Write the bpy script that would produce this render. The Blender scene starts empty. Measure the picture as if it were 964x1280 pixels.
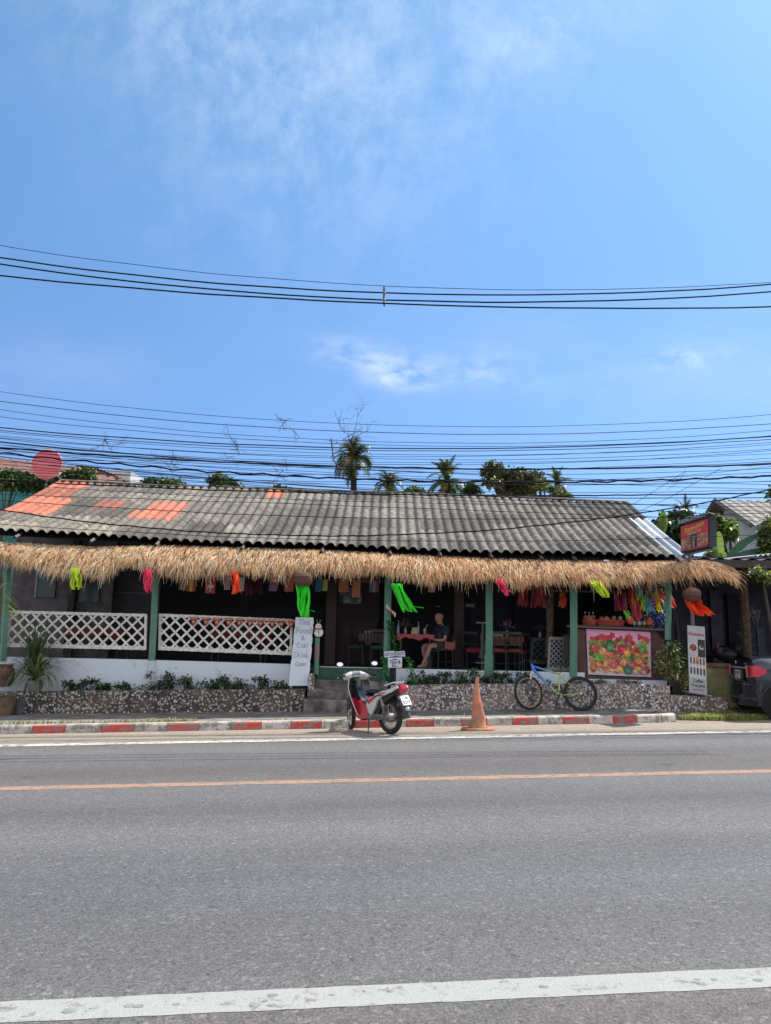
import bpy, math, random
from mathutils import Vector, Matrix, noise as mnoise
random.seed(11)
R = random.Random(5)
sc = bpy.context.scene
COL = sc.collection
PI = math.pi
# ------------------------------------------------------------------ camera
HC, F, PITCH, ROLL = 1.55, 930.0, math.radians(9.76), 0.022
cam = bpy.data.objects.new('camera', bpy.data.cameras.new('camera'))
COL.objects.link(cam)
RM = Matrix.Rotation(PI/2 + PITCH, 3, 'X') @ Matrix.Rotation(ROLL, 3, 'Z')
cam.matrix_world = Matrix.Translation((0, 0, HC)) @ RM.to_4x4()
cam.data.sensor_fit = 'VERTICAL'; cam.data.sensor_height = 24; cam.data.sensor_width = 18
cam.data.lens = 24*F/1280
cam.data.clip_end = 3000
sc.camera = cam
SL = 0.030                                   # the street climbs to the right
def G(x): return SL*max(-40, min(40, x))
def ray(px, py): return RM @ Vector((px-482, -(py-640), -F))
def W(px, py, Y):
    d = ray(px, py); k = Y/d.y
    return Vector((d.x*k, Y, HC + d.z*k))
def GP(px, py, h=0.0):
    d = ray(px, py); k = (HC-h)/(SL*d.x - d.z)
    return Vector((d.x*k, d.y*k, HC + d.z*k))
def PXX(px, Y, py=800): return W(px, py, Y).x
def interp(tab, x):
    if x <= tab[0][0]: return tab[0][1]
    for (a, b), (c, d) in zip(tab, tab[1:]):
        if x <= c: return b + (d-b)*(x-a)/(c-a)
    return tab[-1][1]
def lin(c):
    return tuple((v/12.92 if v <= .04045 else ((v+.055)/1.055)**2.4) for v in c)
def rgb(r, g, b): return lin((r/255, g/255, b/255))
# ------------------------------------------------------------------ materials
MATS = {}
def M(name, col, rough=.7, metal=0, ns=8, na=.25, bump=0, bs=40, col2=None, scale=(1, 1, 1), spec=.5, lo=.35, hi=.65, coat=0, detail=6, alpha=None, trans=0):
    if name in MATS: return MATS[name]
    m = bpy.data.materials.new(name); m.use_nodes = True
    nt = m.node_tree; n = nt.nodes; L = nt.links
    b = n['Principled BSDF']
    b.inputs['Roughness'].default_value = rough; b.inputs['Metallic'].default_value = metal
    b.inputs['Specular IOR Level'].default_value = spec
    b.inputs['Coat Weight'].default_value = coat
    tc = n.new('ShaderNodeTexCoord'); mp = n.new('ShaderNodeMapping'); mp.inputs['Scale'].default_value = scale
    L.new(tc.outputs['Object'], mp.inputs['Vector'])
    nz = n.new('ShaderNodeTexNoise'); nz.inputs['Scale'].default_value = ns; nz.inputs['Detail'].default_value = detail
    L.new(mp.outputs[0], nz.inputs['Vector'])
    mr = n.new('ShaderNodeMapRange'); mr.inputs['From Min'].default_value = lo; mr.inputs['From Max'].default_value = hi
    L.new(nz.outputs['Fac'], mr.inputs['Value'])
    mix = n.new('ShaderNodeMix'); mix.data_type = 'RGBA'
    c2 = col2 if col2 else tuple(c*(1-na) for c in col)
    mix.inputs['A'].default_value = (*c2, 1); mix.inputs['B'].default_value = (*(col if col2 else tuple(min(1, c*(1+na*.4)) for c in col)), 1)
    L.new(mr.outputs[0], mix.inputs['Factor'])
    at = n.new('ShaderNodeAttribute'); at.attribute_name = 'Col'
    mu = n.new('ShaderNodeMix'); mu.data_type = 'RGBA'; mu.blend_type = 'MULTIPLY'; mu.inputs['Factor'].default_value = 1
    L.new(mix.outputs['Result'], mu.inputs['A']); L.new(at.outputs['Color'], mu.inputs['B'])
    L.new(mu.outputs['Result'], b.inputs['Base Color'])
    if bump:
        nb = n.new('ShaderNodeTexNoise'); nb.inputs['Scale'].default_value = bs; nb.inputs['Detail'].default_value = 5
        L.new(mp.outputs[0], nb.inputs['Vector'])
        bp = n.new('ShaderNodeBump'); bp.inputs['Strength'].default_value = bump; bp.inputs['Distance'].default_value = .02
        L.new(nb.outputs['Fac'], bp.inputs['Height']); L.new(bp.outputs[0], b.inputs['Normal'])
    if trans:
        b.inputs['Transmission Weight'].default_value = trans
    MATS[name] = m
    return m
def leafmat(name, rough=.5, tr=.35):
    if name in MATS: return MATS[name]
    m = bpy.data.materials.new(name); m.use_nodes = True
    nt = m.node_tree; n = nt.nodes; L = nt.links
    b = n['Principled BSDF']; b.inputs['Roughness'].default_value = rough
    at = n.new('ShaderNodeAttribute'); at.attribute_name = 'Col'
    L.new(at.outputs['Color'], b.inputs['Base Color'])
    t = n.new('ShaderNodeBsdfTranslucent'); L.new(at.outputs['Color'], t.inputs['Color'])
    mx = n.new('ShaderNodeMixShader'); mx.inputs[0].default_value = tr
    L.new(b.outputs[0], mx.inputs[1]); L.new(t.outputs[0], mx.inputs[2]); L.new(mx.outputs[0], n['Material Output'].inputs['Surface'])
    MATS[name] = m
    return m
# ------------------------------------------------------------------ objects
def wm(o):
    return (wm(o.parent) @ o.matrix_basis) if o.parent else o.matrix_basis.copy()
def tag(o, label=None, cat=None, group=None, kind=None):
    if label: o['label'] = label
    if cat: o['category'] = cat
    if group: o['group'] = group
    if kind: o['kind'] = kind
    return o
def thing(name, label, cat, loc=(0, 0, 0), rz=0, group=None):
    o = bpy.data.objects.new(name, None); COL.objects.link(o); o.empty_display_size = .1
    o.location = loc; o.rotation_euler = (0, 0, rz)
    o.matrix_basis = Matrix.Translation(loc) @ Matrix.Rotation(rz, 4, 'Z')
    return tag(o, label, cat, group)
def copy_tree(o, parent=None):
    c = o.copy(); COL.objects.link(c)
    if parent: c.parent = parent
    for ch in list(o.children): copy_tree(ch, c)
    return c
def put(o, loc, rz=0, sc_=1):
    o.location = loc; o.rotation_euler = (0, 0, rz); o.scale = (sc_,)*3
    return o
class MB:
    def __init__(s): s.v = []; s.f = []; s.c = []; s.m = []; s.col = (1, 1, 1); s.mi = 0
    def vert(s, p): s.v.append(tuple(p)); return len(s.v)-1
    def face(s, idx, col=None, mi=None):
        s.f.append(tuple(idx)); s.c.append(col or s.col); s.m.append(s.mi if mi is None else mi)
    def poly(s, pts, col=None, mi=None):
        i = len(s.v); s.v += [tuple(p) for p in pts]; s.face(range(i, i+len(pts)), col, mi)
    def box(s, c, size, rot=None, col=None, mi=None, taper=1):
        i = len(s.v); h = [x/2 for x in size]
        for z in (-1, 1):
            k = taper if z > 0 else 1
            for x, y in ((-1, -1), (1, -1), (1, 1), (-1, 1)):
                p = Vector((x*h[0]*k, y*h[1]*k, z*h[2]))
                if rot: p = rot @ p
                s.v.append(tuple(p + Vector(c)))
        for q in ((3, 2, 1, 0), (4, 5, 6, 7), (0, 1, 5, 4), (1, 2, 6, 5), (2, 3, 7, 6), (3, 0, 4, 7)):
            s.face([i+a for a in q], col, mi)
        return s
    def bb(s, x0, x1, y0, y1, z0, z1, col=None, mi=None):
        return s.box(((x0+x1)/2, (y0+y1)/2, (z0+z1)/2), (abs(x1-x0), abs(y1-y0), abs(z1-z0)), None, col, mi)
    def tube(s, pts, r, n=6, cols=None, cap=True, flat=1.0, mi=None):
        pts = [Vector(p) for p in pts]; N = len(pts)
        rr = r if isinstance(r, (list, tuple)) else [r]*N
        rings = []; prev = None
        for k, p in enumerate(pts):
            t = (pts[min(k+1, N-1)] - pts[max(k-1, 0)])
            t = t.normalized() if t.length > 1e-9 else Vector((0, 0, 1))
            if prev is None:
                a = Vector((0, 0, 1)) if abs(t.z) < .9 else Vector((1, 0, 0))
                u = t.cross(a).normalized()
            else:
                u = (prev - t*prev.dot(t)); u = u.normalized() if u.length > 1e-6 else t.orthogonal().normalized()
            prev = u; w = t.cross(u)
            i = len(s.v)
            for j in range(n):
                a = 2*PI*j/n
                s.v.append(tuple(p + u*math.cos(a)*rr[k] + w*math.sin(a)*rr[k]*flat))
            rings.append(i)
        for k in range(N-1):
            a, b = rings[k], rings[k+1]
            for j in range(n):
                j2 = (j+1) % n
                s.face((a+j, a+j2, b+j2, b+j), cols[k] if cols else None, mi)
        if cap and n > 2:
            s.face([rings[0]+j for j in range(n)][::-1], cols[0] if cols else None, mi)
            s.face([rings[-1]+j for j in range(n)], cols[-1] if cols else None, mi)
        return s
    def lathe(s, prof, c=(0, 0, 0), n=16, axis='Z', cols=None, rot=None, mi=None):
        c = Vector(c); rings = []
        for r, z in prof:
            i = len(s.v)
            for j in range(n):
                a = 2*PI*j/n
                p = Vector((r*math.cos(a), r*math.sin(a), z))
                if axis == 'Y': p = Vector((p.x, p.z, p.y))
                elif axis == 'X': p = Vector((p.z, p.x, p.y))
                if rot: p = rot @ p
                s.v.append(tuple(p+c))
            rings.append(i)
        for k in range(len(prof)-1):
            a, b = rings[k], rings[k+1]
            for j in range(n):
                j2 = (j+1) % n
                s.face((a+j, a+j2, b+j2, b+j), cols[k] if cols else None, mi)
        return s
    def ell(s, c, r, n=10, m=6, col=None, rot=None, mi=None):
        c = Vector(c); rings = []
        for k in range(1, m):
            th = PI*k/m; i = len(s.v)
            for j in range(n):
                a = 2*PI*j/n
                p = Vector((r[0]*math.sin(th)*math.cos(a), r[1]*math.sin(th)*math.sin(a), r[2]*math.cos(th)))
                if rot: p = rot @ p
                s.v.append(tuple(p+c))
            rings.append(i)
        tp = Vector((0, 0, r[2])); bt = -tp
        if rot: tp = rot @ tp; bt = rot @ bt
        a = s.vert(tp+c); b = s.vert(bt+c)
        for j in range(n):
            j2 = (j+1) % n
            s.face((a, rings[0]+j, rings[0]+j2), col, mi); s.face((b, rings[-1]+j2, rings[-1]+j), col, mi)
            for k in range(len(rings)-1):
                s.face((rings[k]+j, rings[k+1]+j, rings[k+1]+j2, rings[k]+j2), col, mi)
        return s
    def prism(s, poly, y0, y1, col=None, mi=None, ins=0, T=None):
        # polygon in xz, extruded in y with optional rounded (inset) faces
        T = T or (lambda p: p)
        cx = sum(p[0] for p in poly)/len(poly); cz = sum(p[1] for p in poly)/len(poly)
        def ring(y, k):
            i = len(s.v)
            for x, z in poly: s.v.append(tuple(T(Vector((cx+(x-cx)*k, y, cz+(z-cz)*k)))))
            return i
        n = len(poly); d = (y1-y0)*.18
        R_ = [ring(y0, 1-ins), ring(y0+d, 1), ring(y1-d, 1), ring(y1, 1-ins)] if ins else [ring(y0, 1), ring(y1, 1)]
        for a, b in zip(R_, R_[1:]):
            for j in range(n):
                j2 = (j+1) % n; s.face((a+j, b+j, b+j2, a+j2), col, mi)
        s.face([R_[0]+j for j in range(n)], col, mi); s.face([R_[-1]+j for j in range(n)][::-1], col, mi)
        return s
    def grid(s, fn, nu, nv, col=None, mi=None, closed=False):
        i = len(s.v)
        for a in range(nu+1):
            for b in range(nv+1): s.v.append(tuple(fn(a/nu, b/nv)))
        for a in range(nu):
            for b in range(nv):
                q = i+a*(nv+1)+b
                cc = col(a/nu, b/nv) if callable(col) else col
                s.face((q, q+nv+1, q+nv+2, q+1), cc, mi)
        return s
    def leaf(s, p, d, L_, w, col, up=Vector((0, 0, 1)), droop=0):
        d = d.normalized(); sd = d.cross(up)
        sd = sd.normalized() if sd.length > 1e-4 else Vector((1, 0, 0))
        m_ = p + d*L_*.5; e = p + d*L_ - Vector((0, 0, droop*L_))
        s.poly([p, m_ + sd*w/2, e, m_ - sd*w/2], col)
    def build(s, name, mats, parent=None, smooth=True, ang=35, origin=True):
        me = bpy.data.meshes.new(name)
        V = s.v; o = bpy.data.objects.new(name, me)
        if parent is not None:
            iv = wm(parent).inverted(); V = [tuple(iv @ Vector(p)) for p in V]; o.parent = parent
        elif origin and V:
            xs = [p[0] for p in V]; ys = [p[1] for p in V]; zs = [p[2] for p in V]
            c = Vector(((min(xs)+max(xs))/2, (min(ys)+max(ys))/2, min(zs)))
            V = [(p[0]-c.x, p[1]-c.y, p[2]-c.z) for p in V]; o.location = c; o.matrix_basis = Matrix.Translation(c)
        me.from_pydata(V, [], s.f)
        if not isinstance(mats, (list, tuple)): mats = [mats]
        for m in mats: me.materials.append(m)
        me.polygons.foreach_set('material_index', s.m)
        at = me.color_attributes.new('Col', 'FLOAT_COLOR', 'CORNER')
        buf = []
        for f, c in zip(s.f, s.c): buf += [c[0], c[1], c[2], 1.0]*len(f)
        at.data.foreach_set('color', buf)
        me.update()
        if smooth:
            me.polygons.foreach_set('use_smooth', [True]*len(s.f))
            me.set_sharp_from_angle(angle=math.radians(ang))
        COL.objects.link(o)
        return o
def rc(c, a=.15, r=R):
    k = 1 + r.uniform(-a, a); return tuple(max(0, x*k*(1+r.uniform(-a, a)*.25)) for x in c)
def text(s, name, mat, parent, c, ux, uz, size, extr=.002, align='CENTER', sx=1.0):
    cu = bpy.data.curves.new(name, 'FONT'); cu.body = s; cu.size = size; cu.extrude = extr; cu.align_x = align; cu.align_y = 'CENTER'
    cu.offset = size*.012
    tmp = bpy.data.objects.new('tmp', cu); COL.objects.link(tmp)
    me = bpy.data.meshes.new_from_object(tmp.evaluated_get(bpy.context.evaluated_depsgraph_get()))
    bpy.data.objects.remove(tmp)
    ux = Vector(ux).normalized(); uz = Vector(uz).normalized(); un = ux.cross(uz)
    iv = wm(parent).inverted() if parent else Matrix()
    for v in me.vertices:
        v.co = iv @ (Vector(c) + ux*v.co.x*sx + uz*v.co.y + un*v.co.z)
    me.materials.clear(); me.materials.append(mat)
    at = me.color_attributes.new('Col', 'FLOAT_COLOR', 'CORNER')
    at.data.foreach_set('color', [1.0]*(4*len(me.loops)))
    o = bpy.data.objects.new(name, me); COL.objects.link(o)
    if parent: o.parent = parent
    return o
ORD = ['first', 'second', 'third', 'fourth', 'fifth', 'sixth', 'seventh', 'eighth', 'ninth', 'tenth', 'eleventh', 'twelfth']

m_white = M('white_paint', (.62, .64, .64), .6, ns=6, na=.18, bump=.25, bs=60)
m_lattice = M('lattice_paint', (.70, .68, .64), .6, ns=14, na=.25)
m_green = M('green_paint', (.10, .25, .18), .55, ns=9, na=.4, bump=.2, col2=(.16, .27, .22), lo=.3, hi=.5)
m_dgreen = M('dark_green_floor', (.012, .05, .032), .55, ns=5, na=.4)
m_brown = M('dark_wood', (.034, .018, .017), .6, ns=5, na=.5, scale=(1, 1, 12))
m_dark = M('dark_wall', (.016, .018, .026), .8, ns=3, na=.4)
m_black = M('black_plastic', (.012, .013, .015), .35, na=.1)
m_rubber = M('tyre_rubber', (.016, .016, .016), .8, na=.2)
m_metal = M('steel', (.5, .5, .5), .3, metal=1, na=.15)
m_dmetal = M('dark_metal', (.08, .08, .085), .45, metal=.7, na=.2)
m_vc = M('painted', (1, 1, 1), .6, na=.08, ns=12)
m_gloss = M('glossy_paint', (1, 1, 1), .22, na=.04, ns=12, coat=.5)
m_cloth = leafmat('fabric', .85, .2)
m_leaf = leafmat('leaf', .42, .3)
m_rib = leafmat('ribbon', .6, .45)
m_ink = M('ink', (.03, .03, .06), .7, na=.05)
m_concrete = M('weathered_concrete', (.26, .25, .23), .9, ns=7, na=.5, bump=.5, bs=50, col2=(.09, .08, .075))
m_bark = M('bark', (.13, .09, .06), .9, ns=14, na=.5, bump=.6, bs=30)

# ------------------------------------------------------------------ world
SUN = Vector((.60, .36, 1)).normalized()
elev = math.asin(SUN.z); azi = math.atan2(SUN.x, SUN.y)
wd = bpy.data.worlds.new('World'); sc.world = wd; wd.use_nodes = True
nt = wd.node_tree; n = nt.nodes; L = nt.links
sky = n.new('ShaderNodeTexSky'); sky.sky_type = 'NISHITA'; sky.sun_disc = False
sky.sun_elevation = elev; sky.sun_rotation = azi; sky.air_density = 1.0; sky.dust_density = .45; sky.ozone_density = 2.2; sky.altitude = 50
bg = n['Background']; bg.inputs['Strength'].default_value = .12
tc = n.new('ShaderNodeTexCoord'); sx = n.new('ShaderNodeSeparateXYZ'); L.new(tc.outputs['Generated'], sx.inputs[0])
def math_(op, a, b=None, c=None):
    m = n.new('ShaderNodeMath'); m.operation = op
    for i, v in enumerate((a, b, c)):
        if v is None: continue
        if isinstance(v, (int, float)): m.inputs[i].default_value = v
        else: L.new(v, m.inputs[i])
    return m.outputs[0]
yy = math_('MAXIMUM', sx.outputs['Y'], .05)
X = math_('DIVIDE', sx.outputs['X'], yy); Z = math_('DIVIDE', sx.outputs['Z'], yy)
def dirxz(px, py):
    p = W(px, py, 1.0); return p.x, p.z-HC
def gauss(px, py, rx, ry, ang=0):
    x0, z0 = dirxz(px, py); a = rx/F*1.15; b = ry/F*1.15
    dx = math_('SUBTRACT', X, x0); dz = math_('SUBTRACT', Z, z0)
    ca, sa = math.cos(ang), math.sin(ang)
    u = math_('DIVIDE', math_('ADD', math_('MULTIPLY', dx, ca), math_('MULTIPLY', dz, sa)), a)
    v = math_('DIVIDE', math_('SUBTRACT', math_('MULTIPLY', dz, ca), math_('MULTIPLY', dx, sa)), b)
    q = math_('ADD', math_('MULTIPLY', u, u), math_('MULTIPLY', v, v))
    return math_('EXPONENT', math_('MULTIPLY', q, -1.0))
cb = n.new('ShaderNodeCombineXYZ'); L.new(X, cb.inputs[0]); L.new(Z, cb.inputs[1])
def cnoise(scale, sc3, rot, detail=9, dist=.4, lo=.45, hi=.75, rough=.62):
    mp = n.new('ShaderNodeMapping'); mp.inputs['Scale'].default_value = sc3; mp.inputs['Rotation'].default_value = (0, 0, rot)
    L.new(cb.outputs[0], mp.inputs[0])
    z = n.new('ShaderNodeTexNoise'); z.inputs['Scale'].default_value = scale; z.inputs['Detail'].default_value = detail
    z.inputs['Distortion'].default_value = dist; z.inputs['Roughness'].default_value = rough
    L.new(mp.outputs[0], z.inputs['Vector'])
    r = n.new('ShaderNodeMapRange'); r.inputs['From Min'].default_value = lo; r.inputs['From Max'].default_value = hi
    L.new(z.outputs['Fac'], r.inputs['Value']); return r.outputs[0]
cir = cnoise(10, (1, .9, 1), .9, 12, .25, .42, .80, .70)
cirf = cnoise(24, (1, .35, 1), -1.1, 8, .3, .35, .8)
mask1 = math_('ADD', math_('ADD', gauss(400, 110, 210, 190, -.3), math_('MULTIPLY', gauss(690, 40, 120, 60, .5), .8)), math_('ADD', math_('MULTIPLY', gauss(230, 10, 170, 90), .6), math_('MULTIPLY', gauss(540, -20, 120, 60), .7)))
dens1 = math_('MULTIPLY', math_('MULTIPLY', mask1, math_('ADD', cir, math_('MULTIPLY', cirf, .4))), .33)
puff = cnoise(16, (1, 1.7, 1), .1, 10, .3, .40, .62, .6)
mask2 = math_('ADD', math_('ADD', gauss(462, 446, 52, 17, -.15), gauss(500, 474, 34, 13)), math_('ADD', math_('MULTIPLY', gauss(600, 464, 60, 22), .55), math_('MULTIPLY', gauss(850, 448, 50, 13, .1), .75)))
dens2 = math_('MULTIPLY', math_('MULTIPLY', mask2, puff), .45)
hz = cnoise(2.5, (1, 2.5, 1), 0, 5, .2, .35, .75)
mask3 = math_('ADD', gauss(800, 470, 330, 70), math_('MULTIPLY', gauss(40, 465, 160, 40), .6))
dens3 = math_('MULTIPLY', math_('MULTIPLY', mask3, hz), .20)
dens = math_('MINIMUM', math_('ADD', math_('ADD', dens1, dens2), dens3), .9)
mx = n.new('ShaderNodeMix'); mx.data_type = 'RGBA'
gm = n.new('ShaderNodeMix'); gm.data_type = 'RGBA'; gm.blend_type = 'MULTIPLY'; gm.inputs['Factor'].default_value = 1
rmp = n.new('ShaderNodeValToRGB'); L.new(sx.outputs['Z'], rmp.inputs[0])
_e = rmp.color_ramp.elements
_e[0].position = .10; _e[0].color = (.50, .60, .80, 1); _e[1].position = .75; _e[1].color = (.90, 1.14, 1.12, 1)
for _p, _c in ((.32, (.58, .74, .90, 1)), (.55, (.74, .97, 1.05, 1))):
    _q = _e.new(_p); _q.color = _c
gm.clamp_factor = False; L.new(rmp.outputs[0], gm.inputs['B'])
L.new(sky.outputs[0], gm.inputs['A']); SKYTINT = gm
L.new(dens, mx.inputs['Factor']); L.new(gm.outputs['Result'], mx.inputs['A']); mx.inputs['B'].default_value = (5.6, 6.1, 6.6, 1)
CLOUD = mx
bn = n.new('ShaderNodeTexNoise'); bn.inputs['Scale'].default_value = 2.2; bn.inputs['Detail'].default_value = 6; L.new(tc.outputs['Generated'], bn.inputs['Vector'])
br = n.new('ShaderNodeMapRange'); br.inputs['From Min'].default_value = .40; br.inputs['From Max'].default_value = .58; L.new(bn.outputs['Fac'], br.inputs['Value'])
bk = n.new('ShaderNodeMapRange'); bk.inputs['From Min'].default_value = -.02; bk.inputs['From Max'].default_value = -.25; L.new(sx.outputs['Y'], bk.inputs['Value'])
bd = math_('MULTIPLY', math_('MULTIPLY', br.outputs[0], bk.outputs[0]), .9)  # unseen bright clouds added behind the camera to fill the shaded front
mx2 = n.new('ShaderNodeMix'); mx2.data_type = 'RGBA'; L.new(bd, mx2.inputs['Factor']); L.new(mx.outputs['Result'], mx2.inputs['A']); mx2.inputs['B'].default_value = (8.0, 7.5, 6.9, 1)
L.new(mx2.outputs['Result'], bg.inputs['Color'])
sl = bpy.data.lights.new('sun', 'SUN'); sl.energy = 4.2; sl.angle = math.radians(.53); sl.color = (1, .95, .87)
so = bpy.data.objects.new('sun', sl); COL.objects.link(so); so.rotation_euler = SUN.to_track_quat('Z', 'Y').to_euler(); so.location = SUN*60
sc.view_settings.view_transform = 'Standard'; sc.view_settings.look = 'None'; sc.view_settings.exposure = .75; sc.view_settings.gamma = 1

# ------------------------------------------------------------------ street
TS = .074                                    # the kerb line recedes towards the right
Y_k = GP(482, 909.5).y; 
def line_y(py, px=482):
    p = GP(px, py); return p.y - TS*p.x
YK, YE0, YE1 = line_y(909.6), line_y(922.0), line_y(924.6)
YC0, YC1 = line_y(972.8), line_y(977.0)
YN0, YN1 = line_y(1231), line_y(1256.5)
def strip(mb, y0, y1, x0, x1, h, n=1, col=None, mi=None, jag=0):
    def fn(a, b):
        x = x0 + (x1-x0)*a
        y = (y0 + (y1-y0)*b) + TS*x
        if jag and (b in (0, 1)): y += R.uniform(-jag, jag)
        return (x, y, G(x)+h)
    mb.grid(fn, n, 1 if not jag else 2, col, mi)
def asphalt(name, base, sparkle=.3, streak=.16, dusty=0):
    m = bpy.data.materials.new(name); m.use_nodes = True
    nt = m.node_tree; n = nt.nodes; L = nt.links; b = n['Principled BSDF']; b.inputs['Roughness'].default_value = .85
    b.inputs['Specular IOR Level'].default_value = .3
    tc = n.new('ShaderNodeTexCoord')
    mp = n.new('ShaderNodeMapping'); mp.inputs['Rotation'].default_value = (0, 0, -math.atan(TS)); L.new(tc.outputs['Object'], mp.inputs[0])
    def nz(scale, det, sc3=(1, 1, 1), rough=.6):
        q = n.new('ShaderNodeMapping'); q.inputs['Scale'].default_value = sc3; L.new(mp.outputs[0], q.inputs[0])
        z = n.new('ShaderNodeTexNoise'); z.inputs['Scale'].default_value = scale; z.inputs['Detail'].default_value = det; z.inputs['Roughness'].default_value = rough
        L.new(q.outputs[0], z.inputs['Vector']); return z.outputs['Fac']
    def mr(v, a, b_, c, d):
        r = n.new('ShaderNodeMapRange'); r.inputs['From Min'].default_value = a; r.inputs['From Max'].default_value = b_
        r.inputs['To Min'].default_value = c; r.inputs['To Max'].default_value = d; L.new(v, r.inputs['Value']); return r.outputs[0]
    def mm(op, a, b_):
        x = n.new('ShaderNodeMath'); x.operation = op; L.new(a, x.inputs[0])
        if isinstance(b_, (int, float)): x.inputs[1].default_value = b_
        else: L.new(b_, x.inputs[1])
        return x.outputs[0]
    vo = n.new('ShaderNodeTexVoronoi'); vo.inputs['Scale'].default_value = 105; L.new(mp.outputs[0], vo.inputs['Vector'])
    sp = n.new('ShaderNodeSeparateColor'); L.new(vo.outputs['Color'], sp.inputs[0])
    vo2 = n.new('ShaderNodeTexVoronoi'); vo2.inputs['Scale'].default_value = 44; L.new(mp.outputs[0], vo2.inputs['Vector'])
    sp2 = n.new('ShaderNodeSeparateColor'); L.new(vo2.outputs['Color'], sp2.inputs[0])
    f = mm('MULTIPLY', mr(sp.outputs[0], 0, 1, 1-sparkle, 1+sparkle), mr(nz(1.4, 4), .3, .7, .96, 1.04))
    f = mm('MULTIPLY', f, mr(nz(62, 2, (.8, 1.1, 1), .8), .32, .68, 1-sparkle*.7, 1+sparkle*.7))
    f = mm('MULTIPLY', f, mr(sp2.outputs[0], .86, 1, 1.0, 1.0+sparkle*1.6))
    f = mm('MULTIPLY', f, mr(sp2.outputs[1], .0, .12, 1.0-sparkle, 1.0))
    f = mm('MULTIPLY', f, mr(nz(.8, 2, (.02, .7, 1)), .35, .65, 1-streak, 1+streak))
    f = mm('MULTIPLY', f, mr(nz(9, 3, (.05, 2.2, 1)), .3, .7, .96, 1.04))
    cr = n.new('ShaderNodeMix'); cr.data_type = 'RGBA'
    cr.inputs['A'].default_value = (*base, 1); cr.inputs['B'].default_value = (base[0]*1.13, base[1]*1.02, base[2]*.92, 1)
    L.new(mr(nz(.5, 3, (.04, 1, 1)), .35, .65, 0, 1), cr.inputs['Factor'])
    sc_ = n.new('ShaderNodeVectorMath'); sc_.operation = 'SCALE'; L.new(cr.outputs['Result'], sc_.inputs[0]); L.new(f, sc_.inputs['Scale'])
    vd = n.new('ShaderNodeTexVoronoi'); vd.inputs['Scale'].default_value = .62; L.new(mp.outputs[0], vd.inputs['Vector'])
    wob = mm('ADD', vd.outputs['Distance'], mr(nz(6, 4), .3, .7, -.035, .035))
    sc2 = n.new('ShaderNodeVectorMath'); sc2.operation = 'SCALE'; L.new(sc_.outputs[0], sc2.inputs[0]); L.new(mr(wob, .03, .085, .72, 1.0), sc2.inputs['Scale'])
    out = sc2.outputs[0]
    L.new(out, b.inputs['Base Color'])
    bp = n.new('ShaderNodeBump'); bp.inputs['Strength'].default_value = .35; bp.inputs['Distance'].default_value = .006
    L.new(vo.outputs['Distance'], bp.inputs['Height']); L.new(bp.outputs[0], b.inputs['Normal'])
    return m
m_asph = asphalt('asphalt', (.103, .104, .110), .29, .17)
m_shoulder = asphalt('dusty_asphalt', (.27, .235, .20), .22, .12)
def linepaint(name, c, under, wear=.5):
    m = asphalt(name+'_under', under, .3); m.name = name
    n = m.node_tree.nodes; L = m.node_tree.links; b = n['Principled BSDF']
    src = b.inputs['Base Color'].links[0].from_socket
    tc = n.new('ShaderNodeTexCoord')
    z = n.new('ShaderNodeTexNoise'); z.inputs['Scale'].default_value = 9; z.inputs['Detail'].default_value = 9; z.inputs['Roughness'].default_value = .75
    L.new(tc.outputs['Object'], z.inputs['Vector'])
    r = n.new('ShaderNodeMapRange'); r.inputs['From Min'].default_value = wear-.06; r.inputs['From Max'].default_value = wear+.05; L.new(z.outputs['Fac'], r.inputs['Value'])
    z2 = n.new('ShaderNodeTexNoise'); z2.inputs['Scale'].default_value = 60; z2.inputs['Detail'].default_value = 4; L.new(tc.outputs['Object'], z2.inputs['Vector'])
    mc = n.new('ShaderNodeMix'); mc.data_type = 'RGBA'; mc.inputs['A'].default_value = (*c, 1); mc.inputs['B'].default_value = (*[v*.72 for v in c], 1); L.new(z2.outputs['Fac'], mc.inputs['Factor'])
    mxx = n.new('ShaderNodeMix'); mxx.data_type = 'RGBA'; L.new(r.outputs[0], mxx.inputs['Factor']); L.new(mc.outputs['Result'], mxx.inputs['A']); L.new(src, mxx.inputs['B'])
    L.new(mxx.outputs['Result'], b.inputs['Base Color'])
    return m
def struct(mb, name, mat, smooth=False):
    o = mb.build(name, mat, None, smooth); o['kind'] = 'structure'; return o
mb = MB()
def gfn(a, b):
    x = -400 + 800*a; x = math.copysign(abs(x/400)**2.2*600, x)
    y = -60 + 1100*(b**2.2)
    return (x, y, G(x) - .03)
mb.grid(gfn, 60, 40)
m_dirt = M('dirt', (.20, .16, .11), .95, ns=3, na=.5, bump=.4, bs=20, col2=(.10, .11, .05))
struct(mb, 'ground', m_dirt)
mb = MB(); strip(mb, -14, YK+.02, -60, 60, 0, 60); struct(mb, 'road', m_asph)
mb = MB(); strip(mb, YE1, YK+.02, -60, 60, .004, 60); struct(mb, 'road_shoulder', m_shoulder)
m_pw = linepaint('white_line_paint', (.36, .365, .34), (.16, .155, .15), .60)
m_pe = linepaint('edge_line_paint', (.66, .64, .58), (.19, .175, .16), .54)
m_py = linepaint('orange_line_paint', (.38, .23, .15), (.16, .14, .125), .54)
mb = MB(); strip(mb, YE0, YE1, -60, 60, .0045, 60); struct(mb, 'white_edge_line', m_pe)
mb = MB(); strip(mb, YC0, YC1, -60, 60, .002, 900, jag=.008); struct(mb, 'orange_centre_line', m_py)
mb = MB(); strip(mb, YN0, YN1, -60, 60, .002, 1600, jag=.004); struct(mb, 'white_lane_line', m_pw)
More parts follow.
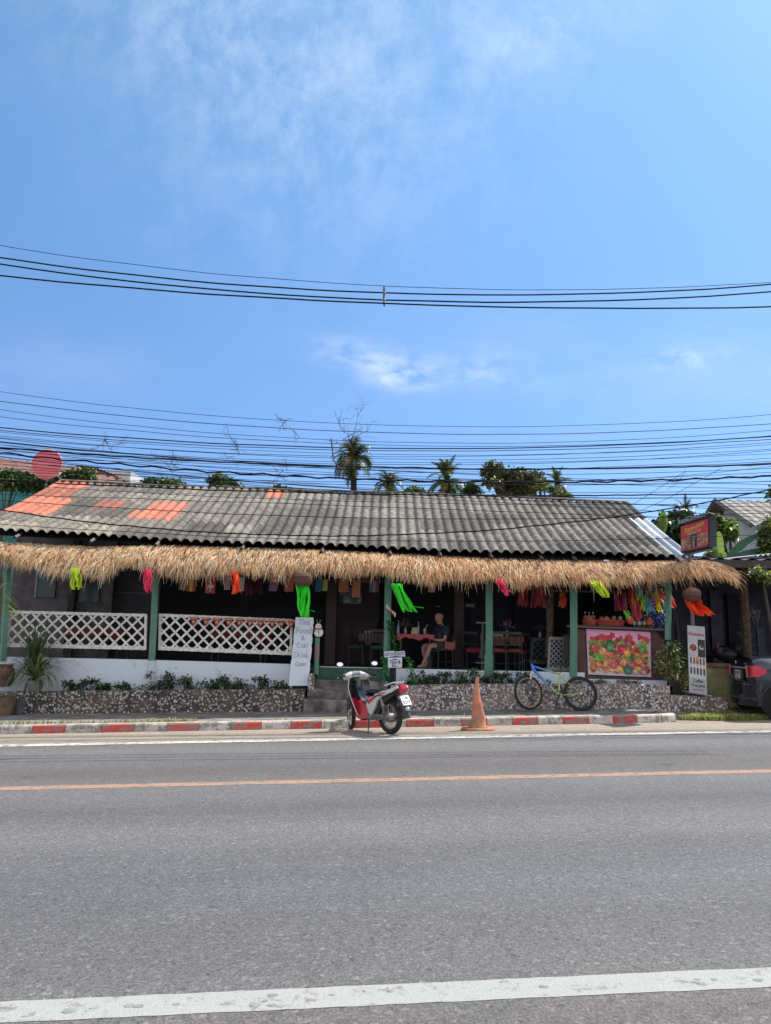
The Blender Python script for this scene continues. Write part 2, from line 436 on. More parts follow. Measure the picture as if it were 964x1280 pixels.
# tar spots on the lane line
mb = MB()
for px, py, r_ in ((88, 1263, .045), (118, 1259, .03), (162, 1257, .035), (174, 1257.5, .03), (319, 1256, .03), (341, 1243.5, .035), (341, 1256, .03), (320, 1257, .03), (680, 1233, .03), (872, 1224, .02), (893, 1224, .02), (948, 1225, .03), (350, 1257.5, .02), (331, 1251, .02), (220, 1255, .022), (415, 1243, .02)):
    p = GP(px, py, .0032)
    mb.poly([(p.x+math.cos(a)*r_*R.uniform(.7, 1.2)*.8, p.y+math.sin(a)*r_*R.uniform(.6, 1.1)*.6, p.z) for a in [i*PI/5 for i in range(10)]])
struct(mb, 'road_stains', M('tar', (.23, .23, .215), .8, na=.3))
# kerb
KH = .145
redc, whc = (.50, .055, .05), (.46, .43, .39)
m_kerb = bpy.data.materials.new('kerb_paint'); m_kerb.use_nodes = True
_n = m_kerb.node_tree.nodes; _l = m_kerb.node_tree.links; _b = _n['Principled BSDF']; _b.inputs['Roughness'].default_value = .8
_t = _n.new('ShaderNodeTexCoord'); _z = _n.new('ShaderNodeTexNoise'); _z.inputs['Scale'].default_value = 7; _z.inputs['Detail'].default_value = 10; _z.inputs['Roughness'].default_value = .75
_l.new(_t.outputs['Object'], _z.inputs['Vector'])
_r = _n.new('ShaderNodeMapRange'); _r.inputs['From Min'].default_value = .46; _r.inputs['From Max'].default_value = .56; _l.new(_z.outputs['Fac'], _r.inputs['Value'])
_a = _n.new('ShaderNodeAttribute'); _a.attribute_name = 'Col'
_m = _n.new('ShaderNodeMix'); _m.data_type = 'RGBA'; _l.new(_r.outputs[0], _m.inputs['Factor']); _l.new(_a.outputs['Color'], _m.inputs['A']); _m.inputs['B'].default_value = (.20, .185, .165, 1)
_l.new(_m.outputs['Result'], _b.inputs['Base Color'])
kx = [GP(px, 909).x for px in (-110, -75, -37, 0, 33, 71, 107, 147, 184, 221, 258, 295, 331, 366, 403, 441, 476, 508, 543, 578, 611, 644, 678, 711, 746, 779, 812, 846)]
mb = MB()
cols = [redc if i % 2 else whc for i in range(len(kx))]
prof = [(0, 0), (.015, KH-.03), (.03, KH-.008), (.055, KH), (.17, KH), (.17, 0)]
def kerbseg(pa, na_, pb, nb_, top, facec, a=0, b=1):
    i = []
    for (dy, z) in prof:
        i.append(((pa[0]+na_[0]*dy, pa[1]+na_[1]*dy, G(pa[0])+z-(.01 if z == 0 else 0)), (pb[0]+nb_[0]*dy, pb[1]+nb_[1]*dy, G(pb[0])+z-(.01 if z == 0 else 0))))
    for k in range(len(i)-1):
        mb.poly([i[k][0], i[k][1], i[k+1][1], i[k+1][0]], facec if k < 2 else top)
nn = Vector((-TS, 1)).normalized()
xx = -60
kxa = [x for x in [kx[0]-.54*k for k in range(60, 0, -1)]] + kx
for i, (a, b) in enumerate(zip(kxa, kxa[1:])):
    c = redc if (i+60+1) % 2 == 0 else whc
    k = i-60
    c = redc if (k % 2 == 1) else whc
    pa = (a+.004, YK+TS*a); pb = (b-.004, YK+TS*b)
    # top is plain concrete with a little paint
    kerbseg(pa, nn, pb, nn, (.50, .42, .34) if c is whc else (.50, .36, .29), rc(c, .12))
# rounded end of the kerb
xe = kx[-1]; ye = YK+TS*xe; cr_ = .42; cx0, cy0 = xe+.01-nn.x*0+nn.x*cr_, ye+nn.y*cr_
a0 = math.atan2(-nn.y, -nn.x)
for k in range(8):
    aa, ab = a0+PI/2*k/8, a0+PI/2*(k+1)/8
    da, db = Vector((math.cos(aa), math.sin(aa))), Vector((math.cos(ab), math.sin(ab)))
    kerbseg((cx0+da.x*cr_, cy0+da.y*cr_), -da, (cx0+db.x*cr_, cy0+db.y*cr_), -db, (.5, .42, .34), rc(whc, .1))
db = Vector((math.cos(a0+PI/2), math.sin(a0+PI/2))); p0 = Vector((cx0, cy0))+db*cr_
p1 = p0 + nn*1.0
kerbseg(p0, -db, p1, -db, (.5, .42, .34), whc)
KEND = p0.x
struct(mb, 'kerb', m_kerb)
# pavement
m_pave = bpy.data.materials.new('paving'); m_pave.use_nodes = True
_n = m_pave.node_tree.nodes; _l = m_pave.node_tree.links; _b = _n['Principled BSDF']; _b.inputs['Roughness'].default_value = .85
_t = _n.new('ShaderNodeTexCoord'); _mp = _n.new('ShaderNodeMapping'); _mp.inputs['Rotation'].default_value = (0, 0, .5)
_l.new(_t.outputs['Object'], _mp.inputs[0])
_k = _n.new('ShaderNodeTexBrick'); _k.inputs['Scale'].default_value = 1; _k.inputs['Brick Width'].default_value = .4; _k.inputs['Row Height'].default_value = .4; _k.inputs['Mortar Size'].default_value = .012
_k.inputs['Color1'].default_value = (.25, .235, .215, 1); _k.inputs['Color2'].default_value = (.19, .18, .17, 1); _k.inputs['Mortar'].default_value = (.07, .065, .05, 1)
_l.new(_mp.outputs[0], _k.inputs['Vector'])
_z = _n.new('ShaderNodeTexNoise'); _z.inputs['Scale'].default_value = 3; _z.inputs['Detail'].default_value = 9; _l.new(_t.outputs['Object'], _z.inputs['Vector'])
_m = _n.new('ShaderNodeMix'); _m.data_type = 'RGBA'; _m.blend_type = 'MULTIPLY'; _m.inputs['Factor'].default_value = .8
_r = _n.new('ShaderNodeMapRange'); _r.inputs['From Min'].default_value = .3; _r.inputs['From Max'].default_value = .65; _r.inputs['To Min'].default_value = .45; _r.inputs['To Max'].default_value = 1.15; _l.new(_z.outputs['Fac'], _r.inputs['Value'])
_l.new(_k.outputs['Color'], _m.inputs['A']); _l.new(_r.outputs[0], _m.inputs['B']); _l.new(_m.outputs['Result'], _b.inputs['Base Color'])
YW = 15.5
mb = MB()
def pfn(a, b):
    x = -45 + (KEND-.16+45)*a
    y0 = YK+TS*x+.16; y1 = YW+.1
    return (x, y0+(y1-y0)*b, G(x)+KH-.006)
mb.grid(pfn, 60, 4); struct(mb, 'pavement', m_pave)
# driveway beyond the kerb end
mb = MB()
def dfn(a, b):
    x = KEND-.1 + (30-KEND)*a; y0 = YK+TS*x-.02
    return (x, y0+(22-y0)*b, G(x)+.006+.16*min(1, b*2))
mb.grid(dfn, 30, 20); struct(mb, 'driveway', M('driveway_dirt', (.30, .25, .19), .95, ns=4, na=.4, bump=.4, bs=25, col2=(.17, .14, .09)))

# grass tufts
def blades(mb, x0, x1, y0, y1, n, h, c1, c2, zf):
    for _ in range(n):
        x = R.uniform(x0, x1); y = R.uniform(y0, y1); z = zf(x, y)
        a = R.uniform(0, 2*PI); hh = h*R.uniform(.4, 1.2); w = .012
        d = Vector((math.cos(a), math.sin(a), 0))*hh*R.uniform(.2, .8); sd = Vector((-math.sin(a), math.cos(a), 0))*w
        t = R.random(); c = rc(tuple(c1[i]*(1-t)+c2[i]*t for i in range(3)), .25)
        p = Vector((x, y, z)); q = p+d*.5+Vector((0, 0, hh*.7)); e = p+d+Vector((0, 0, hh))
        mb.poly([p-sd, p+sd, q+sd*.6, q-sd*.6], c); mb.poly([q-sd*.6, q+sd*.6, e], c)
mb = MB()
for px, py, rx, ry, nn_ in ((905, 899, .85, .16, 2600), (885, 893, .45, .2, 500), (930, 889, .5, .3, 350), (900, 884, .7, .15, 700), (880, 897, .25, .15, 400)):
    p = GP(px, py, .02)
    for _ in range(nn_):
        a = R.uniform(0, 2*PI); q = math.sqrt(R.random()); x, y = p.x+rx*q*math.cos(a), p.y+ry*q*math.sin(a)
        blades(mb, x, x, y, y, 1, .085, (.20, .26, .05), (.33, .36, .12), lambda x, y: G(x)+.02)
o = mb.build('grass_verge', m_leaf, None, False); tag(o, 'bright green grass patch on the verge by the kerb end and car', 'grass', kind='stuff')
mb = MB()
for px, nn_, wd_ in ((215, 90, .35), (205, 60, .5), (235, 40, .3), (75, 60, .4), (110, 50, .8), (60, 40, .2), (155, 40, .5), (15, 40, .3), (345, 20, .3), (590, 12, .3)):
    p = GP(px, 898, KH)
    for _ in range(int(nn_*.6)):
        x = p.x+R.gauss(0, wd_*.9); y = YK+TS*x+.19+abs(R.gauss(0, .03))
        blades(mb, x, x, y, y, 1, .07, (.20, .24, .05), (.36, .36, .14), lambda x, y: G(x)+KH)
o = mb.build('kerbside_weeds', m_leaf, None, False); tag(o, 'thin pale weeds growing in the joint behind the kerb', 'weeds', kind='stuff')
# ------------------------------------------------------------------ pebble walls, steps
def pebble(name, scale, dark, stones, thr=.30):
    m = bpy.data.materials.new(name); m.use_nodes = True
    n = m.node_tree.nodes; L = m.node_tree.links; b = n['Principled BSDF']; b.inputs['Roughness'].default_value = .75
    t = n.new('ShaderNodeTexCoord')
    nz = n.new('ShaderNodeTexNoise'); nz.inputs['Scale'].default_value = 5; L.new(t.outputs['Object'], nz.inputs['Vector'])
    ad = n.new('ShaderNodeMix'); ad.data_type = 'VECTOR'; ad.inputs['Factor'].default_value = .04
    L.new(t.outputs['Object'], ad.inputs['A']); L.new(nz.outputs['Color'], ad.inputs['B'])
    v = n.new('ShaderNodeTexVoronoi'); v.inputs['Scale'].default_value = scale; v.inputs['Randomness'].default_value = 1; L.new(ad.outputs['Result'], v.inputs['Vector'])
    s = n.new('ShaderNodeSeparateColor'); L.new(v.outputs['Color'], s.inputs[0])
    # radius of each stone differs
    rad = n.new('ShaderNodeMapRange'); rad.inputs['To Min'].default_value = thr*.45; rad.inputs['To Max'].default_value = thr*1.55; L.new(s.outputs[1], rad.inputs['Value'])
    sb = n.new('ShaderNodeMath'); sb.operation = 'SUBTRACT'; L.new(rad.outputs[0], sb.inputs[0]); L.new(v.outputs['Distance'], sb.inputs[1])
    mk = n.new('ShaderNodeMapRange'); mk.inputs['From Min'].default_value = -.02; mk.inputs['From Max'].default_value = .05; L.new(sb.outputs[0], mk.inputs['Value'])
    cr = n.new('ShaderNodeValToRGB'); L.new(s.outputs[0], cr.inputs[0])
    e = cr.color_ramp.elements
    e[0].position = 0; e[0].color = (*stones[0], 1); e[1].position = 1; e[1].color = (*stones[-1], 1)
    for i, c in enumerate(stones[1:-1]):
        q = e.new((i+1)/(len(stones)-1)); q.color = (*c, 1)
    mx = n.new('ShaderNodeMix'); mx.data_type = 'RGBA'; L.new(mk.outputs[0], mx.inputs['Factor']); L.new(cr.outputs[0], mx.inputs['B'])
    z2 = n.new('ShaderNodeTexNoise'); z2.inputs['Scale'].default_value = 2.2; z2.inputs['Detail'].default_value = 8; L.new(t.outputs['Object'], z2.inputs['Vector'])
    c2 = n.new('ShaderNodeMix'); c2.data_type = 'RGBA'; c2.inputs['A'].default_value = (*dark, 1); c2.inputs['B'].default_value = (dark[0]*3, dark[1]*2.6, dark[2]*2.3, 1)
    r2 = n.new('ShaderNodeMapRange'); r2.inputs['From Min'].default_value = .4; r2.inputs['From Max'].default_value = .65; L.new(z2.outputs['Fac'], r2.inputs['Value']); L.new(r2.outputs[0], c2.inputs['Factor'])
    L.new(c2.outputs['Result'], mx.inputs['A']); L.new(mx.outputs['Result'], b.inputs['Base Color'])
    bp = n.new('ShaderNodeBump'); bp.inputs['Strength'].default_value = 1.0; bp.inputs['Distance'].default_value = .035; L.new(mk.outputs[0], bp.inputs['Height']); L.new(bp.outputs[0], b.inputs['Normal'])
    return m
m_peb1 = pebble('pebble_dash_dark', 22, (.042, .034, .031), [(.14, .11, .10), (.48, .45, .42), (.30, .25, .22), (.56, .54, .52), (.18, .15, .15), (.38, .34, .31)], .40)
m_peb2 = pebble('pebble_dash_pale', 24, (.095, .072, .068), [(.50, .46, .46), (.26, .21, .21), (.66, .64, .64), (.38, .33, .33), (.62, .58, .55), (.42, .36, .35)], .50)
def wallprism(mb, x0, x1, y0, y1, ztop, n=24, jag=.008):
    # a wall from below the ground to ztop(x), its top slightly uneven
    for k in range(n):
        a = x0+(x1-x0)*k/n; b = x0+(x1-x0)*(k+1)/n
        za = ztop(a); zb = ztop(b); ga, gb = G(a)-.1, G(b)-.1
        mb.poly([(a, y0, ga), (b, y0, gb), (b, y0-.012, zb-.02), (a, y0-.012, za-.02)])
        mb.poly([(a, y0-.012, za-.02), (b, y0-.012, zb-.02), (b, y0+.02, zb), (a, y0+.02, za)])
        mb.poly([(a, y0+.02, za), (b, y0+.02, zb), (b, y1, zb), (a, y1, za)])
        mb.poly([(b, y1, gb), (a, y1, ga), (a, y1, za), (b, y1, zb)])
    for x, s_ in ((x0, 1), (x1, -1)):
        q = [(x, y0, G(x)-.1), (x, y0-.012, ztop(x)-.02), (x, y0+.02, ztop(x)), (x, y1, ztop(x)), (x, y1, G(x)-.1)]
        mb.poly(q if s_ < 0 else q[::-1])
def ztab(tab, Y):
    t = [(W(px, py, Y).x, W(px, py, Y).z) for px, py in tab]
    return lambda x: interp(t, x)
zt1 = ztab([(-40, 865), (30, 864.5), (200, 863), (380, 861.5)], YW)
zt2 = ztab([(487, 857), (590, 855), (700, 855), (800, 855.5), (838, 857)], YW)
XL0, XL1 = PXX(-60, YW, 860), PXX(381, YW, 870)
mb = MB(); wallprism(mb, XL0, XL1, YW, YW+.16, zt1, 40)
o = mb.build('pebble_wall', m_peb1, None, False); tag(o, 'low dark pebbledash planter wall running left of the steps under the white lattice', 'wall')
XR0, XR1 = PXX(488, YW, 870), PXX(838, YW, 870)
mb = MB(); wallprism(mb, XR0, XR1, YW, YW+.16, zt2, 40)
o = mb.build('pebble_wall', m_peb2, None, False); tag(o, 'low pale pebbledash planter wall behind the bicycle, right of the steps', 'wall')
zt3 = ztab([(838, 869), (862, 870), (905, 872), (915, 886)], YW)
mb = MB(); wallprism(mb, PXX(838.5, YW, 870), PXX(908, YW, 872), YW-.02, YW+.2, zt3, 14)
o = mb.build('pebble_wall', m_peb2, None, False); tag(o, 'short low pebble wall under the breakfast banner at the grass verge', 'wall')
# end pier of the left wall beside the steps
mb = MB()
xa, xb = PXX(385, 15.6, 860), PXX(392.5, 15.6, 860)
mb.bb(xa, xb, 15.55, 15.75, 0, W(388, 846, 15.6).z); mb.ell(((xa+xb)/2, 15.65, W(388, 845, 15.6).z), (.06, .06, .05))
o = mb.build('pebble_post', m_peb2); tag(o, 'small pebble covered stub post standing at the left end of the steps', 'post')
# soil
mb = MB()
mb.grid(lambda a, b: (XL0+(XL1-XL0)*a, YW+.15+.5*b, zt1(XL0+(XL1-XL0)*a)-.03), 20, 1)
mb.grid(lambda a, b: (XR0+(XR1-XR0)*a, YW+.15+.5*b, zt2(XR0+(XR1-XR0)*a)-.03), 20, 1)
struct(mb, 'soil', M('soil', (.05, .038, .025), .95, ns=9, na=.5, bump=.6))
DZ = W(482, 836.0, 16.1).z                 # veranda floor height
YD = 16.1
st = thing('entrance_steps', 'worn concrete steps of three treads leading up to the dark green veranda edge', 'steps', (PXX(430, 15.5, 880), 15.4, .1))
sx0, sx1 = PXX(381.5, 15.4, 880), PXX(486, 15.4, 880)
for i, (y0, py0, xo) in enumerate(((15.12, 875.5, .0), (15.46, 862.5, .06), (15.78, 851, .06))):
    z1 = W(430, py0, y0).z
    mb = MB(); a, b = sx0+xo, sx1-.01*(i)
    zb = -.05
    mb.grid(lambda u, v: (a+(b-a)*u, y0-.004*math.sin(u*40), zb+(z1-.015-zb)*v), 12, 3)
    mb.grid(lambda u, v: (a+(b-a)*u, y0+.012*v+.0, z1-.015+.015*v), 12, 1)
    mb.grid(lambda u, v: (a+(b-a)*u, y0+.012+(16.09-y0-.012)*v, z1+.003*math.sin(u*31)*(1-v)), 12, 1)
    mb.poly([(a, y0, zb), (a, y0, z1-.015), (a, y0+.012, z1), (a, 16.09, z1), (a, 16.09, zb)])
    mb.poly([(b, y0, zb), (b, 16.09, zb), (b, 16.09, z1), (b, y0+.012, z1), (b, y0, z1-.015)])
    mb.build('tread', M('step_concrete', (.23, .21, .19), .9, ns=6, na=.5, bump=.7, bs=40, col2=(.075, .062, .058)), st, False)

# ------------------------------------------------------------------ the restaurant building
BX0, BX1 = PXX(-60, 16.1), PXX(868, 16.1)
bld = thing('restaurant_building', 'long open fronted restaurant with grey wave tile roof and straw fringe eaves', 'restaurant', (0, 18, .1))
# floor slab
mb = MB(); mb.bb(BX0, PXX(731, YD), YD+.06, 20.6, .1, DZ); mb.bb(PXX(731, YD)+.01, PXX(836, YD), YD+.35, 20.6, .1, DZ); mb.build('veranda_floor', m_dgreen, bld, False)
# front edges of the slab
XG0, XG1 = PXX(396, YD, 840), PXX(483, YD, 840)
mb = MB(); mb.bb(XG0, XG1, YD, YD+.058, .2, DZ+.004); mb.build('green_step_edge', M('green_gloss', (.012, .07, .045), .4, ns=6, na=.4), bld, False)
mb = MB(); mb.bb(XG0, XG1, YD-.012, YD+.03, DZ+.006, DZ+.022); mb.build('metal_nosing', m_metal, bld, False)
m_block = bpy.data.materials.new('painted_blockwork'); m_block.use_nodes = True
def bluewhite():
    m = m_block; n = m.node_tree.nodes; L = m.node_tree.links; b = n['Principled BSDF']; b.inputs['Roughness'].default_value = .8
    t = n.new('ShaderNodeTexCoord')
    z = n.new('ShaderNodeTexNoise'); z.inputs['Scale'].default_value = 5; z.inputs['Detail'].default_value = 10; z.inputs['Roughness'].default_value = .7; L.new(t.outputs['Object'], z.inputs['Vector'])
    r = n.new('ShaderNodeMapRange'); r.inputs['From Min'].default_value = .58; r.inputs['From Max'].default_value = .68; L.new(z.outputs['Fac'], r.inputs['Value'])
    mx = n.new('ShaderNodeMix'); mx.data_type = 'RGBA'; mx.inputs['A'].default_value = (.60, .66, .74, 1); mx.inputs['B'].default_value = (.40, .42, .42, 1); L.new(r.outputs[0], mx.inputs['Factor'])
    z3 = n.new('ShaderNodeTexNoise'); z3.inputs['Scale'].default_value = .9; z3.inputs['Detail'].default_value = 3; L.new(t.outputs['Object'], z3.inputs['Vector'])
    m3 = n.new('ShaderNodeMix'); m3.data_type = 'RGBA'; m3.blend_type = 'MULTIPLY'; m3.inputs['Factor'].default_value = .5
    L.new(mx.outputs['Result'], m3.inputs['A']); L.new(z3.outputs['Color'], m3.inputs['B'])
    m3.inputs['Factor'].default_value = .0
    L.new(m3.outputs['Result'], b.inputs['Base Color'])
    bp = n.new('ShaderNodeBump'); bp.inputs['Strength'].default_value = .4; bp.inputs['Distance'].default_value = .02; L.new(z.outputs['Fac'], bp.inputs['Height']); L.new(bp.outputs[0], b.inputs['Normal'])
bluewhite()
ztw = ztab([(-60, 819), (10, 821), (180, 824.5), (362, 830)], YD)
mb = MB(); X0w, X1w = BX0, PXX(366, YD, 840)
N = 40
for k in range(N):
    a = X0w+(X1w-X0w)*k/N; b = X0w+(X1w-X0w)*(k+1)/N
    w1 = lambda x: YD+.006*math.sin(x*5)+.004*math.sin(x*17)
    za, zb = ztw(a)+R.uniform(-.004, .004), ztw(b)
    zb = ztw(b)
    za = ztw(a)
    mb.poly([(a, w1(a), .2), (b, w1(b), .2), (b, w1(b), zb-.01), (a, w1(a), za-.01)])
    mb.poly([(a, w1(a), za-.01), (b, w1(b), zb-.01), (b, w1(b)+.02, zb), (a, w1(a)+.02, za)])
    mb.poly([(a, w1(a)+.02, za), (b, w1(b)+.02, zb), (b, YD+.055, zb), (a, YD+.055, za)])
mb.poly([(X1w, YD, .2), (X1w, YD+.055, .2), (X1w, YD+.055, ztw(X1w)), (X1w, YD+.02, ztw(X1w))])
mb.build('white_block_wall', m_block, bld)
X2w, X3w = PXX(493, YD, 840), PXX(731, YD, 840)
mb = MB(); mb.grid(lambda u, v: (X2w+(X3w-X2w)*u, YD+.004*math.sin(u*44), .2+(DZ+.012-.2)*v), 30, 2)
mb.grid(lambda u, v: (X2w+(X3w-X2w)*u, YD+.004*math.sin(u*44)+.057*v, DZ+.012), 30, 1)
mb.build('white_floor_edge', m_block, bld)
X4, X5 = PXX(731, YD, 840), PXX(834, YD, 840)
mb = MB(); mb.bb(X4+.01, X5, YD+.03, YD+.2, .2, DZ-.12); mb.build('white_floor_edge', m_block, bld, False)

# roof
eave_t = [(W(px, py, 15.95).x, W(px, py, 15.95).z) for px, py in ((-60, 655), (0, 664), (100, 670), (200, 675), (300, 679.5), (400, 683.5), (520, 687.5), (640, 691.5), (760, 695), (840, 696.5), (868, 697.5))]
rid_t = [(W(px, py, 20.1).x, W(px, py, 20.1).z) for px, py in ((20, 601), (104, 604), (200, 609), (300, 612), (400, 616), (520, 619), (640, 623), (740, 628), (788, 630))]
RX0 = -8.98; RX1 = W(866, 697, 15.95).x
NW = round((RX1-RX0)/.222); PW = (RX1-RX0)/NW
rrow = [0, .17, .345, .52, .69, .85, 1.0]
YR, YE = 20.1, 15.95
m_tile = M('fibre_cement_tile', (.235, .212, .180), .9, ns=9, na=.5, bump=.6, bs=45, col2=(.10, .088, .076), lo=.34, hi=.64, detail=15)
m_otile = M('orange_tile', (.56, .15, .075), .8, ns=6, na=.35, bump=.3, bs=30, col2=(.26, .09, .06), lo=.30, hi=.58, detail=12)
m_mtile = M('pale_metal_sheet', (.55, .58, .62), .45, ns=4, na=.2)
def roof_base(x, v):
    ze = interp(eave_t, x); zr = interp(rid_t, x)
    sag = -.05*math.sin(PI*v) + .02*math.sin(x*1.1+v*3)
    return YR+(YE-YR)*v, zr+(ze-zr)*v+sag
amp = .034
patch = {}
for px0, px1, r0, r1, nm in ((-60, 0, 0, 4, 'o'),):
    pass
def wcol(px, py, Yg):  # wave index at a pixel on the roof plane at depth Y
    return int((W(px, py, Yg).x-RX0)/PW)
def rows_at(v0, v1): return range(v0, v1)
kind = {}
def setk(c0, c1, r0, r1, k):
    for c in range(c0, c1):
        for r_ in range(r0, r1): kind[(c, r_)] = k
def colx(px, v):
    # pixel column on the roof at slope fraction v -> wave index (float)
    Y = YR+(YE-YR)*v
    return (W(px, 650, Y).x-RX0)/PW
cidx = lambda px, v: round(colx(px, v))
setk(0, 4, 0, 4, 'o'); setk(4, 5, 2, 4, 'o')
setk(cidx(122, .42), cidx(122, .42)+3, 2, 3, 'o')
setk(cidx(164, .55), cidx(164, .55)+5, 3, 4, 'o'); setk(cidx(164, .55)+1, cidx(164, .55)+5, 2, 3, 'o')
setk(cidx(336, .16), cidx(336, .16)+2, 0, 1, 'o')
setk(NW-2, NW, 2, 6, 'm')
setk(cidx(232, .85), cidx(232, .85)+4, 4, 5, 'd'); setk(cidx(318, .9), cidx(318, .9)+4, 4, 5, 'd'); setk(cidx(240, .9), cidx(240, .9)+3, 5, 5, 'd')
bodies = {'g': MB(), 'd': None, 'o': {}, 'm': MB()}
shade = {}
opatch = {0: MB(), 1: MB(), 2: MB(), 3: MB()}
for r_ in range(6):
    v0, v1 = rrow[r_], rrow[r_+1]
    for cw in range(NW):
        k = kind.get((cw, r_), 'g')
        tkey = (cw//2, r_)
        if tkey not in shade: shade[tkey] = R.uniform(.74, 1.14)
        s_ = shade[tkey]
        g_ = mnoise.noise(Vector((cw*.11, r_*.55, 2.2)))+.6*mnoise.noise(Vector((cw*.33, r_*.9, 9.2)))
        s_ *= (1+.25*g_) if g_ > -.22 else .55
        if k == 'o':
            x = RX0+cw*PW; cc0_ = R.uniform(.82, 1.15)/max(s_, .7); pi = 0 if cw < 6 else (1 if cw < cidx(122, .42)+3 else (2 if cw < cidx(260, .4) else 3)); mbx = opatch[pi]; cc = (s_*cc0_, s_*cc0_, s_*cc0_)
        elif k == 'm': mbx = bodies['m']; cc = (.85, .85, .85) if r_ < 4 else (.42, .45, .50)
        else:
            mbx = bodies['g']; cc = (s_, s_, s_)
            if k == 'd': cc = (.42, .40, .38)
            elif r_ == 5 and cw < 16: cc = (s_*1.3, s_*1.27, s_*1.2)
            # warm to cool drift over the length of the roof
            t = cw/NW; cc = (cc[0]*(1.05-.15*t), cc[1]*(1.03-.13*t), cc[2]*(1.0-.06*t))
        nx = 10
        vv0 = v0 - (.03 if r_ else 0)
        jit = R.uniform(-.004, .004)
        def P_(u, w, off=0):
            x = RX0 + (cw+u)*PW
            v = vv0+(v1+jit*.8-vv0)*w
            y, z = roof_base(x, v)
            # asymmetric crest: steep rib and wide pan
            q = (math.cos(2*PI*u)+1)/2; h = amp*2*(1-(1-q)**1.9)
            return (x, y-.3*off, z + h + .008*w + off)
        i0 = len(mbx.v)
        ws = (0, .5, 1)
        for w in ws:
            for a in range(nx+1): mbx.v.append(P_(a/nx, w))
        for w in (1,):
            for a in range(nx+1): mbx.v.append(P_(a/nx, w, -.014))
        for a in range(nx):
            for q in range(3):
                j = i0+q*(nx+1)+a
                groove_shade = (.50 if a in (4, 5) else (.86 if a in (3, 6) else 1.0)) if k != 'm' else 1.0  # groove shade painted into the colour of the valley faces
                mbx.face((j, j+nx+1, j+nx+2, j+1), tuple(x_*groove_shade*(1 if q == 0 else .93) for x_ in cc) if q < 2 else tuple(x_*.45 for x_ in cc))  # row overlap edges also painted darker, as shade
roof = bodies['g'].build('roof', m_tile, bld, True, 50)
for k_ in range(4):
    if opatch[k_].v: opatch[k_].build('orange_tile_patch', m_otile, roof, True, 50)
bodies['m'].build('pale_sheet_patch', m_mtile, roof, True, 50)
# underside boards so no light leaks, back slope, ridge capping
mb = MB()
mb.grid(lambda a, b: (RX0+.03+(RX1-RX0-.06)*a, roof_base(RX0+(RX1-RX0)*a, b)[0]+.12, roof_base(RX0+(RX1-RX0)*a, b)[1]-.09), 30, 6)
mb.build('roof_lining', m_dark, bld)
mb = MB()
mb.grid(lambda a, b: (RX0+(RX1-RX0)*a, 20.1+4.0*b, interp(rid_t, RX0+(RX1-RX0)*a)+.02-2.0*b+amp*math.cos(2*PI*a*NW)), NW*6, 4)
mb.build('rear_roof_slope', m_tile, roof, True, 60)
mb = MB()
for cw in range(0, NW, 4):
    a, b = RX0+cw*PW, RX0+min(NW, cw+4.3)*PW
    za, zb = interp(rid_t, a)+.06+R.uniform(-.01, .01), interp(rid_t, b)+.06
    mb.tube([(a, 20.08, za-.01), (b, 20.08, zb-.01)], .05, 8, cols=[(1.3*R.uniform(.7, 1.1),)*3]*2, flat=.7)
mb.build('ridge_cap', m_tile, roof)
# eave fascia, beams, rafters
mb = MB()
mb.bb(BX0, PXX(862, 16.1), 16.12, 16.2, 3.02, 3.16)
for px in (15, 110, 192, 300, 400, 485, 548, 612, 675, 717, 780, 846):
    x = PXX(px, 16.1); mb.tube([(x, 15.75, interp(eave_t, x)-.02-.12), (x, 20.0, interp(rid_t, x)-.25)], .04, 4)
mb.build('eave_beam', m_brown, bld, False)
# rear and side walls
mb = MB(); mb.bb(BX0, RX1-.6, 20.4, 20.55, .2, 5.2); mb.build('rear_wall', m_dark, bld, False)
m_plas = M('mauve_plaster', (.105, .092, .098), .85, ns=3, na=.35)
XI0, XI1 = BX0, W(140, 750, 18.4).x
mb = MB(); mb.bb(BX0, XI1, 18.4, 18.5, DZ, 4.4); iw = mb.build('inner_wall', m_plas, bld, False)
for a, b, c_, d in ((46, 73, 700, 746), (102, 128, 700, 752)):
    p, q = W(a, d, 18.38), W(b, c_, 18.38)
    mb = MB(); mb.bb(p.x, q.x, 18.36, 18.396, p.z, q.z); w_ = mb.build('window', M('dark_glass', (.012, .014, .02), .15, na=.3, ns=3), iw, False)
    mb = MB(); mb.bb(p.x-.05, p.x-.004, 18.34, 18.398, p.z-.02, q.z, (.22,)*3); mb.build('window_frame', m_vc, w_, False)
mb = MB(); mb.bb(W(88, 740, 18.3).x, W(96, 740, 18.3).x, 18.2, 18.35, DZ, 3.9); mb.build('interior_post', m_dark, bld, False)
p = W(128, 750, 18.42)
mb = MB(); mb.bb(W(141, 750, 18.6).x, W(200, 750, 18.6).x, 18.6, 18.7, DZ, 4.4, (1.1, 1.1, 1.2)); mb.bb(W(141, 741, 18.6).x, W(196, 741, 18.6).x, 18.56, 18.598, W(150, 742, 18.56).z, W(150, 740, 18.56).z, (3, 3, 3)); mb.build('inner_wall', M('dark_panel', (.03, .028, .034), .7, ns=3, na=.4), bld, False)
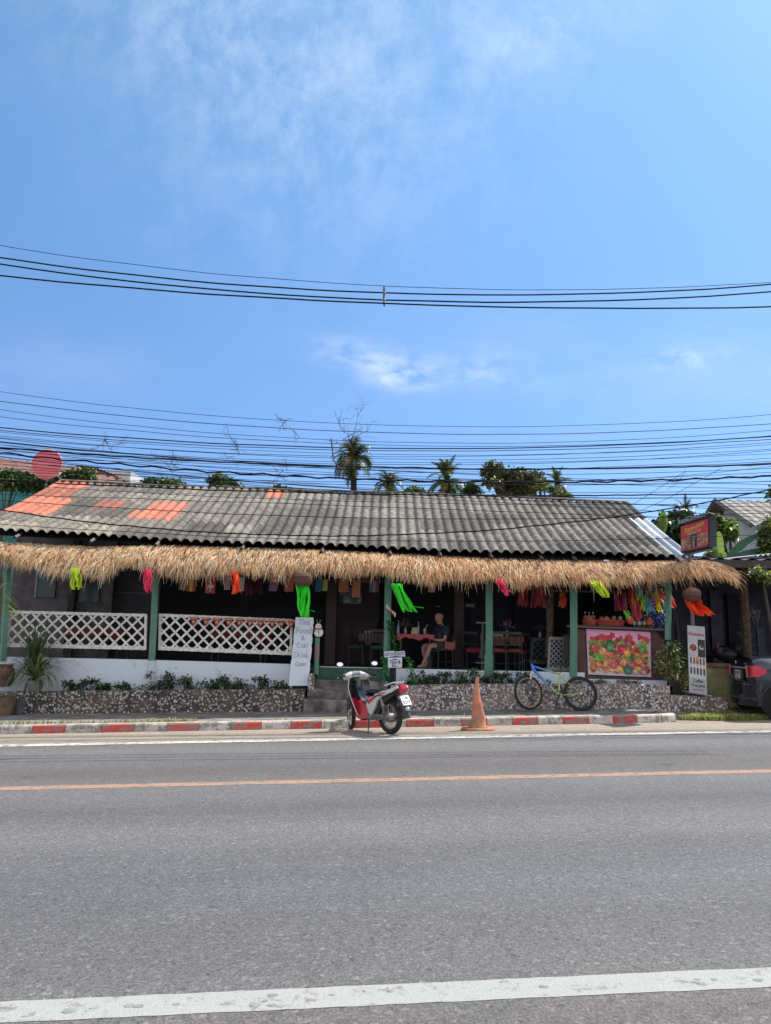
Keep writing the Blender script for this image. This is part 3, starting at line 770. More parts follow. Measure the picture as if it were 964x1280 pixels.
# reddish brown interior posts and panel wall
for a, b, Y, nm in ((407, 420, 18.0, 'interior_post'), (568, 580, 18.2, 'interior_post')):
    mb = MB(); mb.bb(W(a, 780, Y).x, W(b, 780, Y).x, Y, Y+.16, DZ, 4.3, (1.5, 1.2, 1.3)); mb.build(nm, m_brown, bld, False)
mb = MB(); mb.bb(W(395, 725, 18.0).x, W(474, 725, 18.0).x, 18.0, 18.12, W(430, 728, 18).z, W(430, 723, 18).z, (2, 2, 2.2)); mb.build('interior_beam', m_brown, bld, False)
mb = MB(); mb.bb(W(421, 780, 19.6).x, W(474, 780, 19.6).x, 19.6, 19.7, DZ, 4.3, (.75, .6, .65)); pw = mb.build('panel_wall', m_brown, bld, False)
# framed window with pale curtains on the panel wall
p, q = W(424, 754, 19.58), W(452, 733, 19.58)
mb = MB(); mb.bb(p.x, q.x, 19.57, 19.598, p.z, q.z, (.02, .035, .05)); wn = mb.build('window', m_gloss, pw, False)
mb = MB()
for a, b in ((425, 432), (435, 443)): mb.bb(W(a, 740, 19.5).x, W(b, 740, 19.5).x, 19.54, 19.56, W(430, 744, 19.5).z, W(430, 734, 19.5).z, (.16, .16, .20))
mb.build('curtain', m_vc, wn, False)
mb = MB()
mb.bb(W(451.3, 740, 19.5).x, W(452.3, 740, 19.5).x, 19.5, 19.56, p.z, W(452, 743, 19.5).z, (.35, .37, .36)); mb.bb(W(432, 740, 19.5).x, W(452.3, 740, 19.5).x, 19.5, 19.56, p.z, p.z+.02, (.35, .37, .36))
mb.build('window_frame', m_vc, wn, False)
# veranda posts
for i, (xt, yt, xb, yb, w) in enumerate(((195.5, 705, 189.8, 826, .115), (485.8, 712, 482.6, 852, .12), (611.8, 712, 611, 845, .125), (717.4, 716, 716.8, 846, .13), (836, 716, 835, 800, .11), (12, 690, 3.5, 826, .12))):
    T, B = W(xt, yt, YD), W(xb, yb, YD-.02)
    w *= .9
    mb = MB(); mb.tube([B, B.lerp(T, .4)+Vector((.006, 0, 0)), B.lerp(T, .7), T+Vector((0, 0, .15))], w*.68, 4)
    mb.build('veranda_post', m_green, bld, False)
    if i == 2:
        mb = MB(); mb.tube([B-Vector((0, .005, 0)), B.lerp(T, .2)-Vector((0, .005, 0))], w*.82, 4); mb.build('post_base', m_green, bld, False)
for px, py0, py1 in ((189.5, 826, 852),):
    B, T = W(px-1, py1, YD-.03), W(px, py0, YD-.03); mb = MB(); mb.tube([B-Vector((0, 0, .1)), T], .075, 4); mb.build('post_base', m_block, bld, False)
# rough tree trunk post with a vine
T, B = W(689, 715, 17.0), W(685.5, 822, 17.0)
mb = MB(); mb.tube([B, B.lerp(T, .3)+Vector((.02, 0, 0)), B.lerp(T, .6)-Vector((.01, 0, 0)), T], [.09, .08, .085, .08], 7)
for q in range(5):
    z = R.random(); c0 = B.lerp(T, z); mb.tube([c0+Vector((-.06, -.07, 0)), c0+Vector((0, -.11, .1)), c0+Vector((.08, -.08, .25))], .012, 4)
mb.build('tree_trunk_post', m_bark, bld)
mb = MB(); mb.tube([W(676, 738, 16.6), W(716, 739, 16.6), W(790, 741.5, 16.6)], .018, 6); mb.build('hanging_rail', m_bark, bld)
# low wall stretch, dark door panels inside
mb = MB()
for a, b, cc in ((455, 474, (1.2, 1.2, 1.4)), (500, 545, (.9, .9, 1)), (588, 640, (1.4, 1.5, 1.9)), (642, 700, (1.0, 1.0, 1.2)), (740, 790, (1.0, 1.0, 1.2))):
    mb.bb(W(a, 750, 20.3).x, W(b, 750, 20.3).x, 20.33, 20.395, DZ, 3.8, cc)
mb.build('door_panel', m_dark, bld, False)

# thatch fringe
tt = ((-60, 673), (0, 677), (60, 680), (120, 683), (200, 681), (300, 684), (400, 687), (500, 692), (600, 697), (700, 700), (780, 701), (880, 700), (897, 703), (912, 710), (921, 720))
tb = ((-60, 698), (0, 704), (30, 712), (55, 722), (75, 727), (100, 724), (130, 726), (160, 714), (178, 712), (200, 718), (230, 728), (260, 722), (300, 722), (345, 728), (380, 716), (430, 722), (470, 718), (500, 727), (535, 733), (580, 728), (620, 732), (655, 738), (700, 731), (720, 734), (760, 736), (800, 730), (850, 722), (880, 724), (905, 729), (921, 736))
TY0, TY1 = 16.02, 15.38
def thx(px): return px
m_straw = leafmat('straw', .7, .42)
mb = MB()
def th_pt(px, w):
    yt = interp(tt, px); yb = interp(tb, px)-9
    # bulging profile from the top back edge to the lower front edge
    Y = TY0 + (TY1-TY0)*math.sin(w*PI/2)**.8
    return W(px, yt+(yb-yt)*w, Y)
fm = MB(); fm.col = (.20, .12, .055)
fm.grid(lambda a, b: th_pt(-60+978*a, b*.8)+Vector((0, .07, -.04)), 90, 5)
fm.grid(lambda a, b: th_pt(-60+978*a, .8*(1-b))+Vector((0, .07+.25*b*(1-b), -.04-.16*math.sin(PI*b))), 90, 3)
for _ in range(46000):
    px = R.uniform(-60, 917); w = R.random()**1.15*.86
    nz_ = mnoise.noise(Vector((px*.035, 3.1, 0)))
    p = th_pt(px, w)+Vector((0, R.uniform(-.02, .05), R.uniform(-.02, .015)))
    comb = mnoise.noise(Vector((px*.05, 7.7, w*.6)))
    side = (.25*comb + .10 + (.35 if px > 640 else 0)*min(1, max(0, (px-640)/160)) + (.45 if px > 860 else 0)*min(1, max(0, (px-860)/50)))
    if px < 500: side -= .18
    e = W(px, interp(tb, px), TY1)
    ln = R.uniform(.09, .27)*(1+.75*nz_)
    dirv = Vector((side+R.gauss(0, .34), -.75*(1-w)-.15+R.gauss(0, .28), -.55-.6*w+R.gauss(0, .15))).normalized()
    dr2 = (dirv + Vector((0, .05, -.55))).normalized()
    if R.random() < .07: ln *= R.uniform(1.3, 1.9)
    sd = dirv.cross(Vector((0, -1, .3))).normalized()*R.uniform(.0028, .0058)
    t = R.random()
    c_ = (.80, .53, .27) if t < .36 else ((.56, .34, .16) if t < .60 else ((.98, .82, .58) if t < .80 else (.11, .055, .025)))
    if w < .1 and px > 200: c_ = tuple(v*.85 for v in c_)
    c_ = rc(c_, .2)
    k = min(1, max(0, (px-250)/350)); c_ = (min(1, c_[0]*1.16), c_[1]*(1.16-.09*k), c_[2]*(1.28-.20*k))
    m_ = p+dirv*ln*.55; q = m_+dr2*ln*.5
    mb.poly([p-sd, p+sd, m_+sd*.9, m_-sd*.9], c_); mb.poly([m_-sd*.9, m_+sd*.9, q+sd*.3, q-sd*.3], c_)
mb.v = mb.v; 
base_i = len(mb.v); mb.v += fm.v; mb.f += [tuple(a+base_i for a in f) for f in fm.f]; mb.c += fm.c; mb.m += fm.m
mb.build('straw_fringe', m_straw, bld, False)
# ------------------------------------------------------------------ lattice screens
def lattice(name, label, tl, tr, bl, br, Y, pitch=.245, sw=.042, colr=(1, 1, 1), group=None, mat=None):
    mat = mat or m_lattice
    P = [W(*tl, Y), W(*tr, Y), W(*bl, Y), W(*br, Y)]
    wid = ((P[1]-P[0]).length+(P[3]-P[2]).length)/2; hei = ((P[0]-P[2]).length+(P[1]-P[3]).length)/2
    def T(u, v, off):      # u along width in m, v height in m
        a, b = u/wid, v/hei
        return P[2]*(1-a)*(1-b)+P[3]*a*(1-b)+P[0]*(1-a)*b+P[1]*a*b + Vector((0, off, 0))
    base = (P[2]+P[3])/2
    t = thing(name, label, 'lattice screen', base, 0, group)
    mb = MB(); mb.col = colr
    for s_, off in ((1, 0), (-1, .012)):
        k = -hei-pitch
        while k < wid+hei+pitch:
            # line u = k + s*v ; clip to the rectangle
            pts = []
            for v in (0, hei):
                u = k + (v if s_ > 0 else hei-v); pts.append([u, v])
            (u0, v0), (u1, v1) = pts
            def clip(u0, v0, u1, v1):
                lo_, hi_ = 0.0, 1.0
                du = u1-u0
                for bound, sg in ((0, 1), (wid, -1)):
                    f0 = sg*(u0-bound); f1 = sg*(u1-bound)
                    if f0 < 0 and f1 < 0: return None
                    if f0 < 0: lo_ = max(lo_, f0/(f0-f1))
                    if f1 < 0: hi_ = min(hi_, f0/(f0-f1))
                if hi_-lo_ < .02: return None
                return (u0+du*lo_, v0+(v1-v0)*lo_, u0+du*hi_, v0+(v1-v0)*hi_)
            q = clip(u0, v0, u1, v1)
            if q:
                a = Vector((q[0], q[1])); b = Vector((q[2], q[3])); d = (b-a).normalized(); nrm = Vector((-d.y, d.x))*sw/2
                c_ = rc(colr, .06)
                F_ = [T(*(a+nrm), off), T(*(b+nrm), off), T(*(b-nrm), off), T(*(a-nrm), off)]
                B_ = [p+Vector((0, .011, 0)) for p in F_]
                mb.poly(F_, c_); mb.poly(B_[::-1], c_)
                for i in range(4): mb.poly([F_[i], B_[i], B_[(i+1) % 4], F_[(i+1) % 4]], c_)
            k += pitch
    mb.build('lattice_strips', mat, t, False)
    def bar(nm, u0, v0, u1, v1, w_):
        mb = MB(); mb.col = colr
        if abs(v0-v1) < 1e-6: cs = [(u0, v0-w_/2), (u1, v0-w_/2), (u1, v0+w_/2), (u0, v0+w_/2)]
        else: cs = [(u0-w_/2, v0), (u0+w_/2, v0), (u0+w_/2, v1), (u0-w_/2, v1)]
        n_ = 8; 
        for off, rev in ((-.014, 0), (.036, 1)):
            q = [T(*c_, off) for c_ in cs]; mb.poly(q[::-1] if rev else q)
        for i in range(4):
            a, b = cs[i], cs[(i+1) % 4]
            mb.poly([T(*a, .036), T(*b, .036), T(*b, -.014), T(*a, -.014)])
        mb.build(nm, mat, t, False)
    bar('top_rail', 0, hei-.03, wid, hei-.03, .06); bar('bottom_rail', 0, .04, wid, .04, .08)
    bar('end_stile', .025, .081, .025, hei-.061, .05); bar('end_stile', wid-.025, .081, wid-.025, hei-.061, .05)
    return t
lattice('lattice_screen', 'white diagonal lattice screen behind the spiky plant, left of the green post', (11, 763), (184, 767.5), (7, 808.5), (183, 812.5), 16.2)
lattice('lattice_screen', 'white diagonal lattice screen hung with red pennants, right of the green post', (199, 767), (366, 774), (198, 812.5), (365, 819), 16.2)
# narrower grey lattices at the far side of the dining area
lattice('lattice_screen', 'pale narrow lattice screen standing behind the bicycle by the rough trunk post', (686, 796), (716, 797), (684, 838), (716, 839), 16.75, .11, .028, (.42, .44, .46))
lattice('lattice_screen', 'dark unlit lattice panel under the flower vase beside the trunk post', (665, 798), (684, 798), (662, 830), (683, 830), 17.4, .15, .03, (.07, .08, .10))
# leaning white board with faint lettering
def board():
    tl, tr, br, bl = W(370, 771.6, 16.02), W(392.3, 771.8, 16.02), W(385.8, 857, 15.72), W(361, 857.3, 15.72)
    t = thing('menu_board', 'tall narrow white painted board with faint lettering leaning beside the steps', 'board', (bl+br)/2)
    def T(a, b, off): return tl*(1-a)*(1-b)+tr*a*(1-b)+bl*(1-a)*b+br*a*b+Vector((0, off, 0))
    mb = MB(); nb = 26
    jl = [R.uniform(-.02, .02) for _ in range(nb+1)]; jr = [R.uniform(-.03, .03) for _ in range(nb+1)]
    for off in (-.012, .012):
        rows = []
        for k in range(nb+1): rows.append((mb.vert(T(jl[k], k/nb, off)), mb.vert(T(1+jr[k], k/nb, off))))
        for (a, b), (c_, d) in zip(rows, rows[1:]): mb.face((a, b, d, c_) if off > 0 else (a, c_, d, b))
        if off < 0: fr = rows
        else: bk = rows
    for k in range(nb):
        mb.face((fr[k][0], bk[k][0], bk[k+1][0], fr[k+1][0])); mb.face((fr[k][1], fr[k+1][1], bk[k+1][1], bk[k][1]))
    mb.face((fr[0][0], fr[0][1], bk[0][1], bk[0][0])); mb.face((fr[-1][0], bk[-1][0], bk[-1][1], fr[-1][1]))
    mb.build('panel', m_block, t, False)
    ux = tr-tl; uz = tl-bl
    m_faint = M('faint_ink', (.44, .49, .56), .8, na=.5, ns=30)
    for s_, v, sz in (('Thai', .075, .17), ('Food', .20, .20), ('&', .31, .15), ('Cold', .42, .15), ('Drink', .56, .17), ('Open', .69, .13)):
        text(s_, 'lettering', m_faint, t, T(.5, v, -.018), ux, uz, sz, .001, sx=.8)
board()

# ------------------------------------------------------------------ bunting, flags, ribbons
def bunting():
    p0, p1 = W(236, 771, 16.16), W(366, 774.5, 16.16)
    t = thing('pennant_bunting', 'string of small red triangular pennants along the top of the white lattice', 'bunting', (p0+p1)/2)
    mb = MB(); mb.tube([p0, p0.lerp(p1, .5)-Vector((0, 0, .02)), p1], .004, 4, cols=[(.5, .45, .4)]*3); mb.build('string', m_vc, t)
    xs = [243, 257.5, 272, 286, 300, 313.5, 327, 340, 353, 365]
    for i, px in enumerate(xs):
        a = (px-236)/130; c_ = p0.lerp(p1, a); w = .095; h = .21
        d = R.uniform(-.03, .03)
        mb = MB(); tip = c_+Vector((d, -.03, -h)); l, r_ = c_-Vector((w, 0, 0)), c_+Vector((w, 0, 0))
        red = rc((.42, .05, .055), .2)
        mb.poly([l, tip, r_], red)
        mb.poly([l.lerp(r_, .12)+Vector((0, -.004, -.012)), l.lerp(r_, .12)+Vector((.01, -.006, -.05)), l.lerp(r_, .88)+Vector((-.01, -.006, -.05)), l.lerp(r_, .88)+Vector((0, -.004, -.012))], (.55, .36, .22))
        mb.ell(c_+Vector((d*.5, -.02, -.10)), (.03, .004, .03), 6, 4, (.5, .42, .25))
        mb.build('pennant', m_cloth, t, False)
bunting()
# string of paper flags under the straw
def flags():
    Y = 16.45; p0, p1 = W(205, 717, Y), W(560, 727, Y)
    t = thing('flag_string', 'string of small national flags hanging in the shade under the straw eaves', 'bunting', (p0+p1)/2)
    mb = MB(); mb.tube([p0.lerp(p1, k/8)-Vector((0, 0, .05*math.sin(PI*k/8))) for k in range(9)], .003, 4, cols=[(.3, .3, .3)]*9); mb.build('string', m_vc, t)
    D = [(240, 11, 13, 'v', [(.40, .08, .05), (.62, .42, .10), (.40, .08, .05)]), (264, 12, 15, 'x', [(.50, .07, .09)]), (285, 7, 10, 'h', [(.4, .3, .3)]), (302, 8, 11, 'h', [(.42, .45, .45)]),
         (342, 10, 10, 'h', [(.35, .10, .12), (.2, .15, .25)]), (362, 11, 10, 'h', [(.42, .12, .07)]), (399, 8, 9, 'h', [(.03, .12, .22)]), (407, 6, 8, 'h', [(.38, .33, .10)]),
         (430, 12, 9, 'h', [(.35, .12, .06)]), (446, 10, 15, 'h', [(.40, .15, .07)]), (468, 12, 8, 'v', [(.08, .09, .14), (.20, .20, .22), (.20, .05, .05)]), (230, 10, 12, 'v', [(.2, .12, .06), (.3, .2, .1)]), (540, 9, 6, 'h', [(.42, .25, .27)]),
         ]
    for px, w, h, k, cs in D:
        y0 = 717+(px-205)*.028+2
        a, b = W(px-w/2, y0, Y), W(px+w/2, y0, Y); hh = (W(px, y0, Y)-W(px, y0+h+6, Y)).length
        def P_(u, v, off=0): return a*(1-u)+b*u+Vector((.01*math.sin(v*4), -off-.03*math.sin(u*3+v*2), -hh*v))
        mb = MB()
        if k == 'v':
            for i, c_ in enumerate(cs):
                mb.poly([P_(i/len(cs), 0), P_((i+1)/len(cs), 0), P_((i+1)/len(cs), 1), P_(i/len(cs), 1)], c_)
        elif k == 'h':
            for i, c_ in enumerate(cs):
                mb.poly([P_(0, i/len(cs)), P_(1, i/len(cs)), P_(1, (i+1)/len(cs)), P_(0, (i+1)/len(cs))], c_)
        else:
            mb.poly([P_(0, 0), P_(1, 0), P_(1, 1), P_(0, 1)], cs[0])
            for u0, u1, v0, v1 in ((.42, .58, .32, .88), (.22, .78, .50, .68)):
                mb.poly([P_(u0, v0, .004), P_(u1, v0, .004), P_(u1, v1, .004), P_(u0, v1, .004)], (.60, .58, .58))
        mb.build('flag', m_cloth, t, False)
flags()
def ribbons(px0, py0, px1, py1, wtop, wbot, col, Y=15.3, n=14, label='', group=None, holder=False, curl=.04, col2=None, strays=0, rw=.021, name='ribbon_streamer'):
    a, b = W(px0, py0, Y), W(px1, py1, Y); S_ = Y/F
    t = thing(name, label, 'streamer', a, 0, group)
    mb = MB(); rnd = random.Random(int(px0*7+py0))
    for i in range(n):
        u = (i+.5)/n-.5
        st = a+Vector((u*wtop*S_, rnd.uniform(-.05, .05), rnd.uniform(0, .03)))
        en = b+Vector((u*wbot*S_+rnd.uniform(-.02, .02), rnd.uniform(-.07, .07), rnd.uniform(-.02, .07)))
        cc = rc(col2 if (col2 and rnd.random() < .4) else col, .12)
        K = 9; w = rw*rnd.uniform(.8, 1.25); ph = rnd.uniform(0, 6)
        pts = []
        for k in range(K+1):
            v = k/K; s_ = v**1.25
            p = Vector((st.x+(en.x-st.x)*s_, st.y+(en.y-st.y)*v, st.z+(en.z-st.z)*(v**.92)))
            p += Vector((math.sin(v*7+ph)*curl*.4, math.cos(v*6+ph)*curl*.6, 0)); pts.append(p)
        for k in range(K):
            an = ph+k*.5; an2 = ph+(k+1)*.5
            s1 = Vector((math.cos(an*.4), math.sin(an*.4)*.8, 0))*w; s2 = Vector((math.cos(an2*.4), math.sin(an2*.4)*.8, 0))*w
            mb.poly([pts[k]-s1, pts[k]+s1, pts[k+1]+s2, pts[k+1]-s2], cc)
    mb.build('ribbons', m_rib, t, False)
    if strays:
        mb = MB(); mb.tube([a.lerp(b, .55), a.lerp(b, .75)+Vector((.08, 0, -.02)), a.lerp(b, .8)+Vector((strays*S_, 0, -.02))], [.014, .016, .02], 5, cols=[col]*3, flat=.4); mb.build('loose_ribbon', m_rib, t)
    if holder:
        mb = MB(); r_ = wtop*S_*.62; h = a+Vector((0, 0, .0))
        mb.lathe([(r_*.75, -.03), (r_*1.0, .02), (r_*1.12, .10), (r_*1.1, .17), (r_*.8, .23), (r_*.3, .26), (.01, .265)], h, 12, cols=[rc((.16, .075, .05), .3) for _ in range(7)])
        mb.build('coconut_shell', M('fibre_shell', (1, 1, 1), .95, ns=40, na=.6, bump=.8, bs=60), t)
    mb = MB(); mb.tube([a+Vector((0, 0, .02)), a+Vector((0, .02, .35))], .005, 4, cols=[(.3, .25, .2)]*2); mb.build('cord', m_vc, t)
    return t
LG, PK, OR, GN, RD = (.52, .72, .02), (.90, .07, .16), (.95, .10, .02), (.06, .85, .05), (.42, .05, .07)
gs = 'ribbon streamers hanging from the eaves'
ribbons(94, 711, 97, 737, 11, 11, LG, n=12, label='short lime green ribbon streamer hanging at the far left of the eaves', group=gs)
ribbons(184, 713, 186, 741, 12, 8, PK, n=12, label='pink ribbon streamer hanging just left of the green post', group=gs)
ribbons(293, 716, 297, 743, 8, 9, OR, n=11, label='orange red ribbon streamer hanging above the white lattice', group=gs)
ribbons(379, 731, 381, 771, 17, 10, GN, n=22, holder=True, strays=13, label='long bright green streamer hanging straight down over the white board', group=gs)
ribbons(496, 731, 513, 765, 14, 18, GN, n=18, strays=20, label='bright green streamer blown sideways beside the middle green post', group=gs)
ribbons(624, 725, 634, 744, 10, 8, PK, n=9, label='short pink streamer blown sideways, right of a green post', group=gs)
ribbons(744, 727, 756, 746, 16, 11, LG, n=12, label='lime green streamer blown sideways above the fruit counter', group=gs)
ribbons(865, 750, 880, 769, 16, 22, OR, n=38, rw=.028, holder=True, label='orange streamer on a brown coconut shell at the right end of the eaves', group=gs, Y=15.4)
ribbons(703, 742, 703, 762, 7, 8, OR, n=9, Y=16.6, col2=(.5, .55, .08), label='small orange and yellow streamer hanging beside the trunk post', group=gs)
ribbons(655, 728, 654, 758, 14, 12, RD, n=12, Y=16.7, curl=.015, label='narrow dull red curtain streamer, left one of the pair in the shade', group=gs)
ribbons(672, 726, 673, 759, 15, 20, RD, n=15, Y=16.65, curl=.015, label='wide dull red curtain streamer, right one of the pair in the shade', group=gs)
ribbons(317, 720, 318, 744, 22, 23, (.16, .025, .05), n=18, Y=16.8, curl=.015, label='dark maroon fabric streamer in the shade behind the flags', group=gs)
ribbons(791, 738, 797, 775, 10, 8, (.85, .12, .09), n=10, Y=16.3, col2=(.45, .05, .1), label='red and maroon streamer above the drinks counter', group=gs)
ribbons(775, 740, 776, 764, 15, 14, (.35, .04, .09), n=12, Y=16.35, curl=.015, label='dark crimson hanging streamer at the left of the drinks counter', group=gs)
ribbons(804, 745, 806, 762, 7, 9, (.14, .75, .10), n=7, Y=16.3, col2=(.6, .6, .05), label='small green and yellow streamer over the bottles', group=gs)
ribbons(810, 748, 813, 768, 6, 8, (.15, .55, .75), n=7, Y=16.25, col2=(.5, .6, .65), label='small pale blue streamer over the bottles', group=gs)
ribbons(820, 742, 825, 764, 6, 5, (.85, .62, .03), n=7, Y=16.2, label='slim yellow streamer beside the red one over the counter', group=gs)
ribbons(833, 743, 840, 760, 13, 12, (.9, .10, .10), n=13, Y=16.15, col2=(.9, .35, .4), label='bushy red and pink streamer by the right corner post', group=gs)
ribbons(776, 722, 785, 735, 8, 6, (.85, .5, .03), n=6, Y=15.7, label='small yellow orange streamer caught in the straw fringe', group=gs)
ribbons(783, 764, 788, 776, 6, 6, (.30, .85, .10), n=6, Y=16.2, label='small lime streamer tip hanging over the fruit basket', group=gs)
# red and white candy striped bow on the post, ivy garlands
def garland(pts, Y, n, label, r_=.05, bright=1.0, name='ivy_garland'):
    P = [W(x, y, Y) for x, y in pts]
    t = thing(name, label, 'garland', P[-1])
    mb = MB(); mb.tube(P, .008, 4, cols=[(.05, .10, .03)]*len(P)); mb.build('stem', m_vc, t)
    mb = MB()
    for _ in range(n):
        k = R.random()*(len(P)-1); i = int(k); p = P[i].lerp(P[i+1], k-i)+Vector((R.gauss(0, r_), R.gauss(0, r_*.7), R.gauss(0, .02)))
        d = Vector((R.gauss(0, 1), R.gauss(0, 1)-.5, R.gauss(0, 1)-.4)); c_ = rc((.03*bright, .12*bright, .025*bright), .35)
        if R.random() < .18: c_ = tuple(v*2.2 for v in c_)
        mb.leaf(p, d, .06, .035, c_)
    mb.build('leaves', m_leaf, t, False)
garland([(487, 775), (491, 790), (493, 806), (495, 815)], 16.0, 260, 'dark ivy garland twisted down the right side of the middle green post', .05)
garland([(483, 818), (482, 830), (483, 845), (487, 852)], 16.0, 170, 'short ivy garland at the foot of the middle green post', .045, 1.5)
garland([(510, 821), (513, 832), (515, 845), (520, 860)], 15.55, 170, 'bright ivy garland trailing down beside the paper signs', .04, 2.4)
def bow():
    c_ = W(489, 764, 15.98); t = thing('ribbon_bow', 'small red and white striped bow tied on the middle green post', 'bow', c_)
    for s_ in (-1, 1):
        mb = MB(); 
        for k in range(5):
            a = c_+Vector((s_*k*.02, 0, -s_*k*.02+.01)); mb.ell(a, (.022, .02, .03+.006*k), 6, 4, (.55, .05, .05) if k % 2 else (.7, .68, .66))
        mb.build('bow_loop', m_vc, t)
    mb = MB(); mb.tube([c_, c_+Vector((.07, -.01, -.10))], [.02, .03], 5, cols=[(.55, .05, .05)]*2, flat=.4); mb.build('tail', m_vc, t)
bow()
# snowman cutout on a short post
def snow():
    B, T = W(395.3, 843, 15.95), W(396.8, 797, 15.98)
    t = thing('newel_post', 'short green and rust painted newel post at the left of the steps', 'post', B)
    mb = MB(); L_ = [B.lerp(T, k/5) for k in range(6)]
    mb.tube(L_, .052, 4, cols=[(1, 1, 1), (1, 1, 1), (2.6, .7, .8), (2.6, .7, .8), (1, 1, 1), (1, 1, 1)]); mb.build('shaft', m_green, t, False)
    c_ = W(398.5, 790.5, 15.9)
    t = thing('snowman_cutout', 'flat painted snowman decoration with red scarf fixed on the short post', 'decoration', c_)
    def disc(mb, c0, r_, y, col, n=18, sx_=1, th=.012):
        mb.lathe([(0, 0), (r_, 0), (r_, th), (0, th)], c0+Vector((0, y, 0)), n, 'Y', cols=[col]*3)
    mb = MB(); disc(mb, c_, .095, -.01, (.62, .64, .66)); disc(mb, c_+Vector((-.01, 0, .12)), .065, -.0105, (.66, .66, .66)); mb.build('body', m_vc, t)
    mb = MB(); mb.box(c_+Vector((-.01, -.02, .075)), (.17, .012, .03), None, (.30, .05, .05)); mb.box(c_+Vector((-.085, -.02, .05)), (.03, .01, .07), None, (.30, .05, .05)); mb.build('scarf', m_vc, t, False)
    mb = MB()
    pass
    for dx, dz, r_, nm_ in ((-.03, .135, .010, 'eye'), (.015, .135, .010, 'eye'), (0, .03, .012, 'button'), (0, -.01, .012, 'button'), (0, -.05, .012, 'button')):
        mb = MB(); disc(mb, c_+Vector((dx, 0, dz)), r_, -.024, (.02, .02, .02), 8, th=.008); mb.build(nm_, m_vc, t)
    mb = MB()
    for s_ in (-1, 1): mb.tube([c_+Vector((s_*.02-.01, 0, .19)), c_+Vector((s_*.03-.01, 0, .24)), c_+Vector((s_*.055-.01, 0, .26))], .008, 4, cols=[(.25, .24, .15)]*3)
    mb.build('antlers', m_vc, t)
snow()
# paper signs on a stake
def paper():
    B, T = W(494, 853, 15.62), W(494, 812, 15.62)
    t = thing('paper_sign_stake', 'three handwritten white paper signs pinned on a dark stake behind the motorcycle', 'sign', B)
    mb = MB(); mb.tube([B-Vector((0, 0, .1)), T], .022, 4, cols=[(.03, .03, .04)]*2); mb.build('stake', m_vc, t, False)
    for i, (q, lines) in enumerate((([(480.2, 814.8), (492.8, 813.4), (493.6, 820.2), (481.2, 822)], [('OPEN DAILY', .34, .05), ('FRESH FOOD', .68, .05)]), ([(494.4, 814.6), (505.8, 813.6), (506.8, 820.8), (494.8, 820.2)], [('BREAKFAST', .32, .05), ('COFFEE TEA', .68, .05)]), ([(485.2, 822.2), (502.8, 821.6), (502.6, 834.6), (485.2, 834.6)], [('Menu', .18, .05), ('Thai &', .45, .10), ('Eu...', .78, .09)]))):
        P = [W(x, y, 15.585-.006*i) for x, y in q]
        mb = MB(); mb.poly(P[::-1], (.62, .63, .74)); mb.poly([p+Vector((0, .008, 0)) for p in P], (.6, .6, .7))
        for k in range(4): mb.poly([P[k], P[(k+1) % 4], P[(k+1) % 4]+Vector((0, .008, 0)), P[k]+Vector((0, .008, 0))], (.6, .6, .7))
        o = mb.build('paper_sheet', m_vc, t, False)
        for s_, v, sz in lines:
            c_ = (P[0]*.5+P[1]*.5)*(1-v)+(P[3]*.5+P[2]*.5)*v+Vector((0, -.004, 0))
            text(s_, 'writing', m_ink, o, c_, P[1]-P[0], P[0]-P[3], sz*(.72 if i < 2 else 1), .001, sx=.85)
paper()
# ------------------------------------------------------------------ dining furniture
def chair_at(name, label, loc, rz, cush, group, wood=(.035, .032, .035), lattice_back=True):
    t = thing(name, label, 'chair', (0, 0, 0), 0, group)
    for sx_ in (-1, 1):
        for sy in (-1, 1):
            mb = MB(); mb.col = wood; mb.tube([(sx_*.20, sy*.20, 0), (sx_*.19, sy*.19, .43)], .014, 5); mb.build('leg', m_vc, t)
    mb = MB(); mb.col = wood; mb.box((0, 0, .445), (.42, .42, .03)); mb.build('seat', m_vc, t, False)
    mb = MB(); mb.grid(lambda u, v: (-.215+.43*u, -.215+.43*v, .465+.05*(1-(2*u-1)**4)*(1-(2*v-1)**4)), 8, 8, cush)
    mb.grid(lambda u, v: (-.215+.43*u, -.216-.012*math.sin(PI*v), .465-.07*v), 8, 2, tuple(c*.85 for c in cush)); mb.build('cushion', m_cloth, t)
    mb = MB(); mb.col = wood
    for sx_ in (-1, 1): mb.tube([(sx_*.19, .2, .43), (sx_*.19, .25, .90)], .014, 5)
    mb.box((0, .25, .88), (.40, .02, .07)); mb.box((0, .225, .60), (.38, .015, .03))
    for k in range(5): mb.tube([(-.15+.075*k, .225, .6), (-.15+.075*k+(.04 if k % 2 else -.04), .245, .86)], .008, 4)
    mb.build('backrest', m_vc, t, False)
    mb = MB(); mb.col = wood
    for a, b in (((-.19, -.19, .15), (.19, -.19, .15)), ((-.19, .19, .15), (.19, .19, .15)), ((-.19, -.19, .15), (-.19, .19, .15)), ((.19, -.19, .15), (.19, .19, .15))): mb.tube([a, b], .008, 4)
    mb.build('stretcher', m_vc, t)
    put(t, loc, rz, .92); return t
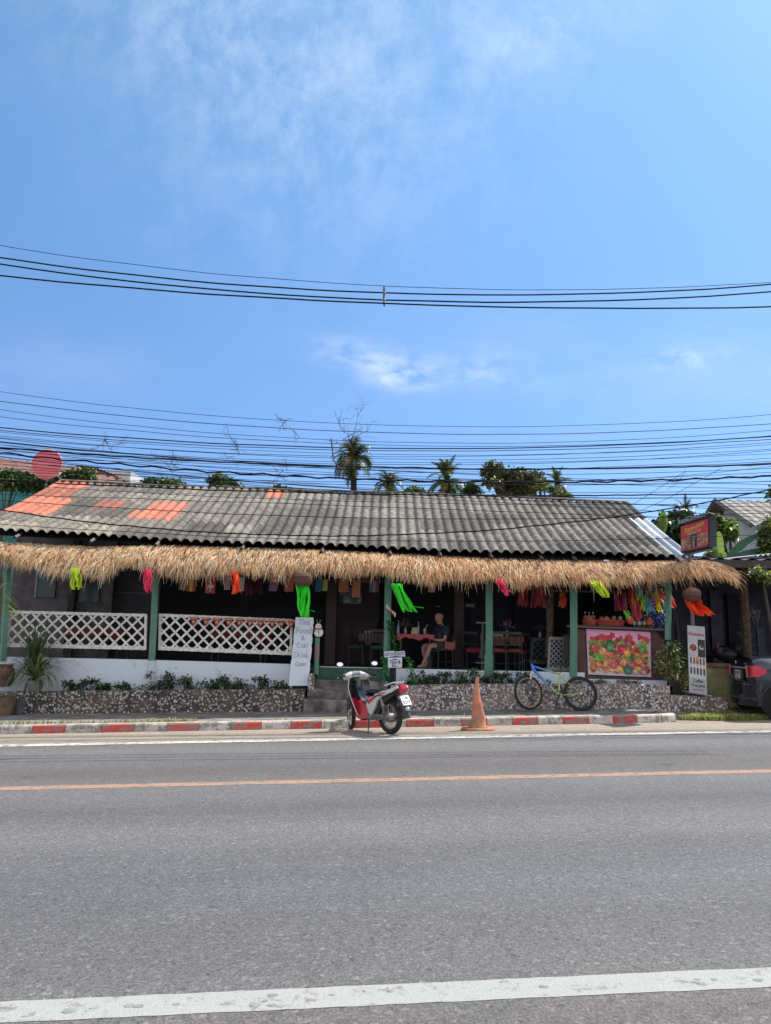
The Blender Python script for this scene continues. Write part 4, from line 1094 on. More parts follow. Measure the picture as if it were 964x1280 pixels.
def table_at(label, px0, px1, Y, dep, cloth, drop, cat='table', pat=None, fr=0, ztop=None):
    z = DZ+.74; x0, x1 = W(px0, 800, Y).x, W(px1, 800, Y).x
    base = ((x0+x1)/2, Y+dep/2, DZ)
    t = thing('dining_table', label+' table', 'table', base)
    for a in (x0+.06, x1-.06):
        for b in (Y+.05, Y+dep-.05):
            mb = MB(); mb.col = (.06, .05, .05); mb.tube([(a, b, DZ), (a, b, z-.03)], .02, 5); mb.build('leg', m_vc, t)
    mb = MB(); mb.bb(x0, x1, Y, Y+dep, z-.03, z-.002, (.08, .06, .05)); mb.build('tabletop', m_vc, t, False)
    mb = MB()
    def cf(u, v):
        x = x0-.03+(x1-x0+.06)*u
        return x
    def colf(u, v):
        q = (int(u*16)+int(v*8)) % 2
        c_ = cloth if not pat or q else pat
        return rc(c_, .12)
    e = .03
    mb.grid(lambda u, v: (x0-e+(x1-x0+2*e)*u, Y-e+(dep+2*e)*v, z+.004), 16, 8, colf)
    def dr(u): return drop*(1+.25*math.sin(u*11+px0)+.15*math.sin(u*23))
    mb.grid(lambda u, v: (x0-e+(x1-x0+2*e)*u, Y-e-.03*v*(1+math.sin(u*30))*.7, z+.004-dr(u)*v), 24, 4, colf)
    for sgn, xx_ in ((-1, x0-e), (1, x1+e)):
        mb.grid(lambda u, v: (xx_+sgn*(.02+.03*math.sin(u*15))*v, Y-e+(dep+2*e)*u, z+.004-dr(u+.3)*1.2*v), 12, 4, colf)
    o = mb.build('tablecloth', m_cloth); tag(o, label+' tablecloth draped over its table', 'tablecloth')
    return z+.008, x0, x1
def vase(px, Y, z, label, flower=(.35, .16, .38), n=26, h=.22):
    x = W(px, 790, Y).x; t = thing('flower_vase', label, 'vase', (x, Y, z))
    mb = MB(); mb.lathe([(.0, 0), (.035, 0), (.045, .05), (.025, .10), (.03, .13)], (x, Y, z), 10, cols=[(.30, .32, .30)]*4); mb.build('vase_body', m_gloss, t)
    mb = MB()
    for _ in range(n):
        d = Vector((R.gauss(0, .5), R.gauss(0, .4), R.uniform(.4, 1.1))).normalized()*h*R.uniform(.5, 1)
        p = Vector((x, Y, z+.13))+d
        for q in range(4): mb.leaf(p, Vector((R.gauss(0, 1), R.gauss(0, 1), R.gauss(0, 1))), .045, .03, rc(flower, .4))
    mb.build('flowers', m_leaf, t, False)
    mb = MB()
    for _ in range(8):
        d = Vector((R.gauss(0, .4), R.gauss(0, .3), 1)).normalized()*h*.9; mb.tube([(x, Y, z+.1), Vector((x, Y, z+.13))+d], .003, 3, cols=[(.04, .10, .03)]*2)
    mb.build('stems', m_vc, t)
TEAL, CR = (.012, .26, .19), (.42, .045, .07)
dg = 'chairs around the dining tables'
# table A with red cloth beside the seated man
zA, a0_, a1_ = table_at('red and white bordered', 498, 541, 17.1, .75, (.52, .12, .13), .10)
zB, b0_, b1_ = table_at('orange brown patterned', 615, 653, 17.3, .75, (.26, .12, .07), .16, pat=(.20, .08, .045))
zC, c0_, c1_ = table_at('dark maroon flowered', 450, 479, 18.0, .8, (.12, .05, .06), .22, pat=(.20, .12, .12))
zD, d0_, d1_ = table_at('dull red cloth covered', 85, 150, 17.3, .8, (.20, .04, .04), .2)
zE, e0_, e1_ = table_at('crimson cloth covered', 262, 330, 17.2, .8, (.20, .04, .045), .2)
chair_at('dining_chair', 'chair with a teal seat pad tucked at the left side of the maroon cloth table', (W(446, 800, 18.2).x, 18.2, DZ), PI*.5, TEAL, dg)
chair_at('dining_chair', 'chair with a teal seat pad nearest the green post, before the maroon cloth table', (W(474, 800, 17.6).x, 17.6, DZ), PI*.98, TEAL, dg)
chair_at('dining_chair', 'chair with a crimson seat pad left of the green post and patterned table', (W(591, 800, 17.6).x, 17.65, DZ), PI*.05, CR, dg)
chair_at('dining_chair', 'chair with a crimson seat pad directly behind the green post at the patterned table', (W(622, 800, 17.0).x, 16.95, DZ), PI*.95, CR, dg)
chair_at('dining_chair', 'chair with a crimson seat pad at the near right of the patterned table', (W(644, 800, 17.0).x, 17.0, DZ), PI*.9, CR, dg)
chair_at('dining_chair', 'dark backed chair behind the patterned table near the trunk post', (W(655, 800, 18.3).x, 18.3, DZ), 0, CR, dg)
vase(521-14, 17.4, zA, 'vase of mixed flowers at the middle of the red bordered cloth', (.30, .16, .20), 34, .2)
vase(634, 17.6, zB, 'vase of purple orchids on the orange brown patterned cloth', (.40, .20, .48), 34, .24)
vase(675, 18.0, DZ+.74, 'dim vase of purple flowers above the dark lattice panel', (.20, .09, .22), 26, .2)
vase(54, 17.5, zD, 'small white vase with dusky flowers seen over the left lattice screen', (.20, .12, .14), 12, .12)
vase(291, 17.4, zE, 'yellow vase with pink flowers seen over the lattice with pennants', (.30, .13, .22), 30, .16)
# shelf table under the dim vase
x = W(675, 800, 18).x
t = thing('side_table', 'dim side table behind the dark lattice panel carrying a flower vase', 'table', (x, 18, DZ))
mb = MB(); mb.bb(x-.3, x+.3, 17.8, 18.3, DZ+.70, DZ+.735, (.05, .05, .06)); mb.build('tabletop', m_vc, t, False)
for a in (-.27, .27):
    for b in (17.83, 18.27): mb = MB(); mb.tube([(x+a, b, DZ), (x+a, b, DZ+.7)], .018, 5, cols=[(.05, .05, .06)]*2); mb.build('leg', m_vc, t)
def bottle(px, Y, z, label, h=.26, col=(.10, .13, .14), cap=(.4, .4, .42), group=None, r_=.034, lab=None):
    x = W(px, 790, Y).x; t = thing('bottle', label, 'bottle', (x, Y, z), 0, group)
    mb = MB(); mb.lathe([(0, 0), (r_, .003), (r_, h*.58), (r_*.4, h*.76), (r_*.36, h*.93), (0, h*.93)], (x, Y, z), 10, cols=[col]*5); mb.build('glass', m_gloss, t)
    mb = MB(); mb.lathe([(r_*.42, h*.9), (r_*.42, h), (0, h)], (x, Y, z), 8, cols=[cap]*2); mb.build('cap', m_vc, t)
    if lab: mb = MB(); mb.lathe([(r_*1.03, h*.15), (r_*1.03, h*.45)], (x, Y, z), 10, cols=[lab]); mb.build('paper_label', m_vc, t)
bottle(498, 17.3, zA, 'clear water bottle standing left of the flower vase on the red bordered cloth', .30, (.16, .20, .22))
bottle(523, 17.3, zA, 'clear water bottle standing right of the flower vase on the red bordered cloth', .28, (.16, .20, .22))
x = W(518, 790, 17.15).x
t = thing('napkin_holder', 'pale napkin holder standing on the red bordered cloth between vase and bottle', 'napkin holder', (x, 17.16, zA))
mb = MB(); mb.box((x, 17.16, zA+.04), (.14, .08, .08), None, (.45, .38, .22)); mb.build('holder', m_vc, t, False)
mb = MB()
for k in range(5): mb.poly([(x-.05+.02*k, 17.13, zA+.08), (x-.01+.02*k, 17.17, zA+.08), (x+.02*k-.01, 17.16, zA+.15), (x-.05+.02*k, 17.14, zA+.14)], (.55, .52, .45))
mb.build('napkins', m_vc, t, False)
x = W(531, 790, 17.2).x
t = thing('drinking_glass', 'glass with a straw near the right end of the red bordered cloth', 'glass', (x, 17.2, zA))
mb = MB(); mb.lathe([(0, 0), (.03, .003), (.038, .13), (.034, .13), (.027, .01)], (x, 17.2, zA), 12, cols=[(.28, .30, .30)]*4); mb.build('tumbler', m_gloss, t)
mb = MB(); mb.tube([(x, 17.2, zA+.02), (x+.03, 17.2, zA+.18), (x+.07, 17.2, zA+.22)], .005, 4, cols=[(.6, .6, .6)]*3); mb.build('straw', m_vc, t)
for px, nm, lb in ((457, 'cup', 'small pale cup at the left of the maroon flowered cloth'), (462, 'cup', 'small pale cup at the right of the maroon flowered cloth')):
    x = W(px, 790, 18.2).x; t = thing(nm, lb, 'cup', (x, 18.2, zC)); mb = MB(); mb.lathe([(0, 0), (.028, 0), (.04, .07), (.035, .07), (.024, .01)], (x, 18.2, zC), 10, cols=[(.35, .34, .33)]*4); mb.build('cup_body', m_gloss, t)
    mb = MB(); mb.tube([(x+.035, 18.2, zC+.02), (x+.06, 18.2, zC+.035), (x+.038, 18.2, zC+.055)], .006, 5, cols=[(.35, .34, .33)]*3); mb.build('handle', m_gloss, t)
x = W(622, 790, 17.4).x
t = thing('condiment_tray', 'white condiment tray at the left of the orange brown patterned cloth', 'tray', (x, 17.4, zB))
mb = MB(); mb.box((x, 17.4, zB+.02), (.22, .14, .04), None, (.32, .32, .32)); mb.build('tray', m_vc, t, False)
for k in range(3): mb = MB(); mb.lathe([(0, 0), (.025, 0), (.025, .06), (0, .07)], (x-.06+.06*k, 17.4, zB+.04), 8, cols=[(.5, .48, .45)]*3); mb.build('jar', m_vc, t)
# standing fan / high stool by the post
x = W(603, 800, 17.2).x
t = thing('tray_stand', 'tall stand with a pale top shelf and lower ring left of the green post', 'stand', (x, 17.2, DZ))
mb = MB(); mb.bb(x-.14, x+.2, 17.1, 17.3, DZ+1.02, DZ+1.05, (.22, .22, .22)); mb.build('shelf', m_vc, t, False)
mb = MB(); mb.tube([(x, 17.2, DZ), (x+.01, 17.2, DZ+1.02)], .03, 6, cols=[(.10, .10, .10)]*2); mb.build('pole', m_vc, t)
mb = MB(); mb.tube([(x+.16*math.cos(a), 17.2+.16*math.sin(a), DZ+.14) for a in [k*PI/6 for k in range(13)]], .014, 5, cols=[(.25, .25, .25)]*13); mb.build('ring', m_vc, t)
mb = MB(); mb.tube([(x-.02, 17.15, DZ+.25), (x, 17.12, DZ+.5), (x-.02, 17.15, DZ+.8)], [.07, .05, .03], 6, cols=[(.14, .14, .13)]*3); mb.build('hanging_cloth', m_cloth, t)
# glow spots on the rear wall: small photo frames
for px, py, w, h, lb in ((588, 757, 14, 7, 'small framed picture catching light on the dark rear wall left of the right green post'), (548, 758, 6, 3, 'tiny pale plaque on the dark rear wall above the seated man'), (520, 700, 1, 1, None)):
    if not lb: continue
    p = W(px, py, 20.25); t = thing('picture_frame', lb, 'picture', p)
    s_ = 20.25/F; mb = MB(); mb.box(p, (w*s_, .02, h*s_), None, (.05, .05, .055)); mb.build('frame', m_vc, t, False)
    mb = MB(); mb.box(p-Vector((0, .014, 0)), (w*s_*.7, .006, h*s_*.5), None, (.35, .30, .30)); mb.build('picture', m_vc, t, False)
# wine rack / cabinet behind the maroon table
p0, p1 = W(424, 815, 19.3), W(472, 775, 19.3)
t = thing('cabinet', 'dark brown carved cabinet against the panel wall behind the maroon cloth table', 'cabinet', ((p0.x+p1.x)/2, 19.3, DZ))
mb = MB(); mb.bb(p0.x, p1.x, 19.25, 19.55, DZ, p1.z, (.9, .7, .7)); mb.build('case', m_brown, t, False)
for k in range(3):
    for j in range(2):
        mb = MB(); a = p0.x+.04+k*(p1.x-p0.x-.04)/3; w = (p1.x-p0.x)/3-.06; z = DZ+.12+j*.42
        mb.bb(a, a+w, 19.22, 19.248, z, z+.36, (1.5, 1.2, 1.2)); mb.build('door', m_brown, t, False)

# ------------------------------------------------------------------ seated man
def skinbody(name, verts, edges, radii, mat, parent, sub=2, root=0, squash=None):
    me = bpy.data.meshes.new(name); iv = wm(parent).inverted()
    me.from_pydata([tuple(iv @ Vector(v)) for v in verts], edges, [])
    o = bpy.data.objects.new(name, me); COL.objects.link(o)
    sk = o.modifiers.new('s', 'SKIN'); sk.use_smooth_shade = True; sk.branch_smoothing = .6
    for i, v in enumerate(me.skin_vertices[0].data):
        r_ = radii[i]; v.radius = (r_, r_) if not isinstance(r_, tuple) else r_
        v.use_root = (i == root)
    sb = o.modifiers.new('d', 'SUBSURF'); sb.levels = sub; sb.render_levels = sub
    dg_ = bpy.context.evaluated_depsgraph_get(); m2 = bpy.data.meshes.new_from_object(o.evaluated_get(dg_))
    bpy.data.objects.remove(o); m2.name = name
    for p in m2.polygons: p.use_smooth = True
    m2.materials.clear(); m2.materials.append(mat)
    at = m2.color_attributes.new('Col', 'FLOAT_COLOR', 'CORNER'); at.data.foreach_set('color', [1.0]*(4*len(m2.loops)))
    n_ = bpy.data.objects.new(name, m2); COL.objects.link(n_); n_.parent = parent
    return n_
def man():
    MY = 17.35; mx_ = W(552, 800, MY).x; O = Vector((mx_, MY, DZ))
    ch = chair_at('dining_chair', 'chair with a teal seat pad and pink back cloth that the seated man uses', (O.x+.02, O.y, O.z), -PI*.5+.35, TEAL, dg)
    rz = .0
    # local axes: f = facing (left and towards the street), s = his left side
    f = Vector((-.90, -.44, 0)).normalized(); s_ = Vector((f.y, -f.x, 0))*-1
    up = Vector((0, 0, 1))
    def P(a, b, c_): return O+(f*a+s_*b+up*c_)*.93
    t = thing('person', 'seated man in navy t-shirt holding a phone at the red clothed table', 'person', O)
    skin = M('skin', (.42, .21, .15), .55, na=.12, ns=20)
    V = []; E = []; Rr = []
    def v(p, r_): V.append(p); Rr.append(r_); return len(V)-1
    def chain(start, pts):
        a = start
        for p, r_ in pts:
            b = v(p, r_); E.append((a, b)); a = b
        return a
    pel = v(P(0, 0, .56), .13)
    w1 = chain(pel, [(P(.01, 0, .70), .14), (P(.0, 0, .84), .145), (P(.0, 0, .97), .14)])
    nk = chain(w1, [(P(.03, 0, 1.06), .078), (P(.055, 0, 1.10), .068)])
    hd = chain(nk, [(P(.085, 0, 1.15), (.078, .086)), (P(.085, 0, 1.21), (.092, .112)), (P(.07, 0, 1.28), (.092, .108)), (P(.06, 0, 1.335), (.055, .065))])
    for sg in (-1, 1):
        sh = chain(w1, [(P(-.0, sg*.17, .99), .062), (P(.01, sg*.235, .93), .055), (P(.06, sg*.27, .72), .042), (P(.10, sg*.27, .67), .038)])
        wr = chain(sh, [(P(.24, sg*.18, .67), .030), (P(.33, sg*.09, .70), (.024, .03))])
        pal = chain(wr, [(P(.38, sg*.06, .72), (.02, .034)), (P(.415, sg*.045, .735), (.017, .036))])
        for q in range(4):
            o_ = (q-1.5)*.02; ln = (.075, .085, .08, .062)[q]
            chain(pal, [(P(.435, sg*(.045+o_*.2)+0, .74+o_), .0095), (P(.435+ln*.5, sg*(.03), .745+o_), .009), (P(.43+ln*.6, sg*.005, .745+o_), .008)])
        chain(pal-1, [(P(.395, sg*.03, .755), .011), (P(.42, sg*.012, .775), .009), (P(.44, sg*.005, .78), .008)])
        kn = chain(pel, [(P(.12, sg*.10, .54), .09), (P(.42, sg*.15 , .53), .065)])
        an = chain(kn, [(P(.44+.02*sg, sg*.14, .36), .055), (P(.46+.10*sg, sg*.08, .10), .036), (P(.49+.10*sg, sg*.08, .05), .035)])
        chain(an, [(P(.56+.10*sg, sg*.09, .035), (.03, .038)), (P(.62+.10*sg, sg*.09, .03), (.022, .036))])
    # nose, chin and ears as bumps of the same surface
    h_ = hd-1
    body = skinbody('body', V, E, Rr, skin, t, 2, 0)
    mb = MB(); mb.col = (1, 1, 1)
    hc_ = P(.085, 0, 1.225)
    def face(mb, a, b, c_, r_, col): mb.ell(P(a, b, c_), r_, 8, 6, col)
    mb = MB(); mb.tube([P(.165, 0, 1.255), P(.192, 0, 1.222), P(.168, 0, 1.208)], [.010, .016, .012], 6); mb.build('nose', skin, t)
    for sg in (-1, 1):
        mb = MB(); mb.ell(P(.07, sg*.083, 1.225), (.02, .014, .032), 8, 6); mb.build('ear', skin, t)
        mb = MB(); mb.ell(P(.158, sg*.032, 1.245), (.012, .012, .008), 8, 5, (.5, .48, .45)); mb.ell(P(.168, sg*.031, 1.245), (.005, .005, .005), 6, 4, (.02, .015, .01)); mb.build('eye', m_vc, t)
    mb = MB(); mb.tube([P(.160, -.03, 1.18), P(.172, 0, 1.183), P(.160, .03, 1.18)], [.005, .008, .005], 5, cols=[(.25, .08, .07)]*3); mb.build('mouth', m_vc, t)
    # short grey beard and hair fringe
    hm = M('grey_hair', (.20, .18, .17), .9, na=.3, ns=60)
    mb = MB(); mb.grid(lambda u, v: P(.085+.092*math.cos((u-.5)*2.5)*(1-.12*v), .088*math.sin((u-.5)*2.5)*(1-.15*v), 1.20-.065*v-.02*math.cos((u-.5)*2.5)), 12, 4)
    mb.build('beard', hm, t)
    mb = MB(); mb.grid(lambda u, v: P(.06-.10*math.cos((u-.5)*2.9)*(1-.1*v), .096*math.sin((u-.5)*2.9)*(1-.1*v), 1.21+.08*v), 12, 4)
    mb.build('hair', hm, t)
    navy = M('navy_cotton', (.022, .026, .05), .85, na=.25, ns=9)
    V = []; E = []; Rr = []
    a = v(P(0, 0, .54), (.17, .19)); b = chain(a, [(P(.03, 0, .68), (.18, .19)), (P(.02, 0, .84), (.175, .195)), (P(0, 0, .96), (.16, .18))])
    chain(b, [(P(.015, 0, 1.05), .105), (P(.03, 0, 1.095), .088)])
    for sg in (-1, 1): chain(b, [(P(0, sg*.18, .99), .10), (P(.01, sg*.245, .92), .09), (P(.05, sg*.275, .76), .08)])
    tee = skinbody('t_shirt', V, E, Rr, navy, t, 2, 0)
    mb = MB()
    for _ in range(7): mb.ell(P(.163, R.uniform(-.05, .05), R.uniform(.78, .90)), (.012, .02, .02), 6, 4, rc((.35, .30, .22), .4))
    V = []; E = []; Rr = []
    a = v(P(0, 0, .53), (.15, .16))
    for sg in (-1, 1): chain(a, [(P(.12, sg*.10, .54), .105), (P(.32, sg*.13, .54), .088)])
    skinbody('shorts', V, E, Rr, M('shorts_cloth', (.05, .045, .05), .9, na=.3), t, 2, 0)
    for sg in (-1, 1):
        mb = MB(); mb.box(P(.56+.10*sg, sg*.09, .006), (.10, .24, .018), Matrix.Rotation(math.atan2(f.y, f.x)-PI/2, 3, 'Z'), (.06, .04, .03)); mb.build('sandal', m_vc, t, False)
    ph = P(.45, 0, .765)
    o = MB(); o.box(ph, (.02, .075, .14), Matrix.Rotation(math.atan2(f.y, f.x), 3, 'Z') @ Matrix.Rotation(-.5, 3, 'Y'), (.02, .02, .025)); o = o.build('phone', m_gloss, None, False)
    tag(o, 'small dark phone held in the seated man\'s two hands', 'phone')
    # pink cloth over the chair back
    mb = MB(); c0 = W(561, 806, 17.2)
    mb.grid(lambda u, v: (c0.x-.1+.24*u, 17.12+.03*math.sin(u*9), c0.z+.10-.17*v-.04*math.sin(u*3)), 8, 5, (.42, .13, .10)); o = mb.build('seat_cloth', m_cloth); tag(o, 'salmon pink cloth hanging from the back of the seated man\'s chair', 'cloth')
man()

# ------------------------------------------------------------------ fruit counter
CY = 16.25
def counter():
    x0, x1 = W(719, 810, CY).x, W(823, 810, CY).x
    zt = W(770, 783.5, CY).z; zb = W(770, 846, CY).z
    t = thing('drinks_counter', 'dark brown drinks counter with metal edged top at the right end of the veranda', 'counter', ((x0+x1)/2, CY, zb))
    mc = M('counter_brown', (.095, .035, .035), .6, ns=4, na=.4)
    mb = MB(); mb.bb(x0, x1, CY, CY+.7, zb-.12, zt-.06); mb.build('body', mc, t, False)
    mb = MB(); a, b = W(707, 783, CY).x, W(829, 786, CY).x
    mb.grid(lambda u, v: (a+(b-a)*u, CY-.12+.95*v, zt-.03*u+.02), 4, 2, (.14, .10, .10)); mb.grid(lambda u, v: (a+(b-a)*u, CY-.12, zt-.03*u+.02-.05*v), 4, 1, (.16, .10, .10)); mb.grid(lambda u, v: (a+(b-a)*u, CY-.12+.95*v, zt-.03*u-.03), 4, 2, (.1, .07, .07))
    mb.build('countertop', m_vc, t, False)
    mb = MB(); mb.tube([(a, CY-.13, zt+.012), ((a+b)/2, CY-.13, zt-.003), (b, CY-.13, zt-.018)], .013, 5); mb.build('metal_edge', m_metal, t)
    # rounded side panel
    mb = MB(); xr = x1+.01; zc = zt-.45
    mb.prism([(xr, zb-.1), (xr+.14, zb), (xr+.16, zc), (xr+.12, zc+.18), (xr+.05, zc+.30), (xr, zc+.34)], CY+.05, CY+.6, (1.2, 1.5, 1.5)); mb.build('side_panel', mc, t, False)
    return zt+.02, x0, x1
zK, kx0, kx1 = counter()
def poster():
    q = [W(733, 786, CY-.03), W(813, 790, CY-.03), W(814.3, 846.5, CY-.05), W(735.3, 843, CY-.04)]
    t = thing('fruit_poster', 'large white and pink poster crowded with painted fruit and vegetables on the counter', 'poster', (q[2]+q[3])/2)
    def T(u, v, off=0): return q[0]*(1-u)*(1-v)+q[1]*u*(1-v)+q[3]*(1-u)*v+q[2]*u*v+Vector((0, -off+.008*math.sin(u*9)*v, 0))
    mb = MB()
    def bgc(u, v):
        k = min(1, v*1.7); return (.66*(1-k)+.62*k, .30*(1-k)+.55*k, .46*(1-k)+.58*k)
    mb.grid(lambda u, v: T(u, v), 24, 16, bgc); mb.grid(lambda u, v: T(u, 1-v, -.006), 12, 8, (.5, .5, .5))
    sheet = mb.build('printed_sheet', m_vc, t)
    mb = MB(); r2 = random.Random(3)
    def blob(u, v, r_, col, k, n=9, lob=.15):
        ph = r2.uniform(0, 6); lb = r2.choice((3, 5, 6))
        pts = []
        for i in range(n*2):
            a = PI*i/n; rr = r_*(1+lob*math.sin(a*lb+ph))
            pts.append(T(u+rr*math.cos(a), v+rr*1.45*math.sin(a), (.004+.00006*k)))
        mb.poly(pts, col)
    k = 0
    REDS = [(.45, .02, .04), (.35, .015, .04), (.55, .05, .05)]; ORS = [(.70, .22, .05), (.75, .32, .10), (.62, .12, .06)]; GRS = [(.04, .16, .05), (.08, .28, .05), (.15, .36, .06)]; PKS = [(.65, .18, .18), (.72, .30, .28), (.6, .1, .12)]
    YEL = [(.72, .45, .08), (.7, .5, .2)]
    for _ in range(26): k += 1; blob(r2.uniform(.05, .95), r2.uniform(.12, .30), r2.uniform(.03, .05), rc(r2.choice(REDS), .2, r2), k, lob=.3)
    for _ in range(430):
        k += 1; u = r2.uniform(.05, .95); v = r2.uniform(.26, .90)
        if v < .5: pal = r2.choice([REDS, GRS, ORS, GRS, REDS])
        elif v < .7: pal = r2.choice([ORS, GRS, PKS, ORS, GRS])
        else: pal = r2.choice([ORS, PKS, YEL, PKS, ORS, REDS])
        blob(u, v, r2.uniform(.016, .042), rc(r2.choice(pal), .3, r2), k)
    for u, v, r_, c_ in ((.36, .37, .085, (.02, .10, .05)), (.36, .37, .06, (.05, .22, .07)), (.55, .42, .08, (.42, .015, .04)), (.18, .62, .07, (.12, .34, .04)), (.86, .4, .06, (.06, .25, .05)), (.63, .86, .07, (.04, .15, .09)), (.50, .87, .045, (.72, .45, .05)), (.13, .42, .06, (.5, .06, .05)), (.24, .48, .06, (.72, .3, .08)), (.62, .5, .055, (.72, .28, .06)), (.74, .9, .04, (.7, .35, .33)), (.88, .9, .04, (.68, .3, .3)), (.40, .77, .06, (.62, .08, .10))):
        k += 1; blob(u, v, r_, c_, k, 12, .06)
        for _ in range(5): k += 1; blob(u+r2.uniform(-.5, .5)*r_, v+r2.uniform(-.6, .6)*r_, r_*.22, tuple(min(1, q_*1.9+.03) for q_ in c_), k)
    for _ in range(120):
        k += 1; blob(r2.uniform(.04, .96), r2.uniform(.3, .93), r2.uniform(.006, .013), rc(r2.choice(YEL+PKS+GRS+[(.7, .65, .55), (.25, .02, .03)]), .2, r2), k, 5)
    mb.build('fruit_print', m_vc, sheet, False)
poster()
# baskets and bottles on the counter
def basket(px, Y, w, label):
    x = W(px, 780, Y).x; t = thing('fruit_basket', label, 'basket', (x, Y, zK))
    mb = MB(); n_ = 20
    for k in range(4): mb.tube([(x+w*(.9+.05*k)*math.cos(a), Y+.13*(.9+.05*k)*math.sin(a), zK+.012+.035*k) for a in [i*2*PI/n_ for i in range(n_+1)]], .012, 5, cols=[rc((.40, .07, .05), .2)]*(n_+1))
    for i in range(n_*2):
        a = i*PI/n_; mb.tube([(x+w*.88*math.cos(a), Y+.115*math.sin(a), zK), (x+w*1.06*math.cos(a), Y+.14*math.sin(a), zK+.125)], .008, 4, cols=[(.35, .06, .05)]*2)
    mb.build('wicker', m_vc, t)
    for i in range(9):
        mb = MB(); c_ = R.choice([(.30, .07, .06), (.34, .18, .06), (.28, .20, .10), (.12, .14, .05)])
        mb.ell((x+R.uniform(-.75, .75)*w, Y+R.uniform(-.06, .06), zK+.13+R.uniform(0, .05)), (.05, .05, .048), 8, 6, c_); mb.build('fruit', m_vc, t)
basket(737, 16.3, .14, 'small red plastic basket of fruit at the left end of the counter')
basket(763, 16.3, .31, 'long red plastic basket piled with fruit in the middle of the counter')
for i, (px, c_, l_) in enumerate(((732, (.02, .03, .02), 'dark green bottle with pale cap, leftmost behind the small red basket'), (737, (.03, .03, .03), 'dark bottle with a pale cap, second behind the small red basket'), (742, (.02, .04, .03), 'dark bottle with a pale cap, rightmost behind the small red basket'))):
    bottle(px, 16.55, zK, l_, .30, c_, (.42, .40, .38))
for i in range(8):
    bottle(793+i*3.4, 16.35+.1*(i % 2), zK, ORD[i]+' dark drink bottle from the left in the row on the counter', .26, (.015, .02, .015), rc((.3, .3, .28), .3), 'drink bottles on the counter', .028, rc((.5, .5, .46), .25))
# hanging net of wrapped drinks: dense green dangling decorations
t = thing('hanging_net', 'dark hanging net full of small shiny ornaments above the counter bottles', 'decoration', W(815, 770, 16.4))
mb = MB()
for i in range(18):
    a = W(792+i*2.6, 722, 16.5); b = W(792+i*2.6+R.uniform(-1, 1), 772, 16.5); mb.tube([a, a.lerp(b, .5)+Vector((R.uniform(-.02, .02), 0, 0)), b], .004, 3, cols=[(.06, .08, .06)]*3)
mb.build('strings', m_vc, t)
mb = MB()
for _ in range(900):
    p = W(R.uniform(784, 838), R.uniform(720, 772)**1.0, 16.45+R.uniform(-.08, .1)); mb.leaf(p, Vector((R.gauss(0, 1), R.gauss(0, 1), R.gauss(0, 1))), .05, .03, rc(R.choice([(.05, .10, .06), (.12, .16, .10), (.45, .47, .42), (.03, .05, .03), (.6, .12, .12), (.6, .45, .05), (.1, .4, .12), (.5, .5, .48)]), .3))
mb.build('ornaments', m_leaf, t, False)['kind'] = 'stuff'
HG = ['crimson', 'orange', 'lime', 'pale blue', 'yellow', 'pink', 'green', 'violet', 'white', 'scarlet', 'turquoise', 'gold']
HC_ = [(.45, .03, .06), (.75, .25, .04), (.35, .6, .05), (.3, .5, .65), (.75, .55, .05), (.75, .2, .3), (.05, .4, .1), (.3, .1, .4), (.6, .6, .58), (.7, .05, .04), (.04, .45, .42), (.6, .42, .08)]
for i in range(12):
    px = 787+i*4.2; py = 731+R.uniform(0, 8)+(14 if i % 3 == 1 else 0)
    ribbons(px, py, px+R.uniform(0, 3), py+R.uniform(8, 14), 4, 5, HC_[i], n=6, Y=16.05+.07*(i % 3), rw=.011, curl=.02, label='tiny %s tassel in the dense row hung over the counter bottles' % HG[i], group='tiny tassels over the counter', name='small_tassel')
t = thing('blue_netting', 'crumpled shiny blue plastic netting at the right end of the counter', 'netting', W(825, 783, 16.25))
mb = MB()
for _ in range(260):
    p = W(R.uniform(815, 834), R.uniform(766, 783), 16.2+R.uniform(-.05, .15)); mb.leaf(p, Vector((R.gauss(0, 1), R.gauss(0, 1), R.gauss(0, 1))), .07, .05, rc(R.choice([(.02, .05, .30), (.03, .09, .45), (.01, .02, .12), (.4, .45, .55)]), .3))
mb.build('sheet', m_cloth, t, False)
for i, (px, py, c_, lb) in enumerate(((788, 776, (.5, .06, .05), 'red paper lantern ball hanging above the end of the long basket'), (812, 778, (.45, .05, .05), 'small red jar standing among the dark drink bottles'))):
    t = thing('lantern' if i == 0 else 'jar', lb, 'lantern' if i == 0 else 'jar', W(px, py, 16.2)); mb = MB(); mb.ell(W(px, py, 16.2), (.08, .08, .085), 12, 8, c_); mb.build('body', m_vc, t); mb = MB(); mb.ell(W(px, py-5, 16.2), (.03, .03, .02), 8, 5, (.4, .3, .1)); mb.build('lid', m_vc, t)
# speaker / framed panel standing by the trunk post
q = [W(705, 794, 16.55), W(713, 794, 16.55), W(713, 824, 16.55), W(703, 824, 16.55)]
t = thing('sandwich_board', 'dark framed panel board leaning beside the narrow pale lattice', 'board', (q[2]+q[3])/2)
mb = MB(); mb.poly(q[::-1], (.07, .06, .06)); mb.poly([p+Vector((0, .03, 0)) for p in q], (.07, .06, .06))
for k in range(4): mb.poly([q[k], q[(k+1) % 4], q[(k+1) % 4]+Vector((0, .03, 0)), q[k]+Vector((0, .03, 0))], (.09, .08, .08))
mb.build('panel', m_vc, t, False)
mb = MB(); mb.tube([p+Vector((0, -.01, 0)) for p in q]+[q[0]+Vector((0, -.01, 0))], .015, 4, cols=[(.12, .11, .10)]*5); mb.build('frame', m_vc, t, False)
